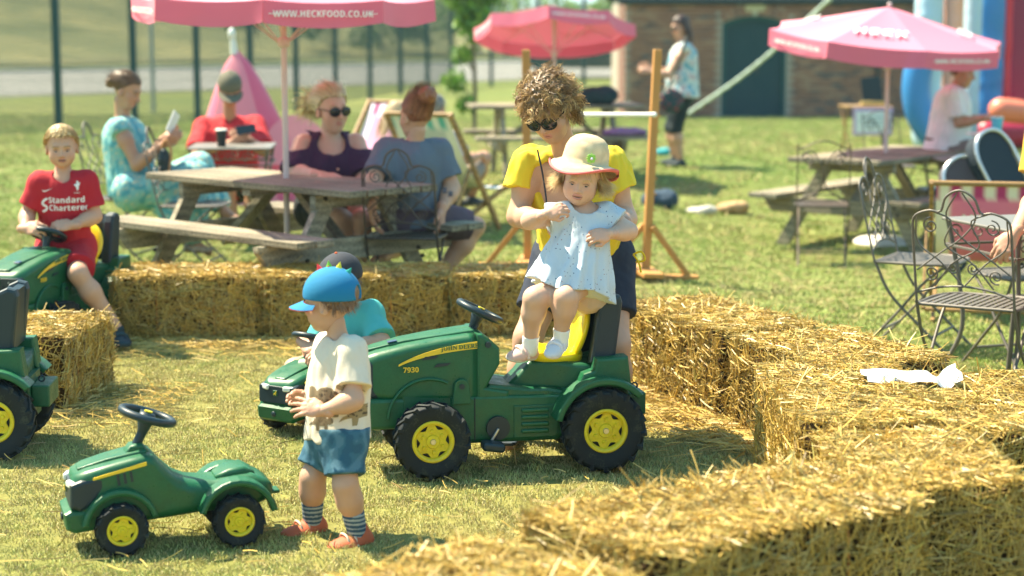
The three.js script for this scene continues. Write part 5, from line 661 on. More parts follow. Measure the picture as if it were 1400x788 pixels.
function ironTable(label, pos, yaw, r = 0.36, sq = true) { const t = thing('iron_table', label, 'table', pos, yaw, 'wrought iron tables'); const top = obj('tabletop', sq ? rbx(r * 2, 0.014, r * 2, 0.006, 0, 0.72, 0) : new THREE.CylinderGeometry(r, r, 0.014, 30).translate(0, 0.72, 0), mat([0.2, 0.19, 0.17], 0.45, { metalness: 0.3 }), t); obj('apron_rail', [[-1, 0], [1, 0], [0, 1], [0, -1]].map(([a, b]) => rbx(a ? 0.012 : r * 1.9, 0.012, a ? r * 1.9 : 0.012, 0.002, a * r * 0.95, 0.6, b * r * 0.95)), ironM, t); const sc = []; for (const b of [-1, 1]) for (let k = 0; k < 5; k++) { const pts = spiral(-r * 0.8 + k * r * 0.4, 0.655, 0.04, 0, 1.4, 1, b * r * 0.95); sc.push(tube(pts, 0.004, 18, 4)); } obj('scroll_frieze', sc, ironM, t); for (const a of [-1, 1]) for (const b of [-1, 1]) obj('leg', tube([V(a * r * 0.93, 0.715, b * r * 0.93), V(a * r * 0.8, 0.45, b * r * 0.8), V(a * r * 0.75, 0.2, b * r * 0.75), V(a * r * 0.95, 0, b * r * 0.95)], 0.011, 16, 6), ironM, t); return t; }
ironTable('small iron table with scroll frieze in front of the man in red', atZ(318, 13.9), 0.05, 0.3);
ironTable('iron garden table cut off at the edge behind the ornate chair', atZ(1425, 8.65), 0.3, 0.32);
ironTable('iron table behind the folded pushchair with bright things on it', atZ(1335, 15.2), 0.08, 0.36);
{ const p = atZ(303, 13.75); const t = thing('coffee_cup', 'black takeaway cup with a pale rim on the small iron table', 'cup', V(p.x, 0.727, p.z)); obj('cup_body', lathe([[0.001, 0], [0.03, 0], [0.042, 0.12], [0.039, 0.12], [0.028, 0.005]], 20), mat([0.01, 0.015, 0.018], 0.5), t); obj('cup_lid', lathe([[0.001, 0.128], [0.034, 0.128], [0.044, 0.122], [0.044, 0.115]], 20), mat([0.7, 0.66, 0.6], 0.5), t); }
{ const p = atZ(1362, 15.1); for (const [dx, dz, c, n, lb] of [[0, 0, [0.1, 0.45, 0.65], 'paper_cup', 'blue and white paper cup on the iron table by the pushchair'], [-0.16, 0.1, [0.75, 0.7, 0.6], 'paper_plate', 'pale paper plate on the iron table by the pushchair']]) { const t = thing(n, lb, n.split('_')[1], V(p.x + dx, 0.727, p.z + dz)); if (dx) { obj('rim', lathe([[0.06, 0.004], [0.11, 0.018], [0.112, 0.014]], 20), mat(c, 0.6), t); obj('well', new THREE.CylinderGeometry(0.062, 0.062, 0.005, 20).translate(0, 0.004, 0), mat(c, 0.6), t); } else { obj('cup_body', lathe([[0.001, 0], [0.035, 0], [0.05, 0.14], [0.046, 0.14]], 18), mat(c, 0.5), t); obj('rim_band', new THREE.TorusGeometry(0.049, 0.004, 6, 18).rotateX(Math.PI / 2).translate(0, 0.14, 0), mat([0.8, 0.8, 0.78], 0.5), t); } } }
// ---------------------------------------------------------------- deckchairs
const pineM = mat([0.5, 0.31, 0.13], 0.6, { map: woodTex });
function deckchair(label, pos, yaw, c1, c2, c3, { W = 0.56 } = {}) { // sitter faces local +z; top bar at the back
  const t = thing('deckchair', label, 'deckchair', pos, yaw, 'striped deckchairs'), w = W / 2, top = V(0, 0.92, -0.42), low = V(0, 0.3, 0.42);
  for (const s of [-1, 1]) { obj('long_rail', beam(V(s * w, 0.95, -0.45), V(s * w, 0.02, 0.32), 0.026, 0.045), pineM, t); obj('cross_rail', beam(V(s * (w - 0.035), 0.34, 0.5), V(s * (w - 0.035), 0.02, -0.55), 0.024, 0.042), pineM, t); obj('prop', beam(V(s * (w + 0.03), 0.6, -0.16), V(s * (w + 0.03), 0.1, -0.5), 0.02, 0.035), pineM, t); }
  obj('top_bar', rod(V(-w - 0.02, 0.94, -0.44), V(w + 0.02, 0.94, -0.44), 0.018, 0.018, 10), pineM, t); obj('front_bar', rod(V(-w, 0.33, 0.48), V(w, 0.33, 0.48), 0.018, 0.018, 10), pineM, t); obj('rear_bar', rod(V(-w - 0.02, 0.1, -0.5), V(w + 0.02, 0.1, -0.5), 0.014, 0.014, 8), pineM, t);
  const pos_ = [], col = [], idx = [], nu = 18, nv = 24; for (let i = 0; i <= nv; i++) for (let j = 0; j <= nu; j++) { const u = i / nv, x = lerp(-w + 0.03, w - 0.03, j / nu), sag = 0.19 * Math.sin(u * Math.PI) * (1 + 0.15 * u); pos_.push(x, lerp(0.955, 0.34, u) - sag, lerp(-0.445, 0.485, u) - sag * 0.25); const st = Math.floor(j / nu * 9) % 2; col.push(...(u < 0.1 ? (st ? c1 : c2) : (j < 3 || j > nu - 3) ? c2 : c3)); } for (let i = 0; i < nv; i++) for (let j = 0; j < nu; j++) { const q = i * (nu + 1) + j; idx.push(q, q + 1, q + nu + 1, q + 1, q + nu + 2, q + nu + 1); }
  const g = new THREE.BufferGeometry(); g.setAttribute('position', new THREE.Float32BufferAttribute(pos_, 3)); g.setAttribute('color', new THREE.Float32BufferAttribute(col, 3)); g.setIndex(idx); g.computeVertexNormals(); const sl = obj('fabric_sling', plain(g), mat([1, 1, 1], 0.85, { vertexColors: true }), t);
  return [t, sl];
}
{
  const [d1, s1] = deckchair('deckchair with pink sling and striped top edge behind the iron chairs', atZ(1352, 10.6), 166 * D, [0.45, 0.04, 0.22], [0.8, 0.78, 0.8], [0.8, 0.22, 0.42], { W: 0.72 }); d1.scale.setScalar(0.82);
  obj('lettering', [text('HECK', 0.09, 0.002).rotateY(Math.PI).rotateX(-0.72).translate(0, 0.7, -0.41)], inkM, s1);
  deckchair('deckchair with purple and white striped sling behind the blonde woman', atZ(503, 15.6), -30 * D, [0.3, 0.05, 0.16], [0.7, 0.62, 0.72], [0.5, 0.25, 0.4]);
  deckchair('deckchair with pale grey sling and teal striped top edge', atZ(612, 14.6), 152 * D, [0.1, 0.45, 0.45], [0.75, 0.78, 0.76], [0.5, 0.56, 0.58]);
}
// ---------------------------------------------------------------- limbo posts and bar
{
  const post = (label, pos, lean, yaw, H) => { const t = thing('limbo_post', label, 'post', pos, yaw, 'limbo posts'), m = mat([0.5, 0.24, 0.065], 0.65); t.rotation.z = lean; obj('upright', rbx(0.05, H, 0.05, 0.005, 0, H / 2, 0), m, t); for (const s of [-1, 1]) { obj('foot', rbx(0.34, 0.03, 0.07, 0.005, s * 0.17, 0.016, s * 0.036), m, t); obj('foot', rbx(0.07, 0.03, 0.5, 0.005, s * 0.032, 0.047, 0), m, t); obj('brace', beam(V(s * 0.27, 0.03, s * 0.036), V(s * 0.02, 0.34, s * 0.036), 0.05, 0.035), m, t); } for (let k = 0; k < 11; k++) obj('peg', rod(V(0.02, 0.34 + k * 0.1, 0), V(0.045, 0.345 + k * 0.1, 0), 0.006, 0.006, 6), m, t); return t; };
  post('orange wooden limbo post with pegs behind the girl', atZ(884, 12.1), -0.045, 0.15, 1.46);
  post('orange wooden limbo post half hidden behind the woman in yellow', atZ(722, 12.5), 0.01, -0.1, 1.44);
  const a = A(640, 158, 12.35), b = A(895, 157, 11.98); tag(obj('limbo_bar', [rod(A(731, 157, 12.42), b, 0.014, 0.014, 10), ball(0.016, b.x, b.y, b.z)], mat([0.8, 0.8, 0.77], 0.4)), 'white limbo bar resting on pegs between the wooden posts', 'bar');
}
// ---------------------------------------------------------------- things about the lawn
{ // inflatable
  const t = thing('bouncy_castle', 'blue, pink and red inflatable with tall columns beyond the parasol', 'bouncy castle', V(6.2, groundY(6, -25), -25)), blue = mat([0.03, 0.2, 0.5], 0.35), pale = mat([0.42, 0.6, 0.75], 0.35), peach = mat([0.78, 0.4, 0.3], 0.4), redM = mat([0.42, 0.02, 0.06], 0.4), mar = mat([0.2, 0.02, 0.06], 0.45), loc = (px, py, z) => A(px, py, z).sub(t.position);
  const col = (px, w, m, n, z = 25, y0 = -1, H = 3.4) => { const p = loc(px, 100, z); return obj(n, nets([cap(V(p.x, 0.2, p.z), V(p.x, H, p.z), w / 2, w / 2, 0.02), folds(0.012, 2, 9, 2)], 0.06), m, t); };
  col(1268, 0.36, pale, 'column', 24.2); col(1302, 0.26, peach, 'column', 24.3); col(1328, 0.24, pale, 'column', 24.5); col(1350, 0.42, blue, 'column', 25); col(1372, 0.2, mat([0.62, 0.03, 0.07], 0.4), 'column', 25.2);
  obj('back_wall', nets([{ t: 2, k: 0.01, box: new THREE.Box3(loc(1365, 200, 26.2).setY(-0.1).add(V(0, 0, -0.3)), loc(1640, 0, 26.2).setY(3.5).add(V(0, 0, 0.3))), fn: (x, y, z) => { const c = loc(1500, 100, 26.2), dx = Math.abs(x - c.x) - 1.25, dy = Math.abs(y - 1.6) - 1.7, dz = Math.abs(z - c.z) - 0.14 - 0.05 * Math.abs(Math.sin((x - c.x) * 5)); return Math.max(dx, dy, dz); } }], 0.06), mar, t);
  const pts = []; for (let k = 0; k <= 10; k++) { const a = lerp(115, 262, k / 10) * D; pts.push(loc(1300, 120, 22.5).add(V(Math.cos(a) * 0.42, Math.sin(a) * 0.62, 0.1 * k / 10))); } obj('curved_rail', tube(pts, 0.17, 40, 12), blue, t);
  obj('curved_rail', tube(pts.map((p) => p.clone().add(V(0.2, 0.05, -0.25))), 0.16, 40, 12), pale, t);
  obj('step_bed', rbx(2.4, 0.4, 1.8, 0.18, loc(1450, 150, 25).x, 0.2, -0.4), redM, t); obj('side_bolster', nets([cap(loc(1368, 150, 23.4), loc(1440, 158, 23.6), 0.15, 0.15)], 0.05), mat([0.72, 0.2, 0.12], 0.4), t);
}
{ // strap guying the inflatable
  const a = A(940, 156, 37), b = A(1142, -8, 30); tag(obj('guy_strap', [tube([a, a.clone().lerp(b, 0.5).add(V(0, -0.12, 0)), b], 0.028, 30, 6), ...Array.from({ length: 14 }, (_, k) => ball(0.042, ...a.clone().lerp(b, (k + 0.5) / 14).add(V(0, -0.48 * ((k + 0.5) / 14) * (1 - (k + 0.5) / 14), 0)).toArray(), 1, 1, 1, 6))], mat([0.5, 0.62, 0.58], 0.7)), 'pale knotted rope stretched across the dark door', 'rope'); }
{ // sign table
  const p = atZ(1182, 23), t = thing('folding_sign_table', 'small folding table with a white notice hung from its edge', 'table', p, 0.05); obj('tabletop', rbx(0.56, 0.025, 0.5, 0.006, 0, 0.6, 0), pineM, t); for (const s of [-1, 1]) for (const z of [-0.2, 0.2]) obj('leg', rod(V(s * 0.26, 0.6, z), V(s * (0.2 + (z > 0 ? 0.06 : 0)), 0, -z * 0.6), 0.012), pineM, t); const n = obj('notice', rbx(0.48, 0.33, 0.012, 0.003, 0.03, 0.43, 0.26), mat([0.5, 0.35, 0.55], 0.7), t); obj('notice_sheet', rbx(0.41, 0.25, 0.004, 0.001, 0.03, 0.425, 0.2695), mat([0.72, 0.74, 0.76], 0.7), n); for (const [y, w] of [[0.49, 0.3], [0.44, 0.34], [0.39, 0.26]]) obj('notice_line', rbx(w, 0.016, 0.002, 0.0005, 0.03, y, 0.273), mat([0.3, 0.45, 0.5], 0.7), n);
  const b = thing('chalkboard', 'small black chalkboard menu leaning on the folding sign table', 'board', V(p.x + 0.1, p.y + 0.615, p.z - 0.02)); b.rotation.x = -0.15; obj('board_panel', rbx(0.24, 0.3, 0.014, 0.003, 0, 0.19, 0).rotateZ(0.12), mat([0.008, 0.02, 0.025], 0.6), b); obj('board_stand', rbx(0.3, 0.045, 0.1, 0.008, 0, 0.022, 0), mat([0.5, 0.36, 0.12], 0.6), b);
}
{ // folded pushchair
  const t = thing('pushchair', 'dark pushchair with silver edged seat and hood beside the iron table', 'pushchair', atZ(1345, 13.6), -0.2), fab = mat([0.015, 0.028, 0.045], 0.85), fab2 = mat([0.075, 0.06, 0.075], 0.85), sil = mat([0.6, 0.62, 0.64], 0.3, { metalness: 0.85 });
  t.scale.setScalar(1.25); const shell = (x, rot, c) => { const s = new THREE.Shape(); s.moveTo(-0.13, 0); s.lineTo(-0.14, 0.36); s.quadraticCurveTo(-0.12, 0.5, 0, 0.5); s.quadraticCurveTo(0.12, 0.5, 0.14, 0.36); s.lineTo(0.13, 0); return s; };
  const place = (g, x, y, z, rz, ry = 0.5) => g.rotateY(ry).rotateZ(rz).translate(x, y, z);
  const so = obj('seat_shell', place(extr(shell(), 0.09, 0.02), 0.1, 0.22, 0, 0.62), fab2, t), ring = (o) => { const p = shell().getPoints(10).map((v) => V(v.x, v.y, o)); return tube(p, 0.012, 40, 6, false); };
  obj('silver_edging', place(ring(0.045), 0.1, 0.22, 0, 0.62), sil, so); obj('hood', place(extr(shell(), 0.1, 0.02), 0.2, 0.34, -0.06, 0.48, 0.75), fab, t); obj('silver_edging', place(ring(0.055), 0.2, 0.34, -0.06, 0.48, 0.75), sil, t);
  obj('frame_tube', [tube([V(0.28, 0.05, 0.15), V(0.1, 0.3, 0.17), V(-0.1, 0.52, 0.15)], 0.013, 20, 6), tube([V(0.28, 0.05, -0.15), V(0.1, 0.3, -0.17), V(-0.1, 0.52, -0.15)], 0.013, 20, 6), tube([V(-0.15, 0.05, 0.15), V(0.15, 0.2, 0.16), V(0.34, 0.42, 0.15)], 0.013, 20, 6), tube([V(-0.15, 0.05, -0.15), V(0.15, 0.2, -0.16), V(0.34, 0.42, -0.15)], 0.013, 20, 6)], sil, t); obj('handle', tube([V(0.34, 0.42, 0.16), V(0.36, 0.48, 0), V(0.34, 0.42, -0.16)], 0.016, 16, 8), fab, t);
  for (const [x, r] of [[-0.15, 0.075], [0.28, 0.11]]) for (const s of [-1, 1]) { const w = obj('wheel', new THREE.TorusGeometry(r - 0.015, 0.016, 8, 24).translate(x, r, s * 0.18), fab, t); obj('wheel_hub', new THREE.CylinderGeometry(r * 0.5, r * 0.5, 0.018, 14).rotateX(Math.PI / 2).translate(x, r, s * 0.18), sil, w); }
  obj('footwell', nets([ell(V(0.12, 0.2, 0), [0.16, 0.1, 0.13], null, 0.03), folds(0.01, 9, 9, 9)], 0.02), fab, t);
}
{ // small things on the grass
  const bag = (n, lb, cat, px, z, r, m, q) => { const p = atZ(px, z), o = obj(n, nets([ell(V(0, r[1] * 0.75, 0), r, null, 0.03), ell(V(r[0] * 0.5, r[1] * 1.1, 0), [r[0] * 0.5, r[1] * 0.6, r[2] * 0.7], null, 0.05), planeCut(V(0, 0, 0), V(0, -1, 0), 0.01), folds(0.02, 9, 9, 9, q)], 0.016), m); o.position.copy(p); tag(o, lb, cat); return o; };
  bag('cloth_bag', 'navy and teal bag slumped on the grass behind the limbo post', 'bag', 903, 17.4, [0.17, 0.09, 0.12], cloth([0.02, 0.05, 0.09]), 1); bag('crumpled_towel', 'white crumpled towel on the grass beside the navy bag', 'towel', 958, 17.4, [0.15, 0.03, 0.08], cloth([0.5, 0.48, 0.43]), 4); bag('tan_cushion', 'tan cushion lying on the grass by the picnic bench', 'cushion', 1003, 17.6, [0.15, 0.07, 0.1], cloth([0.4, 0.26, 0.13]), 7);
  bag('bottle_bag', 'small bright blue bag on the grass near the standing woman', 'bag', 906, 23.2, [0.09, 0.05, 0.06], cloth([0.05, 0.42, 0.5]), 9);
  const hb = bag('holdall', 'dark teal holdall standing on the distant picnic table', 'bag', 817, 19.9, [0.2, 0.11, 0.13], cloth([0.008, 0.03, 0.04]), 3); hb.position.y = PT3c.y + 0.74;
  const pu = bag('purple_jacket', 'purple jacket bundled on the distant picnic bench', 'jacket', 852, 19.45, [0.22, 0.045, 0.1], cloth([0.22, 0.12, 0.25]), 5); pu.position.y = PT3c.y + 0.44;
}
{ // pink play tent behind the man in red
  const p = atZ(338, 17.2), t = thing('pink_tent', 'pink pop-up tent with a pointed top behind the man in red', 'tent', p, 0.3), pm = mat([0.72, 0.13, 0.25], 0.6, { physical: true, transmission: 0.3, thickness: 0 }), pm2 = mat([0.8, 0.3, 0.38], 0.6, { physical: true, transmission: 0.3, thickness: 0 }), top = V(-0.08, 1.37, 0), fo = 5;
  for (let k = 0; k < fo; k++) { const a0 = k / fo * 6.2832, a1 = (k + 1) / fo * 6.2832, pos_ = [], idx = [], nu = 8, nv = 10; for (let i = 0; i <= nv; i++) for (let j = 0; j <= nu; j++) { const u = i / nv, a = lerp(a0, a1, j / nu), rr = 0.62 * Math.pow(u, 0.72) * (1 - 0.08 * Math.sin(j / nu * Math.PI)); pos_.push(top.x * (1 - u) + Math.cos(a) * rr, lerp(top.y, 0, u), Math.sin(a) * rr * 0.8); } for (let i = 0; i < nv; i++) for (let j = 0; j < nu; j++) { const q = i * (nu + 1) + j; idx.push(q, q + 1, q + nu + 1, q + 1, q + nu + 2, q + nu + 1); } const g = new THREE.BufferGeometry(); g.setAttribute('position', new THREE.Float32BufferAttribute(pos_, 3)); g.setIndex(idx); g.computeVertexNormals(); obj('tent_panel', g, k % 2 ? pm2 : pm, t); }
  obj('tent_finial', [rod(top.clone().add(V(-0.02, -0.05, 0)), top.clone().add(V(-0.04, 0.15, 0)), 0.035, 0.02), ball(0.035, -0.12, 1.5, 0, 1, 1.6, 1)], mat([0.72, 0.72, 0.68], 0.6), t);
  obj('tent_flap', new THREE.CircleGeometry(0.3, 24, 0, Math.PI).scale(1.1, 1.5, 1).rotateX(-0.25).translate(0.38, 0.35, 0.42), pm2, t);
}
// ---- woman in yellow holding the girl
const BLONDE = [[0.62, 0.42, 0.17], [0.5, 0.32, 0.12], [0.72, 0.52, 0.25]], SANDY = [[0.42, 0.28, 0.12], [0.33, 0.2, 0.08], [0.55, 0.39, 0.2]], BROWN = [[0.13, 0.07, 0.035], [0.18, 0.1, 0.05], [0.09, 0.05, 0.025]], CURLY = [[0.26, 0.15, 0.062], [0.38, 0.235, 0.1], [0.18, 0.1, 0.045], [0.54, 0.37, 0.17]], GINGER = [[0.26, 0.1, 0.05], [0.2, 0.07, 0.04], [0.33, 0.14, 0.07]];
const shortHair = (P, { kid = 1, front = 0.35, low = -0.6, cols, n = 2600, len = 0.045, e = 0.006, seed = 4, fringe = 0.5, capped = false }) => P.hair([hairCap(kid, e, front, low, 0.003, cols[0]), strands(n, seed, (R) => { const d = rdir(R); if (!scalp(d, front - 0.05, low) || (capped && (d.y > -0.14 || d.z > 0.5))) return null; const r = skull(d, e * 0.6, kid); r.g = 0.05; return r; }, (p, nn, R) => V(p.x * 2 + (R() - 0.5) * 0.6, -0.4 - Math.max(0, -p.z) * 4, fringe * (p.z > -0.03 ? 1 : -0.2)).addScaledVector(nn, 0.35 + 0.25 * R()), len, 0.0017, cols)]);
{
  const z = 7.3, P = person({ label: 'woman in a yellow blouse and sunglasses bending forward to lift the small girl', base: V(0.2, 0, -7.45), skin: SKIN, cell: 0.01,
    head: { c: A(752, 150, 7.13), yaw: -24, pitch: 32, roll: 6, size: 0.98, brow: [0.25, 0.15, 0.08] }, rad: { bust: 0.062, depth: 0.11, th: 0.085, ua: 0.046, belly: 1.02, neck: 0.05 },
    j: { shL: A(834, 226, 7.3), shR: A(724, 226, 7.28), elL: A(856, 300, 7.28), wrL: A(846, 304, 7.06), elR: A(708, 296, 7.27), wrR: A(752, 304, 7.02), hipL: A(832, 352, 7.52), hipR: A(764, 352, 7.5), knL: A(842, 470, 7.34), anL: A(842, 588, 7.5), knR: A(722, 462, 7.34), anR: A(704, 592, 7.38), toR: A(692, 612, 7.2), toL: A(842, 600, 7.36) },
    handR: { dir: V(0.75, -0.35, 0.15), n: V(-0.1, 0.25, 1), thumb: 1, curl: 0.35, s: 0.95 }, handL: { dir: V(-0.85, 0.05, 0.25), n: V(0.2, 0.2, 1), thumb: -1, curl: 0.4, s: 0.95 }, bare: true });
  P.top('blouse', cloth([0.76, 0.55, 0.025]), { e: 0.018, sleeve: 0.46, flare: 1.28, hem: -0.02, neck: 0.135, neckUp: -0.01, neckF: 0.13, neckX: -0.03, amp: 0.014, loose: 0.1, cell: 0.0075 });
  for (const s of [-1, 1]) { const a = P.q[s > 0 ? 'shL' : 'shR']; }
  P.bottoms('shorts', cloth([0.012, 0.02, 0.045]), { e: 0.02, to: 0.68, waist: 0.16, flare: 1.12 });
  P.shades([0.008, 0.01, 0.014], 1.12);
  for (const [a, b, c, d] of [[[735, 205], [743, 245], [747, 285], [741, 312]], [[779, 192], [784, 210], [787, 224], [788, 240]]]) obj('lanyard_cord', tube([a, b, c, d].map((p, i) => A(p[0], p[1], 7.13 - i * 0.012).sub(P.t.position)), 0.0035, 20, 5), mat([0.01, 0.015, 0.03], 0.6), P.t);
  { const c = A(866, 348, 7.36).sub(P.t.position); obj('blouse_tie', [tube([c, c.clone().add(V(0.03, 0.012, 0.01)), c.clone().add(V(0.045, -0.02, 0.01)), c.clone().add(V(0.01, -0.03, 0))], 0.004, 16, 5), tube([c, c.clone().add(V(0.02, -0.03, 0.01)), c.clone().add(V(0.03, -0.07, 0.01))], 0.004, 10, 5)], cloth([0.78, 0.56, 0.012]), P.t); }
  { // curls: springs of hair all over the head
    const R = rng(91), gs = [hairCap(0, 0.026, 0.3, -0.85, 0.012, [0.16, 0.09, 0.04])], cols = CURLY;
    for (let i = 0; i < 330; i++) { const d = rdir(R); if (!scalp(d, 0.2, -0.95)) continue; const base = skull(d, 0.004 + 0.02 * R(), 0), c = cols[R() * 4 | 0], vol = 0.75 + 0.5 * noise(d.x * 2.2, d.y * 2.2, d.z * 2.2 + 4), out = base.n.clone().multiplyScalar(0.75).add(V((R() - 0.5) * 0.9, -0.45 + (R() - 0.5) * 0.7, (R() - 0.5) * 0.9 + (d.z > 0.3 ? 0.25 : 0))).normalize(), u = out.clone().cross(V(R() - 0.5, R() - 0.5, R() - 0.5)).normalize(), w = out.clone().cross(u), L = (0.036 + 0.042 * R()) * vol * (d.y < -0.1 ? 1.15 : 1), rr = 0.006 + 0.006 * R(), turns = 0.7 + 1.1 * R(), ph = R() * 6.28, hand = R() < 0.5 ? -1 : 1;
      for (let m = 0; m < 12; m++) { const e = 0.7 + 0.65 * R(), jx = (R() - 0.5) * 0.018, jy = (R() - 0.5) * 0.018, l2 = L * (0.7 + 0.5 * R()), p2 = ph + (R() - 0.5) * 0.9, pts = []; for (let k = 0; k <= 8; k++) { const t = k / 8, a = p2 + hand * t * turns * 6.28; pts.push(base.p.clone().addScaledVector(out, t * l2).addScaledVector(u, jx + Math.cos(a) * rr * (0.5 + t * 0.7)).addScaledVector(w, jy + Math.sin(a) * rr * (0.5 + t * 0.7)).addScaledVector(V(0, -1, 0), t * t * 0.02)); } gs.push(paint(tube(pts, 0.0006 + 0.0006 * R(), 10, 3), () => c.map((q) => q * e))); } }
    gs.push(strands(2600, 8, (R) => { const d = rdir(R); if (!scalp(d, 0.2, -0.9)) return null; return skull(d, 0.03, 0); }, (p, n, R) => n.clone().add(V(R() - 0.5, R() - 0.6, R() - 0.5).multiplyScalar(1.8)), 0.038, 0.0006, cols, 5, 0.9));
    P.hair(gs);
  }
  for (const L of ['R', 'L']) { const a = P.q['an' + L], b = P.q['to' + L]; obj('sandal', [rbx(0.085, 0.016, 0.23, 0.008, 0, 0, 0).applyQuaternion(new THREE.Quaternion().setFromUnitVectors(V(0, 0, 1), b.clone().sub(a).setY(0).normalize())).translate((a.x + b.x * 1.2) / 2.2, 0.03, (a.z + b.z * 1.2) / 2.2), new THREE.TorusGeometry(0.042, 0.008, 6, 14, Math.PI).translate(lerp(a.x, b.x, 0.75), 0.04, lerp(a.z, b.z, 0.75))], mat([0.02, 0.04, 0.06], 0.7), P.t); }
}
// ---- girl in the straw hat
{
  const base = A(760, 490, 6.95), kidR = { ua: 0.0285, el: 0.027, wr: 0.0205, th: 0.046, kn: 0.0375, calf: 0.039, an: 0.026, depth: 0.072, belly: 1.05, neck: 0.034, pel: 0.055 };
  const P = person({ label: 'small girl in a straw sun hat and pale blue spotted dress', base, skin: PALE, cell: 0.0075,
    head: { c: A(796, 243, 6.95), yaw: -10, pitch: 9, roll: -9, size: 0.87, kid: 1, mouth: 0.15, brow: [0.5, 0.34, 0.2], iris: [0.04, 0.06, 0.08] }, rad: kidR,
    j: { shL: A(828, 294, 6.97), shR: A(774, 294, 6.95), elL: A(860, 316, 6.95), wrL: A(833, 320, 6.86), elR: A(724, 302, 6.92), wrR: A(747, 293, 6.84), hipL: A(812, 378, 6.98), hipR: A(783, 378, 6.96), knR: A(731, 408, 6.82), anR: A(725, 468, 6.9), toR: A(695, 486, 6.86), knL: A(774, 406, 6.8), anL: A(767, 457, 6.87), toL: A(750, 480, 6.78) },
    handR: { dir: V(0.8, 0.35, 0.2), n: V(-0.2, 0.5, 1), thumb: 1, curl: 0.85, s: 0.88 }, handL: { dir: V(-0.9, -0.05, 0.3), n: V(0.1, 0.6, 1), thumb: -1, curl: 0.7, s: 0.88 } });
  const dots = noiseTex(31, 256, (() => { const R = rng(6), pts = []; for (let i = 0; i < 26; i++) pts.push([R(), R(), 0.010 + 0.007 * R(), R()]); return (u, v) => { for (const [a, b, r, c] of pts) { const dx = Math.min(Math.abs(u - a), 1 - Math.abs(u - a)), dy = Math.min(Math.abs(v - b), 1 - Math.abs(v - b)); if (dx * dx + dy * dy < r * r) return c < 0.6 ? [0.3, 0.4, 0.55] : c < 0.85 ? [0.62, 0.45, 0.5] : [0.45, 0.42, 0.55]; } return [0.80, 0.85, 0.9]; }; })(), true, 7);
  const dm = mat([0.88, 0.88, 0.88], 0.85, { map: dots, bumpMap: weave, bumpScale: 0.001 }), loc = (p) => p.sub(base), a0 = loc(A(802, 300, 6.95)), a1 = loc(A(780, 397, 6.9)), ax = a1.clone().sub(a0), L = ax.length(); ax.normalize(); const side = V(1, 0, 0).addScaledVector(ax, -ax.x).normalize(), fw = side.clone().cross(ax);
  const hemOff = (th) => 0.012 * Math.sin(th * 3 + 1) ;
  const skirt = { t: 2, k: 0.02, box: new THREE.Box3().setFromPoints([a0, a1]).expandByScalar(0.2), fn: (x, y, z) => { const px = x - a0.x, py = y - a0.y, pz = z - a0.z, t = px * ax.x + py * ax.y + pz * ax.z, u = px * side.x + py * side.y + pz * side.z, v = px * fw.x + py * fw.y + pz * fw.z, th = Math.atan2(v, u), q = clamp(t / L, 0, 1.1), rad = lerp(0.077, 0.156, Math.pow(q, 0.8)) * (1 + 0.085 * q * Math.sin(th * 12 + 2.5 * noise(x * 9, y * 9, z * 9)) + 0.05 * q * Math.sin(th * 4 + 0.7)), rr = Math.hypot(u, v / 0.74); return Math.max((rr - rad) * 0.75, t - L - hemOff(th), -t - 0.03); } };
  const Q = [...P.torso(0.012).slice(0, 1), skirt, flatCap(P.q.shL, P.q.shL.clone().lerp(P.q.elL, 0.5), 0.045, 0.058, 0.02), flatCap(P.q.shR, P.q.shR.clone().lerp(P.q.elR, 0.5), 0.045, 0.058, 0.02), cap(P.q.shL, P.q.shR, 0.044, 0.044, 0.03), ell(P.S.clone().add(V(-0.005, 0.035, 0.02)), [0.052, 0.04, 0.052], null, 0.008, { op: 'sub' }), folds(0.004, 26, 12, 26, 2)];
  obj('dress', nets(Q, 0.0055, bounds(Q.filter((p) => !p.op), 0.02)), dm, P.t);
  obj('underskirt', nets([ell(loc(A(806, 402, 6.98)), [0.085, 0.075, 0.07], new THREE.Quaternion().setFromAxisAngle(V(0, 0, 1), 0.15), 0.02), folds(0.006, 30, 12, 30, 9)], 0.007, null), cloth([0.55, 0.42, 0.33]), P.t);
  obj('garment_tag', rbx(0.026, 0.034, 0.003, 0.001).rotateZ(-0.3).translate(...loc(A(818, 402, 6.88)).toArray()), mat([0.7, 0.62, 0.5], 0.8), P.t);
  for (const [k, c, st] of [['R', [0.66, 0.42, 0.36], [0.78, 0.6, 0.52]], ['L', [0.6, 0.62, 0.68], [0.72, 0.7, 0.74]]]) { footShoe(P.t, 'shoe', P.q['an' + k].clone().add(V(0, -0.012, 0)), P.q['to' + k], V(k === 'R' ? 0.25 : 0.2, 1, 0.3), 0.125, 0.058, c, [0.68, 0.62, 0.58], { h: 0.052, strap: st, strapR: 0.008, cell: 0.0035 }); obj('sock', nets([flatCap(P.q['an' + k].clone().add(V(0, -0.03, 0)), P.q['an' + k].clone().lerp(P.q['kn' + k], 0.14), 0.0275, 0.032, 0.01), folds(0.002, 60, 20, 60)], 0.004), cloth([0.78, 0.78, 0.76]), P.t); }
  // hair
  P.hair([hairCap(1, 0.004, 0.3, -0.75, 0.003, [0.5, 0.32, 0.13]), strands(1700, 12, (R) => { const d = rdir(R); if (!scalp(d, 0.25, -0.55) || d.y > 0.35) return null; const r = skull(d, 0.004, 1); r.g = 0.2; return r; }, (p, n, R) => V(p.x * 3, -1.2, p.z > 0.05 ? 0.3 : -0.1).addScaledVector(n, 0.5 + R() * 0.6), 0.085, 0.0016, BLONDE, 6, 0.8)]);
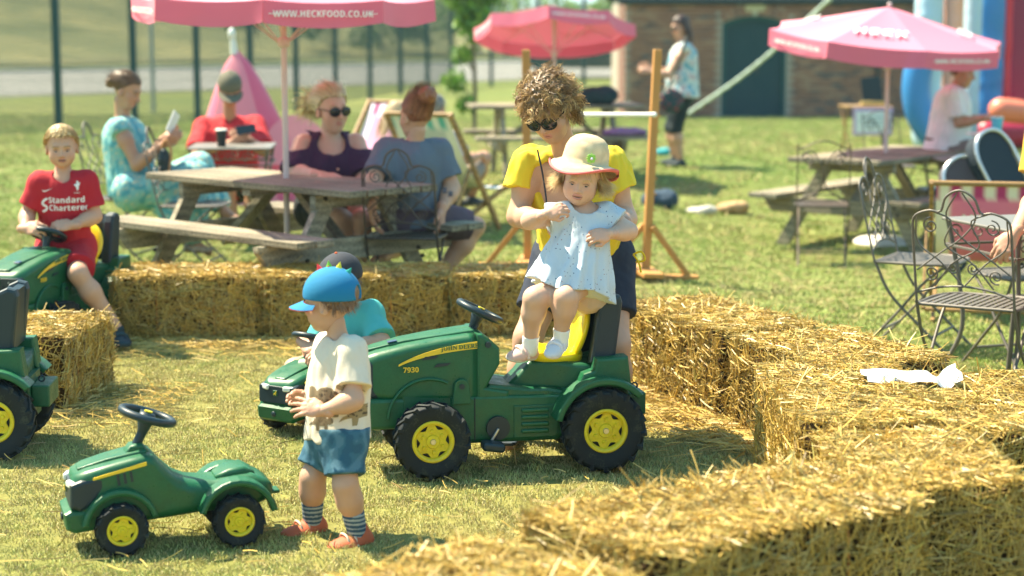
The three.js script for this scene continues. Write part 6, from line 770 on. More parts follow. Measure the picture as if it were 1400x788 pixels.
  P.hair([strands(2600, 15, (R) => { const sd = R() < 0.5 ? -1 : 1; return { p: V(sd * (0.068 + 0.014 * R()), 0.012 - 0.03 * R(), 0.04 - 0.1 * R()), n: V(sd, 0, 0.2).normalize(), g: 0.1 }; }, (p, n, R) => V(Math.sign(p.x) * (0.55 + 0.6 * R()), -1, 0.2 * (R() - 0.3)), 0.075, 0.0011, BLONDE, 7, 1.1)]);

  // hat
  const straw = noiseTex(33, 128, (u, v) => { const a = Math.sin(u * 6.2832 * 24) * Math.sin(v * 6.2832 * 48), k = 0.86 + 0.12 * a + 0.16 * (tile(u, v, 14, 2) - 0.5); return [k, k * 0.885, k * 0.72]; }, true, 3.2), sm = mat([0.95, 0.95, 0.95], 0.85, { map: straw, bumpMap: straw, bumpScale: 0.0025 });
  const hatP = [[0.001, 0.142], [0.03, 0.14], [0.06, 0.13], [0.082, 0.11], [0.094, 0.08], [0.098, 0.04], [0.1, 0.026], [0.112, 0.016], [0.132, 0.0], [0.146, -0.02]], wave = (g) => { const p = g.attributes.position; for (let i = 0; i < p.count; i++) { const x = p.getX(i), y = p.getY(i), z = p.getZ(i), r = Math.hypot(x, z); if (r > 0.1) p.setY(i, y + (r - 0.1) * (0.5 * Math.sin(Math.atan2(z, x) * 2 + 0.6)) + (z > 0 ? (r - 0.1) * 0.3 : 0)); } g.computeVertexNormals(); return g; };
  const place = (g) => P.inHead(merge([wave(g).scale(1, 1, 1.06).rotateZ(-0.04).rotateX(-0.2).translate(0, 0.042, -0.012)]));
  const hat = obj('sun_hat', place(lathe(hatP, 40)), sm, P.t);
  obj('pink_hat_edging', place(new THREE.TorusGeometry(0.146, 0.0065, 8, 48).rotateX(Math.PI / 2).translate(0, -0.02, 0)), cloth([0.72, 0.17, 0.17]), hat);
  { const pet = []; for (let k = 0; k < 8; k++) { const a = k / 8 * 6.283; pet.push(ball(0.009, Math.cos(a) * 0.013, Math.sin(a) * 0.013, 0, Math.abs(Math.cos(a)) * 0.8 + 0.35, Math.abs(Math.sin(a)) * 0.8 + 0.35, 0.25, 8)); } const fl = obj('flower', P.inHead(merge([pet]).rotateX(-0.2).rotateY(0.35).translate(0.036, 0.112, 0.094)), cloth([0.3, 0.6, 0.1]), hat); obj('flower_centre', P.inHead(ball(0.006).translate(0.038, 0.112, 0.098)), mat([0.7, 0.65, 0.8], 0.6), fl); }
}
// ---- toddler boy in the blue dinosaur cap
{
  const base = G(452, 738); base.y = 0; const z = 5.98, kidR = { ua: 0.029, el: 0.0255, wr: 0.0195, th: 0.049, kn: 0.036, calf: 0.038, an: 0.025, depth: 0.063, belly: 1.0, neck: 0.034, pel: 0.047, chestW: 0.95 };
  const P = person({ label: 'toddler boy in a bright blue cap and cream dinosaur shirt walking on the grass', base, skin: SKIN, cell: 0.0075,
    head: { c: A(451, 413, 5.98), yaw: -106, pitch: 6, roll: 0, size: 0.85, kid: 1, brow: [0.4, 0.26, 0.14] }, rad: kidR,
    j: { shL: A(480, 482, 5.9), shR: A(450, 477, 6.08), elL: A(484, 548, 5.84), wrL: A(441, 562, 5.84), elR: A(452, 535, 6.13), wrR: A(430, 550, 6.02), hipL: A(470, 600, 5.92), hipR: A(453, 598, 6.04), knR: A(427, 653, 6.0), anR: A(427, 710, 6.05), toR: A(395, 725, 6.01), knL: A(472, 664, 5.87), anL: A(490, 727, 5.91), toL: A(461, 748, 5.87) },
    handL: { dir: V(-0.95, 0.15, -0.15), n: V(-0.1, 0.6, 0.8), thumb: 1, curl: 0.3, s: 0.95, spread: 0.3 }, handR: { dir: V(-0.8, 0.35, 0.2), n: V(0.2, 0.4, -1), thumb: -1, curl: 0.5, s: 0.95 } });
  const tee = [0.72, 0.62, 0.50];
  const shirt = P.top('t_shirt', cloth(tee), { e: 0.015, sleeve: 0.7, flare: 1.32, hem: 0.0, neck: 0.052, neckUp: 0.025, neckF: 0.0, amp: 0.009, loose: 0.1, cell: 0.005 });
  { const c = document.createElement('canvas'); c.width = 320; c.height = 256; const x = c.getContext('2d'); x.clearRect(0, 0, 320, 256); const R = rng(14), beast = (ox, oy, k, fl, col) => { x.save(); x.translate(ox, oy); x.scale(k * fl, k); x.fillStyle = col; x.beginPath(); x.moveTo(-70, 10); x.bezierCurveTo(-40, -45, 30, -50, 55, -20); x.bezierCurveTo(80, -48, 108, -30, 104, 0); x.lineTo(84, 14); x.lineTo(60, 16); x.lineTo(58, 64); x.lineTo(36, 64); x.lineTo(32, 28); x.lineTo(-10, 30); x.lineTo(-14, 64); x.lineTo(-38, 64); x.lineTo(-42, 26); x.bezierCurveTo(-70, 24, -92, 34, -112, 44); x.bezierCurveTo(-98, 20, -84, 14, -70, 10); x.fill(); x.fillStyle = '#5b4a35'; for (let i = 0; i < 26; i++) { x.beginPath(); x.arc(-60 + R() * 120, -26 + R() * 44, 2 + R() * 5, 0, 6.283); x.fill(); } x.restore(); }; beast(110, 110, 1.15, -1, '#8d7a5c'); beast(246, 170, 0.8, 1, '#a08a63'); beast(70, 205, 0.6, 1, '#75664e'); beast(210, 60, 0.55, -1, '#9c8d74');
    const tx = new THREE.CanvasTexture(c); tx.colorSpace = THREE.SRGBColorSpace; shirt.updateWorldMatrix(true, true); const wp = A(463, 553, 5.86), g = new DecalGeometry(shirt, wp, new THREE.Euler(0, -0.15, 0), V(0.22, 0.2, 0.17)); g.translate(-base.x, -base.y, -base.z); obj('dinosaur_print', g, mat([0.85, 0.85, 0.85], 0.85, { map: tx, transparent: true, alphaTest: 0.4, polygonOffset: true, polygonOffsetFactor: -2 }), shirt, true); }

  P.bottoms('shorts', mat([1, 1, 1], 0.85, { vertexColors: true, bumpMap: weave, bumpScale: 0.001 }), { e: 0.016, to: 0.78, waist: 0.15, flare: 1.3, cell: 0.006, tint: (v) => { const n = noise(v.x * 28, v.y * 28, v.z * 28); return n > 0.15 ? [0.02, 0.09, 0.15] : n < -0.18 ? [0.07, 0.17, 0.24] : [0.035, 0.125, 0.19]; } });
  shortHair(P, { kid: 1, front: 0.3, low: -0.62, cols: [[0.24, 0.13, 0.065], [0.3, 0.17, 0.085], [0.19, 0.1, 0.05]], n: 3600, len: 0.028, e: 0.009, fringe: -0.25, capped: true });
  const blue = [0.004, 0.17, 0.36], c = addCap(P, blue, 0, { kid: 1, e: 0.018, y0: 0.014, brim: 0.062, brimC: [0.6, 0.05, 0.06], back: true, button: [0.6, 0.05, 0.03] });
  const spikes = [[0.045, [0.62, 0.03, 0.04]], [0.0, [0.2, 0.5, 0.05]], [-0.045, [0.75, 0.65, 0.05]], [-0.082, [0.02, 0.35, 0.3]]]; for (const [zz, col] of spikes) { const d = V(0, 1, 0).multiplyScalar(Math.sqrt(Math.max(0.04, 1 - (zz / 0.112) ** 2))).add(V(0, 0, zz / 0.112)).normalize(), r = skull(d, 0.018, 1); obj('felt_spike', P.inHead(merge([new THREE.ConeGeometry(0.017, 0.034, 10).scale(0.5, 1, 1).applyQuaternion(new THREE.Quaternion().setFromUnitVectors(V(0, 1, 0), r.n)).translate(r.p.x, r.p.y + 0.008, r.p.z)])), cloth(col), c); }
  for (const k of ['L', 'R']) { const a = P.q['an' + k], kn = P.q['kn' + k]; obj('striped_sock', nets([flatCap(a.clone().add(V(0, -0.03, 0)), a.clone().lerp(kn, 0.42), 0.0285, 0.037, 0.01), folds(0.0015, 60, 20, 60)], 0.0035, null, (v) => Math.sin((v.y - a.y) * 420) > 0.25 ? [0.35, 0.4, 0.42] : [0.03, 0.08, 0.14]), mat([1, 1, 1], 0.9, { vertexColors: true }), P.t); footShoe(P.t, 'trainer', V(a.x, a.y + 0.006, a.z), P.q['to' + k], V(0, 1, 0), 0.152, 0.074, [0.5, 0.11, 0.045], [0.78, 0.7, 0.58], { h: 0.058, strap: [0.62, 0.5, 0.38], strapR: 0.0045, cell: 0.0035, top: 0.35 }); }
}
// ---- boy in red football kit
{
  const base = V(TR.boy.position.x, 0, TR.boy.position.z), kidR = { ua: 0.038, el: 0.033, wr: 0.0245, th: 0.062, kn: 0.046, calf: 0.05, an: 0.032, depth: 0.085, belly: 1.0, neck: 0.042, pel: 0.066, chestW: 1.02 };
  const P = person({ label: 'fair haired boy in a red football kit sitting on a pedal tractor', base, skin: SKIN, cell: 0.008,
    head: { c: A(84, 201, 9.56), yaw: 12, pitch: 4, roll: 2, size: 0.92, kid: 0.95, mouth: 0.4, brow: [0.3, 0.18, 0.09], iris: [0.05, 0.07, 0.09] }, rad: kidR,
    j: { shL: A(118, 248, 9.6), shR: A(54, 250, 9.56), elL: A(129, 296, 9.6), wrL: A(98, 308, 9.47), elR: A(37, 294, 9.56), wrR: A(34, 313, 9.44), hipL: A(108, 340, 9.68), hipR: A(72, 340, 9.66), knL: A(106, 374, 9.36), anL: A(160, 452, 9.42), toL: A(176, 472, 9.25), knR: A(56, 380, 9.3), anR: A(52, 440, 9.4), toR: A(48, 460, 9.2) },
    handL: { dir: V(-0.85, 0.0, 0.25), n: V(0.0, 0.7, 0.7), thumb: 1, curl: 0.75, s: 0.95 }, handR: { dir: V(0.6, 0.05, 0.35), n: V(-0.4, 0.5, 0.7), thumb: -1, curl: 0.7, s: 0.95 } });
  const red = cloth([0.42, 0.008, 0.022]); const sh = P.top('football_shirt', red, { e: 0.014, sleeve: 0.72, flare: 1.3, hem: -0.05, neck: 0.055, neckUp: 0.022, neckF: 0.01, amp: 0.006, loose: 0.12, cell: 0.006 });
  P.bottoms('shorts', red, { e: 0.02, to: 0.85, waist: 0.2, flare: 1.3, cell: 0.007 });
  shortHair(P, { kid: 0.95, front: 0.36, low: -0.5, cols: [[0.50, 0.35, 0.16], [0.62, 0.46, 0.24], [0.40, 0.27, 0.11]], n: 4600, len: 0.02, e: 0.012, fringe: 0.6 });
  // printed marks, laid on the cloth
  const cv = (w, h, draw) => { const c = document.createElement('canvas'); c.width = w; c.height = h; const x = c.getContext('2d'); x.clearRect(0, 0, w, h); x.fillStyle = '#fff'; x.strokeStyle = '#fff'; draw(x); const t = new THREE.CanvasTexture(c); t.colorSpace = THREE.SRGBColorSpace; return t; };
  const decal = (name, px, py, w, h, tex, yaw = 0) => { sh.updateWorldMatrix(true, true); const wp = A(px, py, 9.47), g = new DecalGeometry(sh, wp, new THREE.Euler(0, yaw, 0), V(w, h, 0.14)); const bw = P.t.position; g.translate(-bw.x, -bw.y, -bw.z); const m = mat([0.8, 0.78, 0.78], 0.7, { map: tex, transparent: true, alphaTest: 0.35, polygonOffset: true, polygonOffsetFactor: -2 }); const o = obj(name, g, m, sh, true); return o; };
  const sp = cv(512, 256, (x) => { x.font = 'bold 92px sans-serif'; x.fillText('Standard', 90, 105); x.fillText('Chartered', 90, 195); x.lineWidth = 26; x.lineCap = 'round'; x.beginPath(); x.moveTo(70, 60); x.bezierCurveTo(0, 90, 10, 130, 45, 140); x.bezierCurveTo(80, 150, 70, 190, 20, 205); x.stroke(); });
  decal('sponsor_print', 84, 281, 0.225, 0.112, sp);
  decal('tick_mark', 62, 261, 0.06, 0.03, cv(128, 64, (x) => { x.beginPath(); x.moveTo(10, 30); x.bezierCurveTo(20, 62, 50, 50, 124, 8); x.bezierCurveTo(70, 30, 30, 44, 10, 30); x.fill(); }));
  decal('crest_print', 102, 258, 0.042, 0.075, cv(96, 160, (x) => { x.beginPath(); x.moveTo(40, 8); x.bezierCurveTo(60, 4, 70, 24, 52, 34); x.lineTo(84, 24); x.lineTo(66, 62); x.lineTo(60, 100); x.lineTo(44, 112); x.lineTo(36, 76); x.lineTo(10, 46); x.lineTo(38, 40); x.fill(); x.font = 'bold 34px sans-serif'; x.fillText('LFC', 14, 152); }));
  decal('sleeve_print', 129, 262, 0.055, 0.06, cv(128, 128, (x) => { x.beginPath(); x.arc(78, 34, 26, 0, 6.3); x.fill(); x.font = 'bold 40px sans-serif'; x.fillText('Expe', 8, 108); }), 0.5);
  footShoe(P.t, 'trainer', P.q.anL.clone(), P.q.toL, V(0, 1, 0), 0.2, 0.085, [0.012, 0.035, 0.05], [0.03, 0.06, 0.07], { strap: [0.02, 0.06, 0.08], strapR: 0.005, top: 0.4 });
  footShoe(P.t, 'trainer', P.q.anR.clone(), P.q.toR, V(0, 1, 0), 0.2, 0.085, [0.012, 0.035, 0.05], [0.03, 0.06, 0.07], { top: 0.4 });
}
// ---- child in teal on the small tractor
{
  const base = V(TR.child.position.x, 0, TR.child.position.z), kidR = { ua: 0.037, el: 0.033, wr: 0.0235, th: 0.058, kn: 0.046, calf: 0.047, an: 0.032, depth: 0.082, belly: 1.05, neck: 0.038, pel: 0.062 };
  const P = person({ label: 'child in a teal shirt and dark cap steering a small tractor, half hidden', base, skin: SKIN, cell: 0.0085,
    head: { c: A(464, 385, 7.66), yaw: -38, pitch: 14, size: 0.9, kid: 1 }, rad: kidR,
    j: { shL: A(506, 430, 7.72), shR: A(452, 438, 7.78), elL: A(522, 470, 7.6), wrL: A(452, 482, 7.52), elR: A(430, 480, 7.75), wrR: A(416, 470, 7.58), hipL: A(492, 520, 7.75), hipR: A(462, 522, 7.8), knL: A(470, 520, 7.45), anL: A(470, 590, 7.45), toL: A(455, 600, 7.38), knR: A(404, 506, 7.68), anR: A(412, 575, 7.72), toR: A(400, 588, 7.66) },
    handR: { dir: V(0.35, -0.1, 0.5), n: V(-0.6, 0.8, 0.2), thumb: -1, curl: 0.8, s: 0.95 }, handL: { dir: V(-0.8, 0, 0.3), n: V(0, 1, 0.3), thumb: 1, curl: 0.8, s: 0.95 } });
  P.top('t_shirt', cloth([0.07, 0.42, 0.42]), { e: 0.015, sleeve: 0.85, flare: 1.35, hem: -0.1, neck: 0.05, loose: 0.14, cell: 0.0065, amp: 0.007 });
  P.bottoms('shorts', cloth([0.03, 0.05, 0.08]), { e: 0.018, to: 0.8, flare: 1.2 });
  shortHair(P, { kid: 1, front: 0.3, low: -0.6, cols: BROWN, n: 900, len: 0.03, capped: true });
  addCap(P, [0.025, 0.03, 0.045], 0, { kid: 1, e: 0.017, y0: 0.012, brim: 0.06, brimC: [0.5, 0.05, 0.05], button: [0.7, 0.12, 0.04] });
  for (const k of ['L', 'R']) footShoe(P.t, 'trainer', P.q['an' + k].clone(), P.q['to' + k], V(0, 1, 0), 0.15, 0.07, [0.03, 0.04, 0.06], [0.5, 0.5, 0.5], { top: 0.4 });
}
// ---------------------------------------------------------------- people at the tables and beyond
const strandHair = (P, { n = 900, front = 0.3, low = -0.6, cols, len = 0.07, e = 0.008, flow, kid = 0, extra = [], w = 0.0024, gr = 0.2 }) => P.hair([hairCap(kid, e, front, low, 0.004, cols[0]), strands(n, 6, (R) => { const d = rdir(R); if (!scalp(d, front - 0.03, low)) return null; const r = skull(d, e, kid); r.g = gr; return r; }, flow, len, w, cols, 4, 0.1), ...extra]);
const toBack = (p, n) => V(-p.x * 1.5, 0.25 - p.y, -1).addScaledVector(n, -n.dot(V(-p.x * 1.5, 0.25 - p.y, -1)) + 0.06);
{ // turquoise dress
  const b = atZ(190, 12.65), P = person({ label: 'woman in a turquoise patterned dress reading her phone on a folding chair', base: b, skin: TAN, cell: 0.013,
    head: { c: A(173, 124, 12.62), yaw: 76, pitch: 24, size: 0.98, cell: 0.005, brow: [0.12, 0.07, 0.04] }, rad: { bust: 0.055, depth: 0.11, ua: 0.046, belly: 1.05 },
    j: { shR: A(163, 174, 12.48), shL: A(172, 170, 12.85), elR: A(187, 226, 12.42), wrR: A(224, 197, 12.42), elL: A(200, 218, 12.9), wrL: A(226, 188, 12.62), hipR: A(180, 262, 12.5), hipL: A(186, 260, 12.8), knR: A(266, 240, 12.5), anR: A(262, 330, 12.55), knL: A(272, 228, 12.75), anL: A(308, 292, 12.6), toR: A(285, 345, 12.5), toL: A(326, 302, 12.55) },
    handR: { dir: V(0.8, 0.5, 0), n: V(0.3, -0.4, 1), thumb: 1, curl: 0.5, cell: 0.006 }, handL: { dir: V(0.8, 0.5, 0.2), n: V(0.2, -0.6, -1), thumb: -1, curl: 0.5, cell: 0.006 }, bare: true });
  const pat = (v) => { const n = noise(v.x * 22, v.y * 22, v.z * 22), m = noise(v.x * 50 + 9, v.y * 50, v.z * 50); return n > 0.2 ? [0.08, 0.32, 0.38] : m > 0.3 ? [0.5, 0.5, 0.36] : [0.2, 0.46, 0.47]; }, pm = mat([1, 1, 1], 0.85, { vertexColors: true });
  P.top('dress_bodice', pm, { sleeve: 0.12, hem: -0.05, neck: 0.085, amp: 0.006, cell: 0.012, tint: pat, loose: 0.05 });
  const Q = [cap(P.q.hipL, P.q.hipR, 0.12, 0.12, 0.05), cap(P.q.hipR, P.q.knR, 0.12, 0.085, 0.06), cap(P.q.hipL, P.q.knL, 0.12, 0.085, 0.06), cap(P.q.knR, P.q.anR.clone().lerp(P.q.knR, 0.2), 0.085, 0.1, 0.08), cap(P.q.knL, P.q.anL.clone().lerp(P.q.knL, 0.25), 0.085, 0.075, 0.06), cap(P.Hm.clone().lerp(P.q.knR, 0.5).add(V(0, -0.08, 0)), P.q.anR.clone().lerp(P.q.knR, 0.3).add(V(-0.06, 0, 0)), 0.12, 0.12, 0.1), folds(0.011, 9, 5, 9, 3)]; obj('dress_skirt', nets(Q, 0.013, null, pat), pm, P.t);
  strandHair(P, { cols: BROWN, flow: toBack, len: 0.09, front: 0.42, low: -0.5, extra: [paint(nets([ell(V(0, 0.0, -0.128), [0.04, 0.038, 0.034], null, 0.01), folds(0.006, 40, 60, 40)], 0.006), () => BROWN[1])] });
  for (const k of ['L', 'R']) footShoe(P.t, 'sandal', P.q['an' + k], P.q['to' + k], V(0, 1, 0), 0.23, 0.08, [0.4, 0.3, 0.2], [0.3, 0.2, 0.12], { cell: 0.01, top: -0.4 });
  const ph = thing('mobile_phone', 'white mobile phone held up by the woman in turquoise', 'phone', A(236, 168, 12.45)); ph.rotation.set(0.2, 1.1, -0.75); obj('phone_case', rbx(0.075, 0.15, 0.01, 0.008), mat([0.75, 0.75, 0.75], 0.3), ph); obj('screen', rbx(0.066, 0.138, 0.002, 0.001, 0, 0, -0.006), mat([0.02, 0.03, 0.04], 0.1), ph);
  const hb = thing('handbag', 'dark handbag with a tan strap hanging beside the turquoise dress', 'handbag', A(224, 218, 12.4)); obj('bag_body', nets([ell(V(0, -0.03, 0), [0.045, 0.11, 0.05], null, 0.02), folds(0.006, 20, 20, 20)], 0.01), mat([0.012, 0.03, 0.04], 0.6), hb); obj('strap', tube([V(-0.02, 0.06, 0), V(0.02, 0.13, 0.02), V(0.05, 0.05, 0.02), V(0.02, -0.12, 0.02)], 0.009, 18, 6), mat([0.5, 0.25, 0.1], 0.6), hb);
}
{ // man in red
  const b = atZ(315, 14.6), P = person({ label: 'man in a red t-shirt and olive cap looking down at his phone', base: b, skin: TAN, cell: 0.015,
    head: { c: A(314, 122, 14.45), yaw: 14, pitch: 30, size: 1.02, cell: 0.006 }, rad: { depth: 0.125, ua: 0.052, belly: 1.1, th: 0.09 },
    j: { shL: A(350, 172, 14.6), shR: A(278, 174, 14.58), elL: A(362, 208, 14.35), wrL: A(338, 190, 14.15), elR: A(268, 210, 14.35), wrR: A(318, 194, 14.12), hipL: A(334, 256, 14.7), hipR: A(296, 256, 14.7), knL: A(345, 262, 14.2), anL: A(346, 320, 14.3), toL: A(346, 328, 14.1), knR: A(304, 238, 14.2), anR: A(322, 312, 14.2), toR: A(330, 325, 14.05) },
    handL: { dir: V(-0.7, 0.3, 0.3), n: V(0.2, -0.3, 1), thumb: -1, curl: 0.5, cell: 0.007 }, handR: { dir: V(0.7, 0.3, 0.3), n: V(0, -0.3, 1), thumb: 1, curl: 0.5, cell: 0.007 } });
  P.top('t_shirt', cloth([0.55, 0.02, 0.03]), { e: 0.02, sleeve: 0.85, flare: 1.25, hem: -0.1, neck: 0.075, amp: 0.008, cell: 0.013, loose: 0.08 }); P.bottoms('shorts', cloth([0.01, 0.025, 0.035]), { to: 0.72, cell: 0.014 });
  addCap(P, [0.13, 0.12, 0.085], 0, { e: 0.016, y0: 0.014, brim: 0.075 }); shortHair(P, { kid: 0, cols: BROWN, n: 400, len: 0.02, front: 0.3, low: -0.4, e: 0.004, capped: true });
  for (const k of ['L', 'R']) footShoe(P.t, 'shoe', P.q['an' + k], P.q['to' + k], V(0, 1, 0), 0.27, 0.1, [0.1, 0.1, 0.1], [0.4, 0.4, 0.4], { cell: 0.012, top: 0.2 });
  const ph = thing('mobile_phone', 'black mobile phone in the hands of the man in red', 'phone', A(336, 177, 14.05)); ph.rotation.set(-0.6, 0.2, 0.3); obj('phone_case', rbx(0.15, 0.075, 0.01, 0.008), mat([0.01, 0.015, 0.02], 0.3), ph); obj('screen', rbx(0.138, 0.066, 0.002, 0.001, 0, 0, -0.006), mat([0.03, 0.04, 0.05], 0.1), ph);
}
{ // blonde woman in plum
  const b = atZ(452, 11.4), P = person({ label: 'blonde woman in sunglasses and a plum cold-shoulder top at the table', base: b, skin: PALE, cell: 0.011,
    head: { c: A(453, 150, 11.33), yaw: 34, pitch: 4, roll: 2, size: 1.14, cell: 0.0045, brow: [0.4, 0.26, 0.14] }, rad: { bust: 0.08, depth: 0.14, ua: 0.056, el: 0.046, wr: 0.03, belly: 1.16, th: 0.1, pel: 0.1, neck: 0.058 },
    j: { shL: A(486, 196, 11.42), shR: A(414, 197, 11.32), elL: A(500, 240, 11.3), wrL: A(486, 272, 11.1), elR: A(402, 236, 11.22), wrR: A(436, 240, 10.98), hipL: A(478, 286, 11.5), hipR: A(430, 286, 11.45), knL: A(496, 300, 11.0), anL: A(490, 382, 11.1), toL: A(490, 392, 10.9), knR: A(466, 298, 10.98), anR: A(468, 385, 11.05), toR: A(466, 392, 10.9) },
    handR: { dir: V(0.9, -0.05, 0.2), n: V(0, 1, 0.2), thumb: 1, curl: 0.3, cell: 0.005 }, handL: { dir: V(0, -0.7, 0.3), n: V(0.2, 0.3, 1), thumb: -1, curl: 0.4, cell: 0.005 } });
  const cut = (k) => ell(P.q['sh' + k].clone().add(V(k === 'L' ? 0.03 : -0.03, 0.02, 0.01)), [0.09, 0.075, 0.13], null, 0.012, { op: 'sub' });
  const plum = cloth([0.045, 0.016, 0.055]), tp = P.top('cold_shoulder_top', plum, { e: 0.018, sleeve: 0.98, flare: 1.35, hem: -0.05, neck: 0.088, neckUp: 0.015, neckF: 0.06, amp: 0.007, loose: 0.16, cell: 0.0085, extra: [cut('L'), cut('R')] });
  for (let k = 0; k < 5; k++) { const p = P.at(0.78 - k * 0.15).addScaledVector(P.B.z, 0.215 + (k === 1 || k === 2 ? 0.012 : 0)); obj('button', ball(0.009, p.x, p.y, p.z), mat([0.6, 0.35, 0.25], 0.4), tp); }
  for (const s of ['L', 'R']) obj('shoulder_strap', tube([P.q['sh' + s].clone().lerp(P.S, 0.35).addScaledVector(P.B.z, 0.1).add(V(0, -0.05, 0)), P.q['sh' + s].clone().lerp(P.S, 0.35).add(V(0, 0.06, 0.02)), P.q['sh' + s].clone().lerp(P.S, 0.35).addScaledVector(P.B.z, -0.1).add(V(0, -0.03, 0))], 0.008, 14, 5), plum, tp);
  P.bottoms('shorts', cloth([0.008, 0.014, 0.02]), { to: 0.75, e: 0.02, cell: 0.012 }); P.shades([0.008, 0.01, 0.014], 1.05);
  const FAIR = [[0.56, 0.5, 0.28], [0.46, 0.4, 0.22], [0.68, 0.62, 0.4]]; strandHair(P, { cols: FAIR, flow: toBack, len: 0.1, front: 0.42, low: -0.55, n: 1800, e: 0.012, extra: [strands(900, 9, (R) => ({ p: V((R() - 0.5) * 0.03, 0.02 + (R() - 0.5) * 0.03, -0.115), n: V(R() - 0.5, R() - 0.3, -0.4).normalize(), g: 0.3 }), (p, n, R) => V((R() - 0.5) * 1.6, 0.2 + (R() - 0.5), -0.7), 0.14, 0.004, FAIR, 6, 0.5)] });
  for (const k of ['L', 'R']) footShoe(P.t, 'sandal', P.q['an' + k], P.q['to' + k], V(0, 1, 0), 0.24, 0.09, [0.05, 0.04, 0.04], [0.1, 0.08, 0.06], { cell: 0.012, top: -0.3 });
}
{ // person with the bun, back turned
  const b = atZ(560, 10.95), P = person({ label: 'person in a slate grey t-shirt with a ginger bun, back turned on the bench', base: b, skin: SKIN, cell: 0.011,
    head: { c: A(568, 160, 10.82), yaw: -138, pitch: 2, size: 1.02, cell: 0.005, brow: [0.25, 0.1, 0.05] }, rad: { depth: 0.12, ua: 0.052, el: 0.044, belly: 1.1, th: 0.088, calf: 0.064 },
    j: { shL: A(528, 207, 10.78), shR: A(600, 207, 10.88), elL: A(510, 250, 10.66), wrL: A(508, 285, 10.55), elR: A(618, 258, 10.85), wrR: A(604, 288, 10.7), hipL: A(546, 300, 10.8), hipR: A(588, 300, 10.9), knR: A(650, 310, 11.0), anR: A(596, 384, 10.95), toR: A(580, 398, 10.9), knL: A(548, 330, 11.3), anL: A(522, 352, 11.0), toL: A(498, 366, 10.9) },
    handR: { dir: V(0, -0.9, 0.2), n: V(1, 0, 0.3), thumb: 1, curl: 0.4, cell: 0.005 }, handL: { dir: V(0.1, -0.9, 0.1), n: V(-1, 0, 0.3), thumb: -1, curl: 0.4, cell: 0.005 }, bare: true });
  P.top('t_shirt', cloth([0.115, 0.145, 0.19]), { e: 0.02, sleeve: 0.72, flare: 1.22, hem: -0.08, neck: 0.07, amp: 0.007, loose: 0.06, cell: 0.009 }); P.bottoms('shorts', cloth([0.10, 0.07, 0.095]), { to: 0.86, e: 0.025, cell: 0.012, flare: 1.2 });
  strandHair(P, { cols: GINGER, gr: -0.05, flow: (p, n) => V(-p.x, 0.9 - p.y * 3, -0.5).addScaledVector(n, 0.02), len: 0.08, front: 0.36, low: -0.62, n: 1300, extra: [paint(nets([ell(V(0.01, 0.122, -0.122), [0.054, 0.05, 0.05], null, 0.01), folds(0.007, 50, 40, 50)], 0.005), () => GINGER[0])] });
  { const w = P.q.elR.clone().lerp(P.q.wrR, 0.45); obj('forearm_tattoo', [[0, 0], [0.02, 0.03], [-0.015, 0.05], [0.01, -0.03]].map(([x, y]) => rbx(0.022, 0.03, 0.004, 0.002, w.x + x, w.y + y, w.z + 0.042)), mat([0.12, 0.12, 0.16], 0.8), P.t); }
  footShoe(P.t, 'sandal', P.q.anL, P.q.toL, V(0, 1, 0), 0.25, 0.09, [0.35, 0.28, 0.22], [0.2, 0.15, 0.1], { cell: 0.01, top: -0.3 }); footShoe(P.t, 'sandal', P.q.anR, P.q.toR, V(0, 1, 0), 0.25, 0.09, [0.35, 0.28, 0.22], [0.2, 0.15, 0.1], { cell: 0.01, top: -0.3 });
}
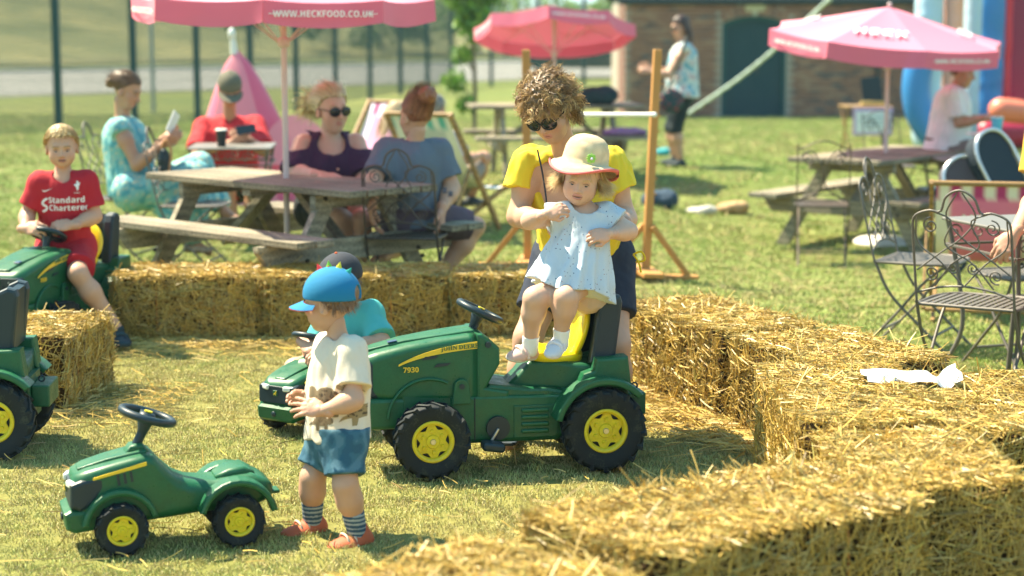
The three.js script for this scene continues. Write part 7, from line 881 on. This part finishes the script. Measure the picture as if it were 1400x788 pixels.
{ // standing woman by the building
  const z = 21.2, b = atZ(926, z), P = person({ label: 'woman with dark bob hair standing in a tie-dye vest and dark cropped leggings', base: b, skin: SKIN, cell: 0.015,
    head: { c: A(930, 37, z), yaw: -72, pitch: 12, size: 0.98, cell: 0.007 }, rad: { bust: 0.06, depth: 0.13, ua: 0.05, belly: 1.15, th: 0.1, kn: 0.066, calf: 0.066, pel: 0.105 },
    j: { shL: A(936, 66, z - 0.15), shR: A(934, 66, z + 0.2), elL: A(914, 102, z - 0.2), wrL: A(888, 98, z - 0.2), elR: A(916, 100, z + 0.25), wrR: A(888, 92, z + 0.1), hipL: A(934, 130, z - 0.1), hipR: A(932, 130, z + 0.1), knL: A(924, 176, z - 0.1), anL: A(930, 218, z - 0.1), toL: A(916, 224, z - 0.1), knR: A(918, 174, z + 0.1), anR: A(922, 214, z + 0.12), toR: A(908, 220, z + 0.1) },
    handL: { dir: V(-0.9, 0.2, 0), n: V(0, 0.3, 1), thumb: 1, curl: 0.6, cell: 0.009 }, handR: { dir: V(-0.9, 0.2, 0), n: V(0, 0.3, -1), thumb: -1, curl: 0.6, cell: 0.009 } });
  P.top('tie_dye_vest', mat([1, 1, 1], 0.85, { vertexColors: true }), { e: 0.02, sleeve: 0, hem: -0.06, neck: 0.08, amp: 0.008, loose: 0.2, cell: 0.014, tint: (v) => { const n = noise(v.x * 12, v.y * 12, v.z * 12); return n > 0.15 ? [0.18, 0.38, 0.48] : n < -0.25 ? [0.5, 0.38, 0.4] : [0.6, 0.64, 0.62]; } });
  P.bottoms('cropped_leggings', cloth([0.008, 0.02, 0.028]), { e: 0.01, shin: 0.12, waist: 0.15, cell: 0.015 });
  strandHair(P, { cols: [[0.05, 0.025, 0.02], [0.09, 0.045, 0.03]], flow: (p, n) => V(p.x * 2, -1, p.z > 0 ? -0.5 : -0.1), len: 0.16, front: 0.4, low: -0.7, n: 900, w: 0.004, e: 0.014 }); P.shades();
  for (const k of ['L', 'R']) footShoe(P.t, 'shoe', P.q['an' + k], P.q['to' + k], V(0, 1, 0), 0.24, 0.09, [0.01, 0.03, 0.04], [0.03, 0.05, 0.06], { cell: 0.012, top: 0.1 });
  const hb = thing('shoulder_bag', 'dark floral shoulder bag hanging at the standing woman hip', 'bag', A(918, 128, z - 0.32)); obj('bag_body', nets([ell(V(0, -0.08, 0), [0.14, 0.14, 0.05], null, 0.02), folds(0.008, 15, 15, 15)], 0.014, null, (v) => noise(v.x * 30, v.y * 30, v.z * 30) > 0.25 ? [0.3, 0.05, 0.08] : [0.01, 0.05, 0.06]), mat([1, 1, 1], 0.7, { vertexColors: true }), hb); obj('strap', tube([V(-0.05, 0.03, 0), V(0.06, 0.3, 0.08), V(0.14, 0.6, 0.16), V(0.16, 0.52, -0.2)], 0.012, 20, 5), mat([0.02, 0.04, 0.05], 0.7), hb);
}
{ // white t-shirt
  const z = 15.9, b = atZ(1300, z), P = person({ label: 'person in a white t-shirt sitting under the lettered parasol edge by the inflatable', base: b, skin: TAN, cell: 0.015,
    head: { c: A(1316, 100, z), yaw: 66, pitch: 10, size: 1, cell: 0.007 }, rad: { depth: 0.12, ua: 0.05, belly: 1.1 },
    j: { shR: A(1300, 130, z - 0.18), shL: A(1308, 128, z + 0.18), elR: A(1312, 168, z - 0.22), wrR: A(1350, 162, z - 0.3), elL: A(1320, 165, z + 0.25), wrL: A(1350, 160, z + 0.1), hipR: A(1292, 205, z - 0.1), hipL: A(1296, 205, z + 0.1), knR: A(1350, 205, z - 0.15), anR: A(1350, 275, z - 0.15), toR: A(1370, 282, z - 0.15), knL: A(1350, 205, z + 0.15), anL: A(1350, 272, z + 0.15), toL: A(1370, 280, z + 0.15) }, handR: { dir: V(0.9, 0, 0), n: V(0, 1, 0.2), thumb: -1, curl: 0.5, cell: 0.009 } });
  P.top('t_shirt', cloth([0.72, 0.72, 0.75]), { e: 0.02, sleeve: 0.8, hem: -0.1, neck: 0.07, amp: 0.008, loose: 0.1, cell: 0.014 }); P.bottoms('shorts', cloth([0.2, 0.15, 0.14]), { to: 0.85, cell: 0.015 }); shortHair(P, { kid: 0, cols: BROWN, n: 500, len: 0.04 });
  const c = thing('garden_stool', 'low stool under the person in the white t-shirt', 'stool', atZ(1294, z)); obj('seat', rbx(0.4, 0.03, 0.36, 0.008, 0, 0.4, 0), ironM, c); for (const s of [-1, 1]) for (const q of [-1, 1]) obj('leg', rod(V(s * 0.17, 0.4, q * 0.15), V(s * 0.2, 0, q * 0.18), 0.012), ironM, c);
  for (const k of ['L', 'R']) footShoe(P.t, 'shoe', P.q['an' + k], P.q['to' + k], V(0, 1, 0), 0.26, 0.1, [0.4, 0.4, 0.4], [0.6, 0.6, 0.6], { cell: 0.014, top: 0.1 });
}
{ // person at the frame edge
  const z = 8.15, b = atZ(1450, z), P = person({ label: 'brown haired person in a mustard top reaching in at the picture edge', base: b, skin: SKIN, cell: 0.012,
    head: { c: A(1422, 82, z - 0.1), yaw: -62, pitch: 22, size: 1, cell: 0.005, brow: [0.2, 0.12, 0.06] }, rad: { depth: 0.12, ua: 0.052, bust: 0.06 },
    j: { shR: A(1412, 178, z), shL: A(1472, 190, z - 0.25), elR: A(1404, 262, z - 0.05), wrR: A(1370, 322, z - 0.28), elL: A(1470, 275, z - 0.35), wrL: A(1430, 300, z - 0.5), hipR: A(1440, 330, z + 0.1), hipL: A(1490, 335, z - 0.1), knR: A(1420, 360, z - 0.2), anR: A(1425, 490, z - 0.1), toR: A(1405, 505, z - 0.15), knL: A(1450, 370, z - 0.4), anL: A(1455, 510, z - 0.3), toL: A(1435, 525, z - 0.35) }, handR: { dir: V(-0.55, -0.7, 0.1), n: V(-0.5, 0.4, 1), thumb: 1, curl: 0.6 }, handL: { dir: V(-0.8, -0.2, 0.2), n: V(0, 0.6, 1), thumb: -1, curl: 0.5 } });
  P.top('mustard_top', cloth([0.5, 0.3, 0.03]), { e: 0.02, sleeve: 0.7, flare: 1.4, hem: -0.1, neck: 0.08, amp: 0.007, loose: 0.1, cell: 0.009 }); P.bottoms('trousers', cloth([0.5, 0.12, 0.14]), { e: 0.02, shin: 0.8, cell: 0.012 });
  strandHair(P, { cols: [[0.3, 0.18, 0.09], [0.22, 0.12, 0.06], [0.4, 0.26, 0.13]], flow: toBack, len: 0.1, front: 0.4, low: -0.5, n: 1400, e: 0.014, extra: [paint(nets([ell(V(0, 0.05, -0.13), [0.05, 0.048, 0.045], null, 0.01), folds(0.008, 40, 40, 40)], 0.006), () => [0.3, 0.18, 0.09])] }); P.shades([0.55, 0.3, 0.6]); P.t.position.x += 0.05;
  for (const k of ['L', 'R']) footShoe(P.t, 'shoe', P.q['an' + k], P.q['to' + k], V(0, 1, 0), 0.24, 0.09, [0.5, 0.45, 0.4], [0.6, 0.6, 0.6], { cell: 0.01, top: 0.1 });
  const c = thing('garden_stool', 'plain metal seat under the person in mustard at the edge', 'stool', atZ(1468, z + 0.02)); obj('seat', rbx(0.42, 0.03, 0.4, 0.008, 0, 0.42, 0), ironM, c); for (const s of [-1, 1]) for (const q of [-1, 1]) obj('leg', rod(V(s * 0.18, 0.42, q * 0.17), V(s * 0.2, 0, q * 0.19), 0.012), ironM, c);
}
{ // two in deckchairs
  const z = 14.7, P = person({ label: 'bare legged person with knees up resting in the teal edged deckchair', base: atZ(612, z), skin: TAN, cell: 0.014, head: { c: A(594, 150, z - 0.05), yaw: 150, pitch: 5, size: 1, cell: 0.007 }, rad: { depth: 0.12, th: 0.085 },
    j: { shR: A(618, 190, z + 0.02), shL: A(582, 190, z - 0.05), elR: A(640, 218, z + 0.1), wrR: A(658, 212, z + 0.35), elL: A(575, 225, z + 0.1), wrL: A(590, 235, z + 0.3), hipR: A(628, 252, z + 0.2), hipL: A(600, 252, z + 0.15), knR: A(662, 216, z + 0.55), anR: A(644, 268, z + 0.6), toR: A(658, 275, z + 0.7), knL: A(640, 222, z + 0.6), anL: A(625, 270, z + 0.7), toL: A(640, 276, z + 0.8) }, handR: { dir: V(0.3, -0.2, -0.8), n: V(0.8, 0.4, 0), thumb: 1, curl: 0.6, cell: 0.008 } });
  P.top('t_shirt', cloth([0.45, 0.4, 0.38]), { sleeve: 0.7, hem: -0.1, cell: 0.013, loose: 0.08 }); P.bottoms('shorts', cloth([0.25, 0.22, 0.2]), { to: 0.7, cell: 0.014 }); shortHair(P, { kid: 0, cols: [[0.2, 0.18, 0.16], [0.28, 0.25, 0.22]], n: 500, len: 0.04 });
  for (const k of ['L', 'R']) footShoe(P.t, 'shoe', P.q['an' + k], P.q['to' + k], V(0, 1, 0), 0.25, 0.09, [0.02, 0.03, 0.04], [0.1, 0.1, 0.1], { cell: 0.013, top: 0.1 });
  const z2 = 15.4, P2 = person({ label: 'long fair haired person sitting behind the ginger bun', base: atZ(545, z2), skin: PALE, cell: 0.014, head: { c: A(545, 160, z2), yaw: 120, pitch: 5, size: 1, cell: 0.007 }, rad: { depth: 0.11 },
    j: { shR: A(560, 196, z2 - 0.12), shL: A(535, 198, z2 + 0.1), elR: A(566, 228, z2 - 0.1), wrR: A(590, 240, z2), elL: A(535, 230, z2 + 0.2), wrL: A(560, 242, z2 + 0.3), hipR: A(550, 250, z2 - 0.05), hipL: A(540, 252, z2 + 0.1), knR: A(605, 250, z2 + 0.1), anR: A(605, 298, z2 + 0.15), toR: A(625, 302, z2 + 0.2), knL: A(600, 250, z2 + 0.3), anL: A(600, 296, z2 + 0.3), toL: A(618, 300, z2 + 0.35) } });
  P2.top('summer_top', cloth([0.6, 0.42, 0.42]), { sleeve: 0.5, hem: -0.1, cell: 0.013 }); P2.bottoms('shorts', cloth([0.3, 0.35, 0.45]), { to: 0.7, cell: 0.014 });
  strandHair(P2, { cols: [[0.5, 0.36, 0.2], [0.4, 0.27, 0.14], [0.6, 0.46, 0.28]], flow: (p, n) => V(p.x * 2, -1, -0.3).addScaledVector(n, 0.2), len: 0.2, n: 900, w: 0.004, e: 0.012 });
  for (const k of ['L', 'R']) footShoe(P2.t, 'sandal', P2.q['an' + k], P2.q['to' + k], V(0, 1, 0), 0.23, 0.085, [0.4, 0.3, 0.2], [0.3, 0.2, 0.1], { cell: 0.013, top: -0.3 });
  const lb = thing('low_camp_stool', 'low camp stool under the long fair haired person', 'stool', atZ(546, z2)); obj('seat', rbx(0.36, 0.03, 0.34, 0.01, 0, 0.3, 0), cloth([0.3, 0.1, 0.2]), lb); for (const s of [-1, 1]) for (const q of [-1, 1]) obj('leg', rod(V(s * 0.15, 0.3, q * 0.14), V(s * 0.18, 0, q * 0.17), 0.012), pineM, lb);
}
renderer.render(scene, camera);
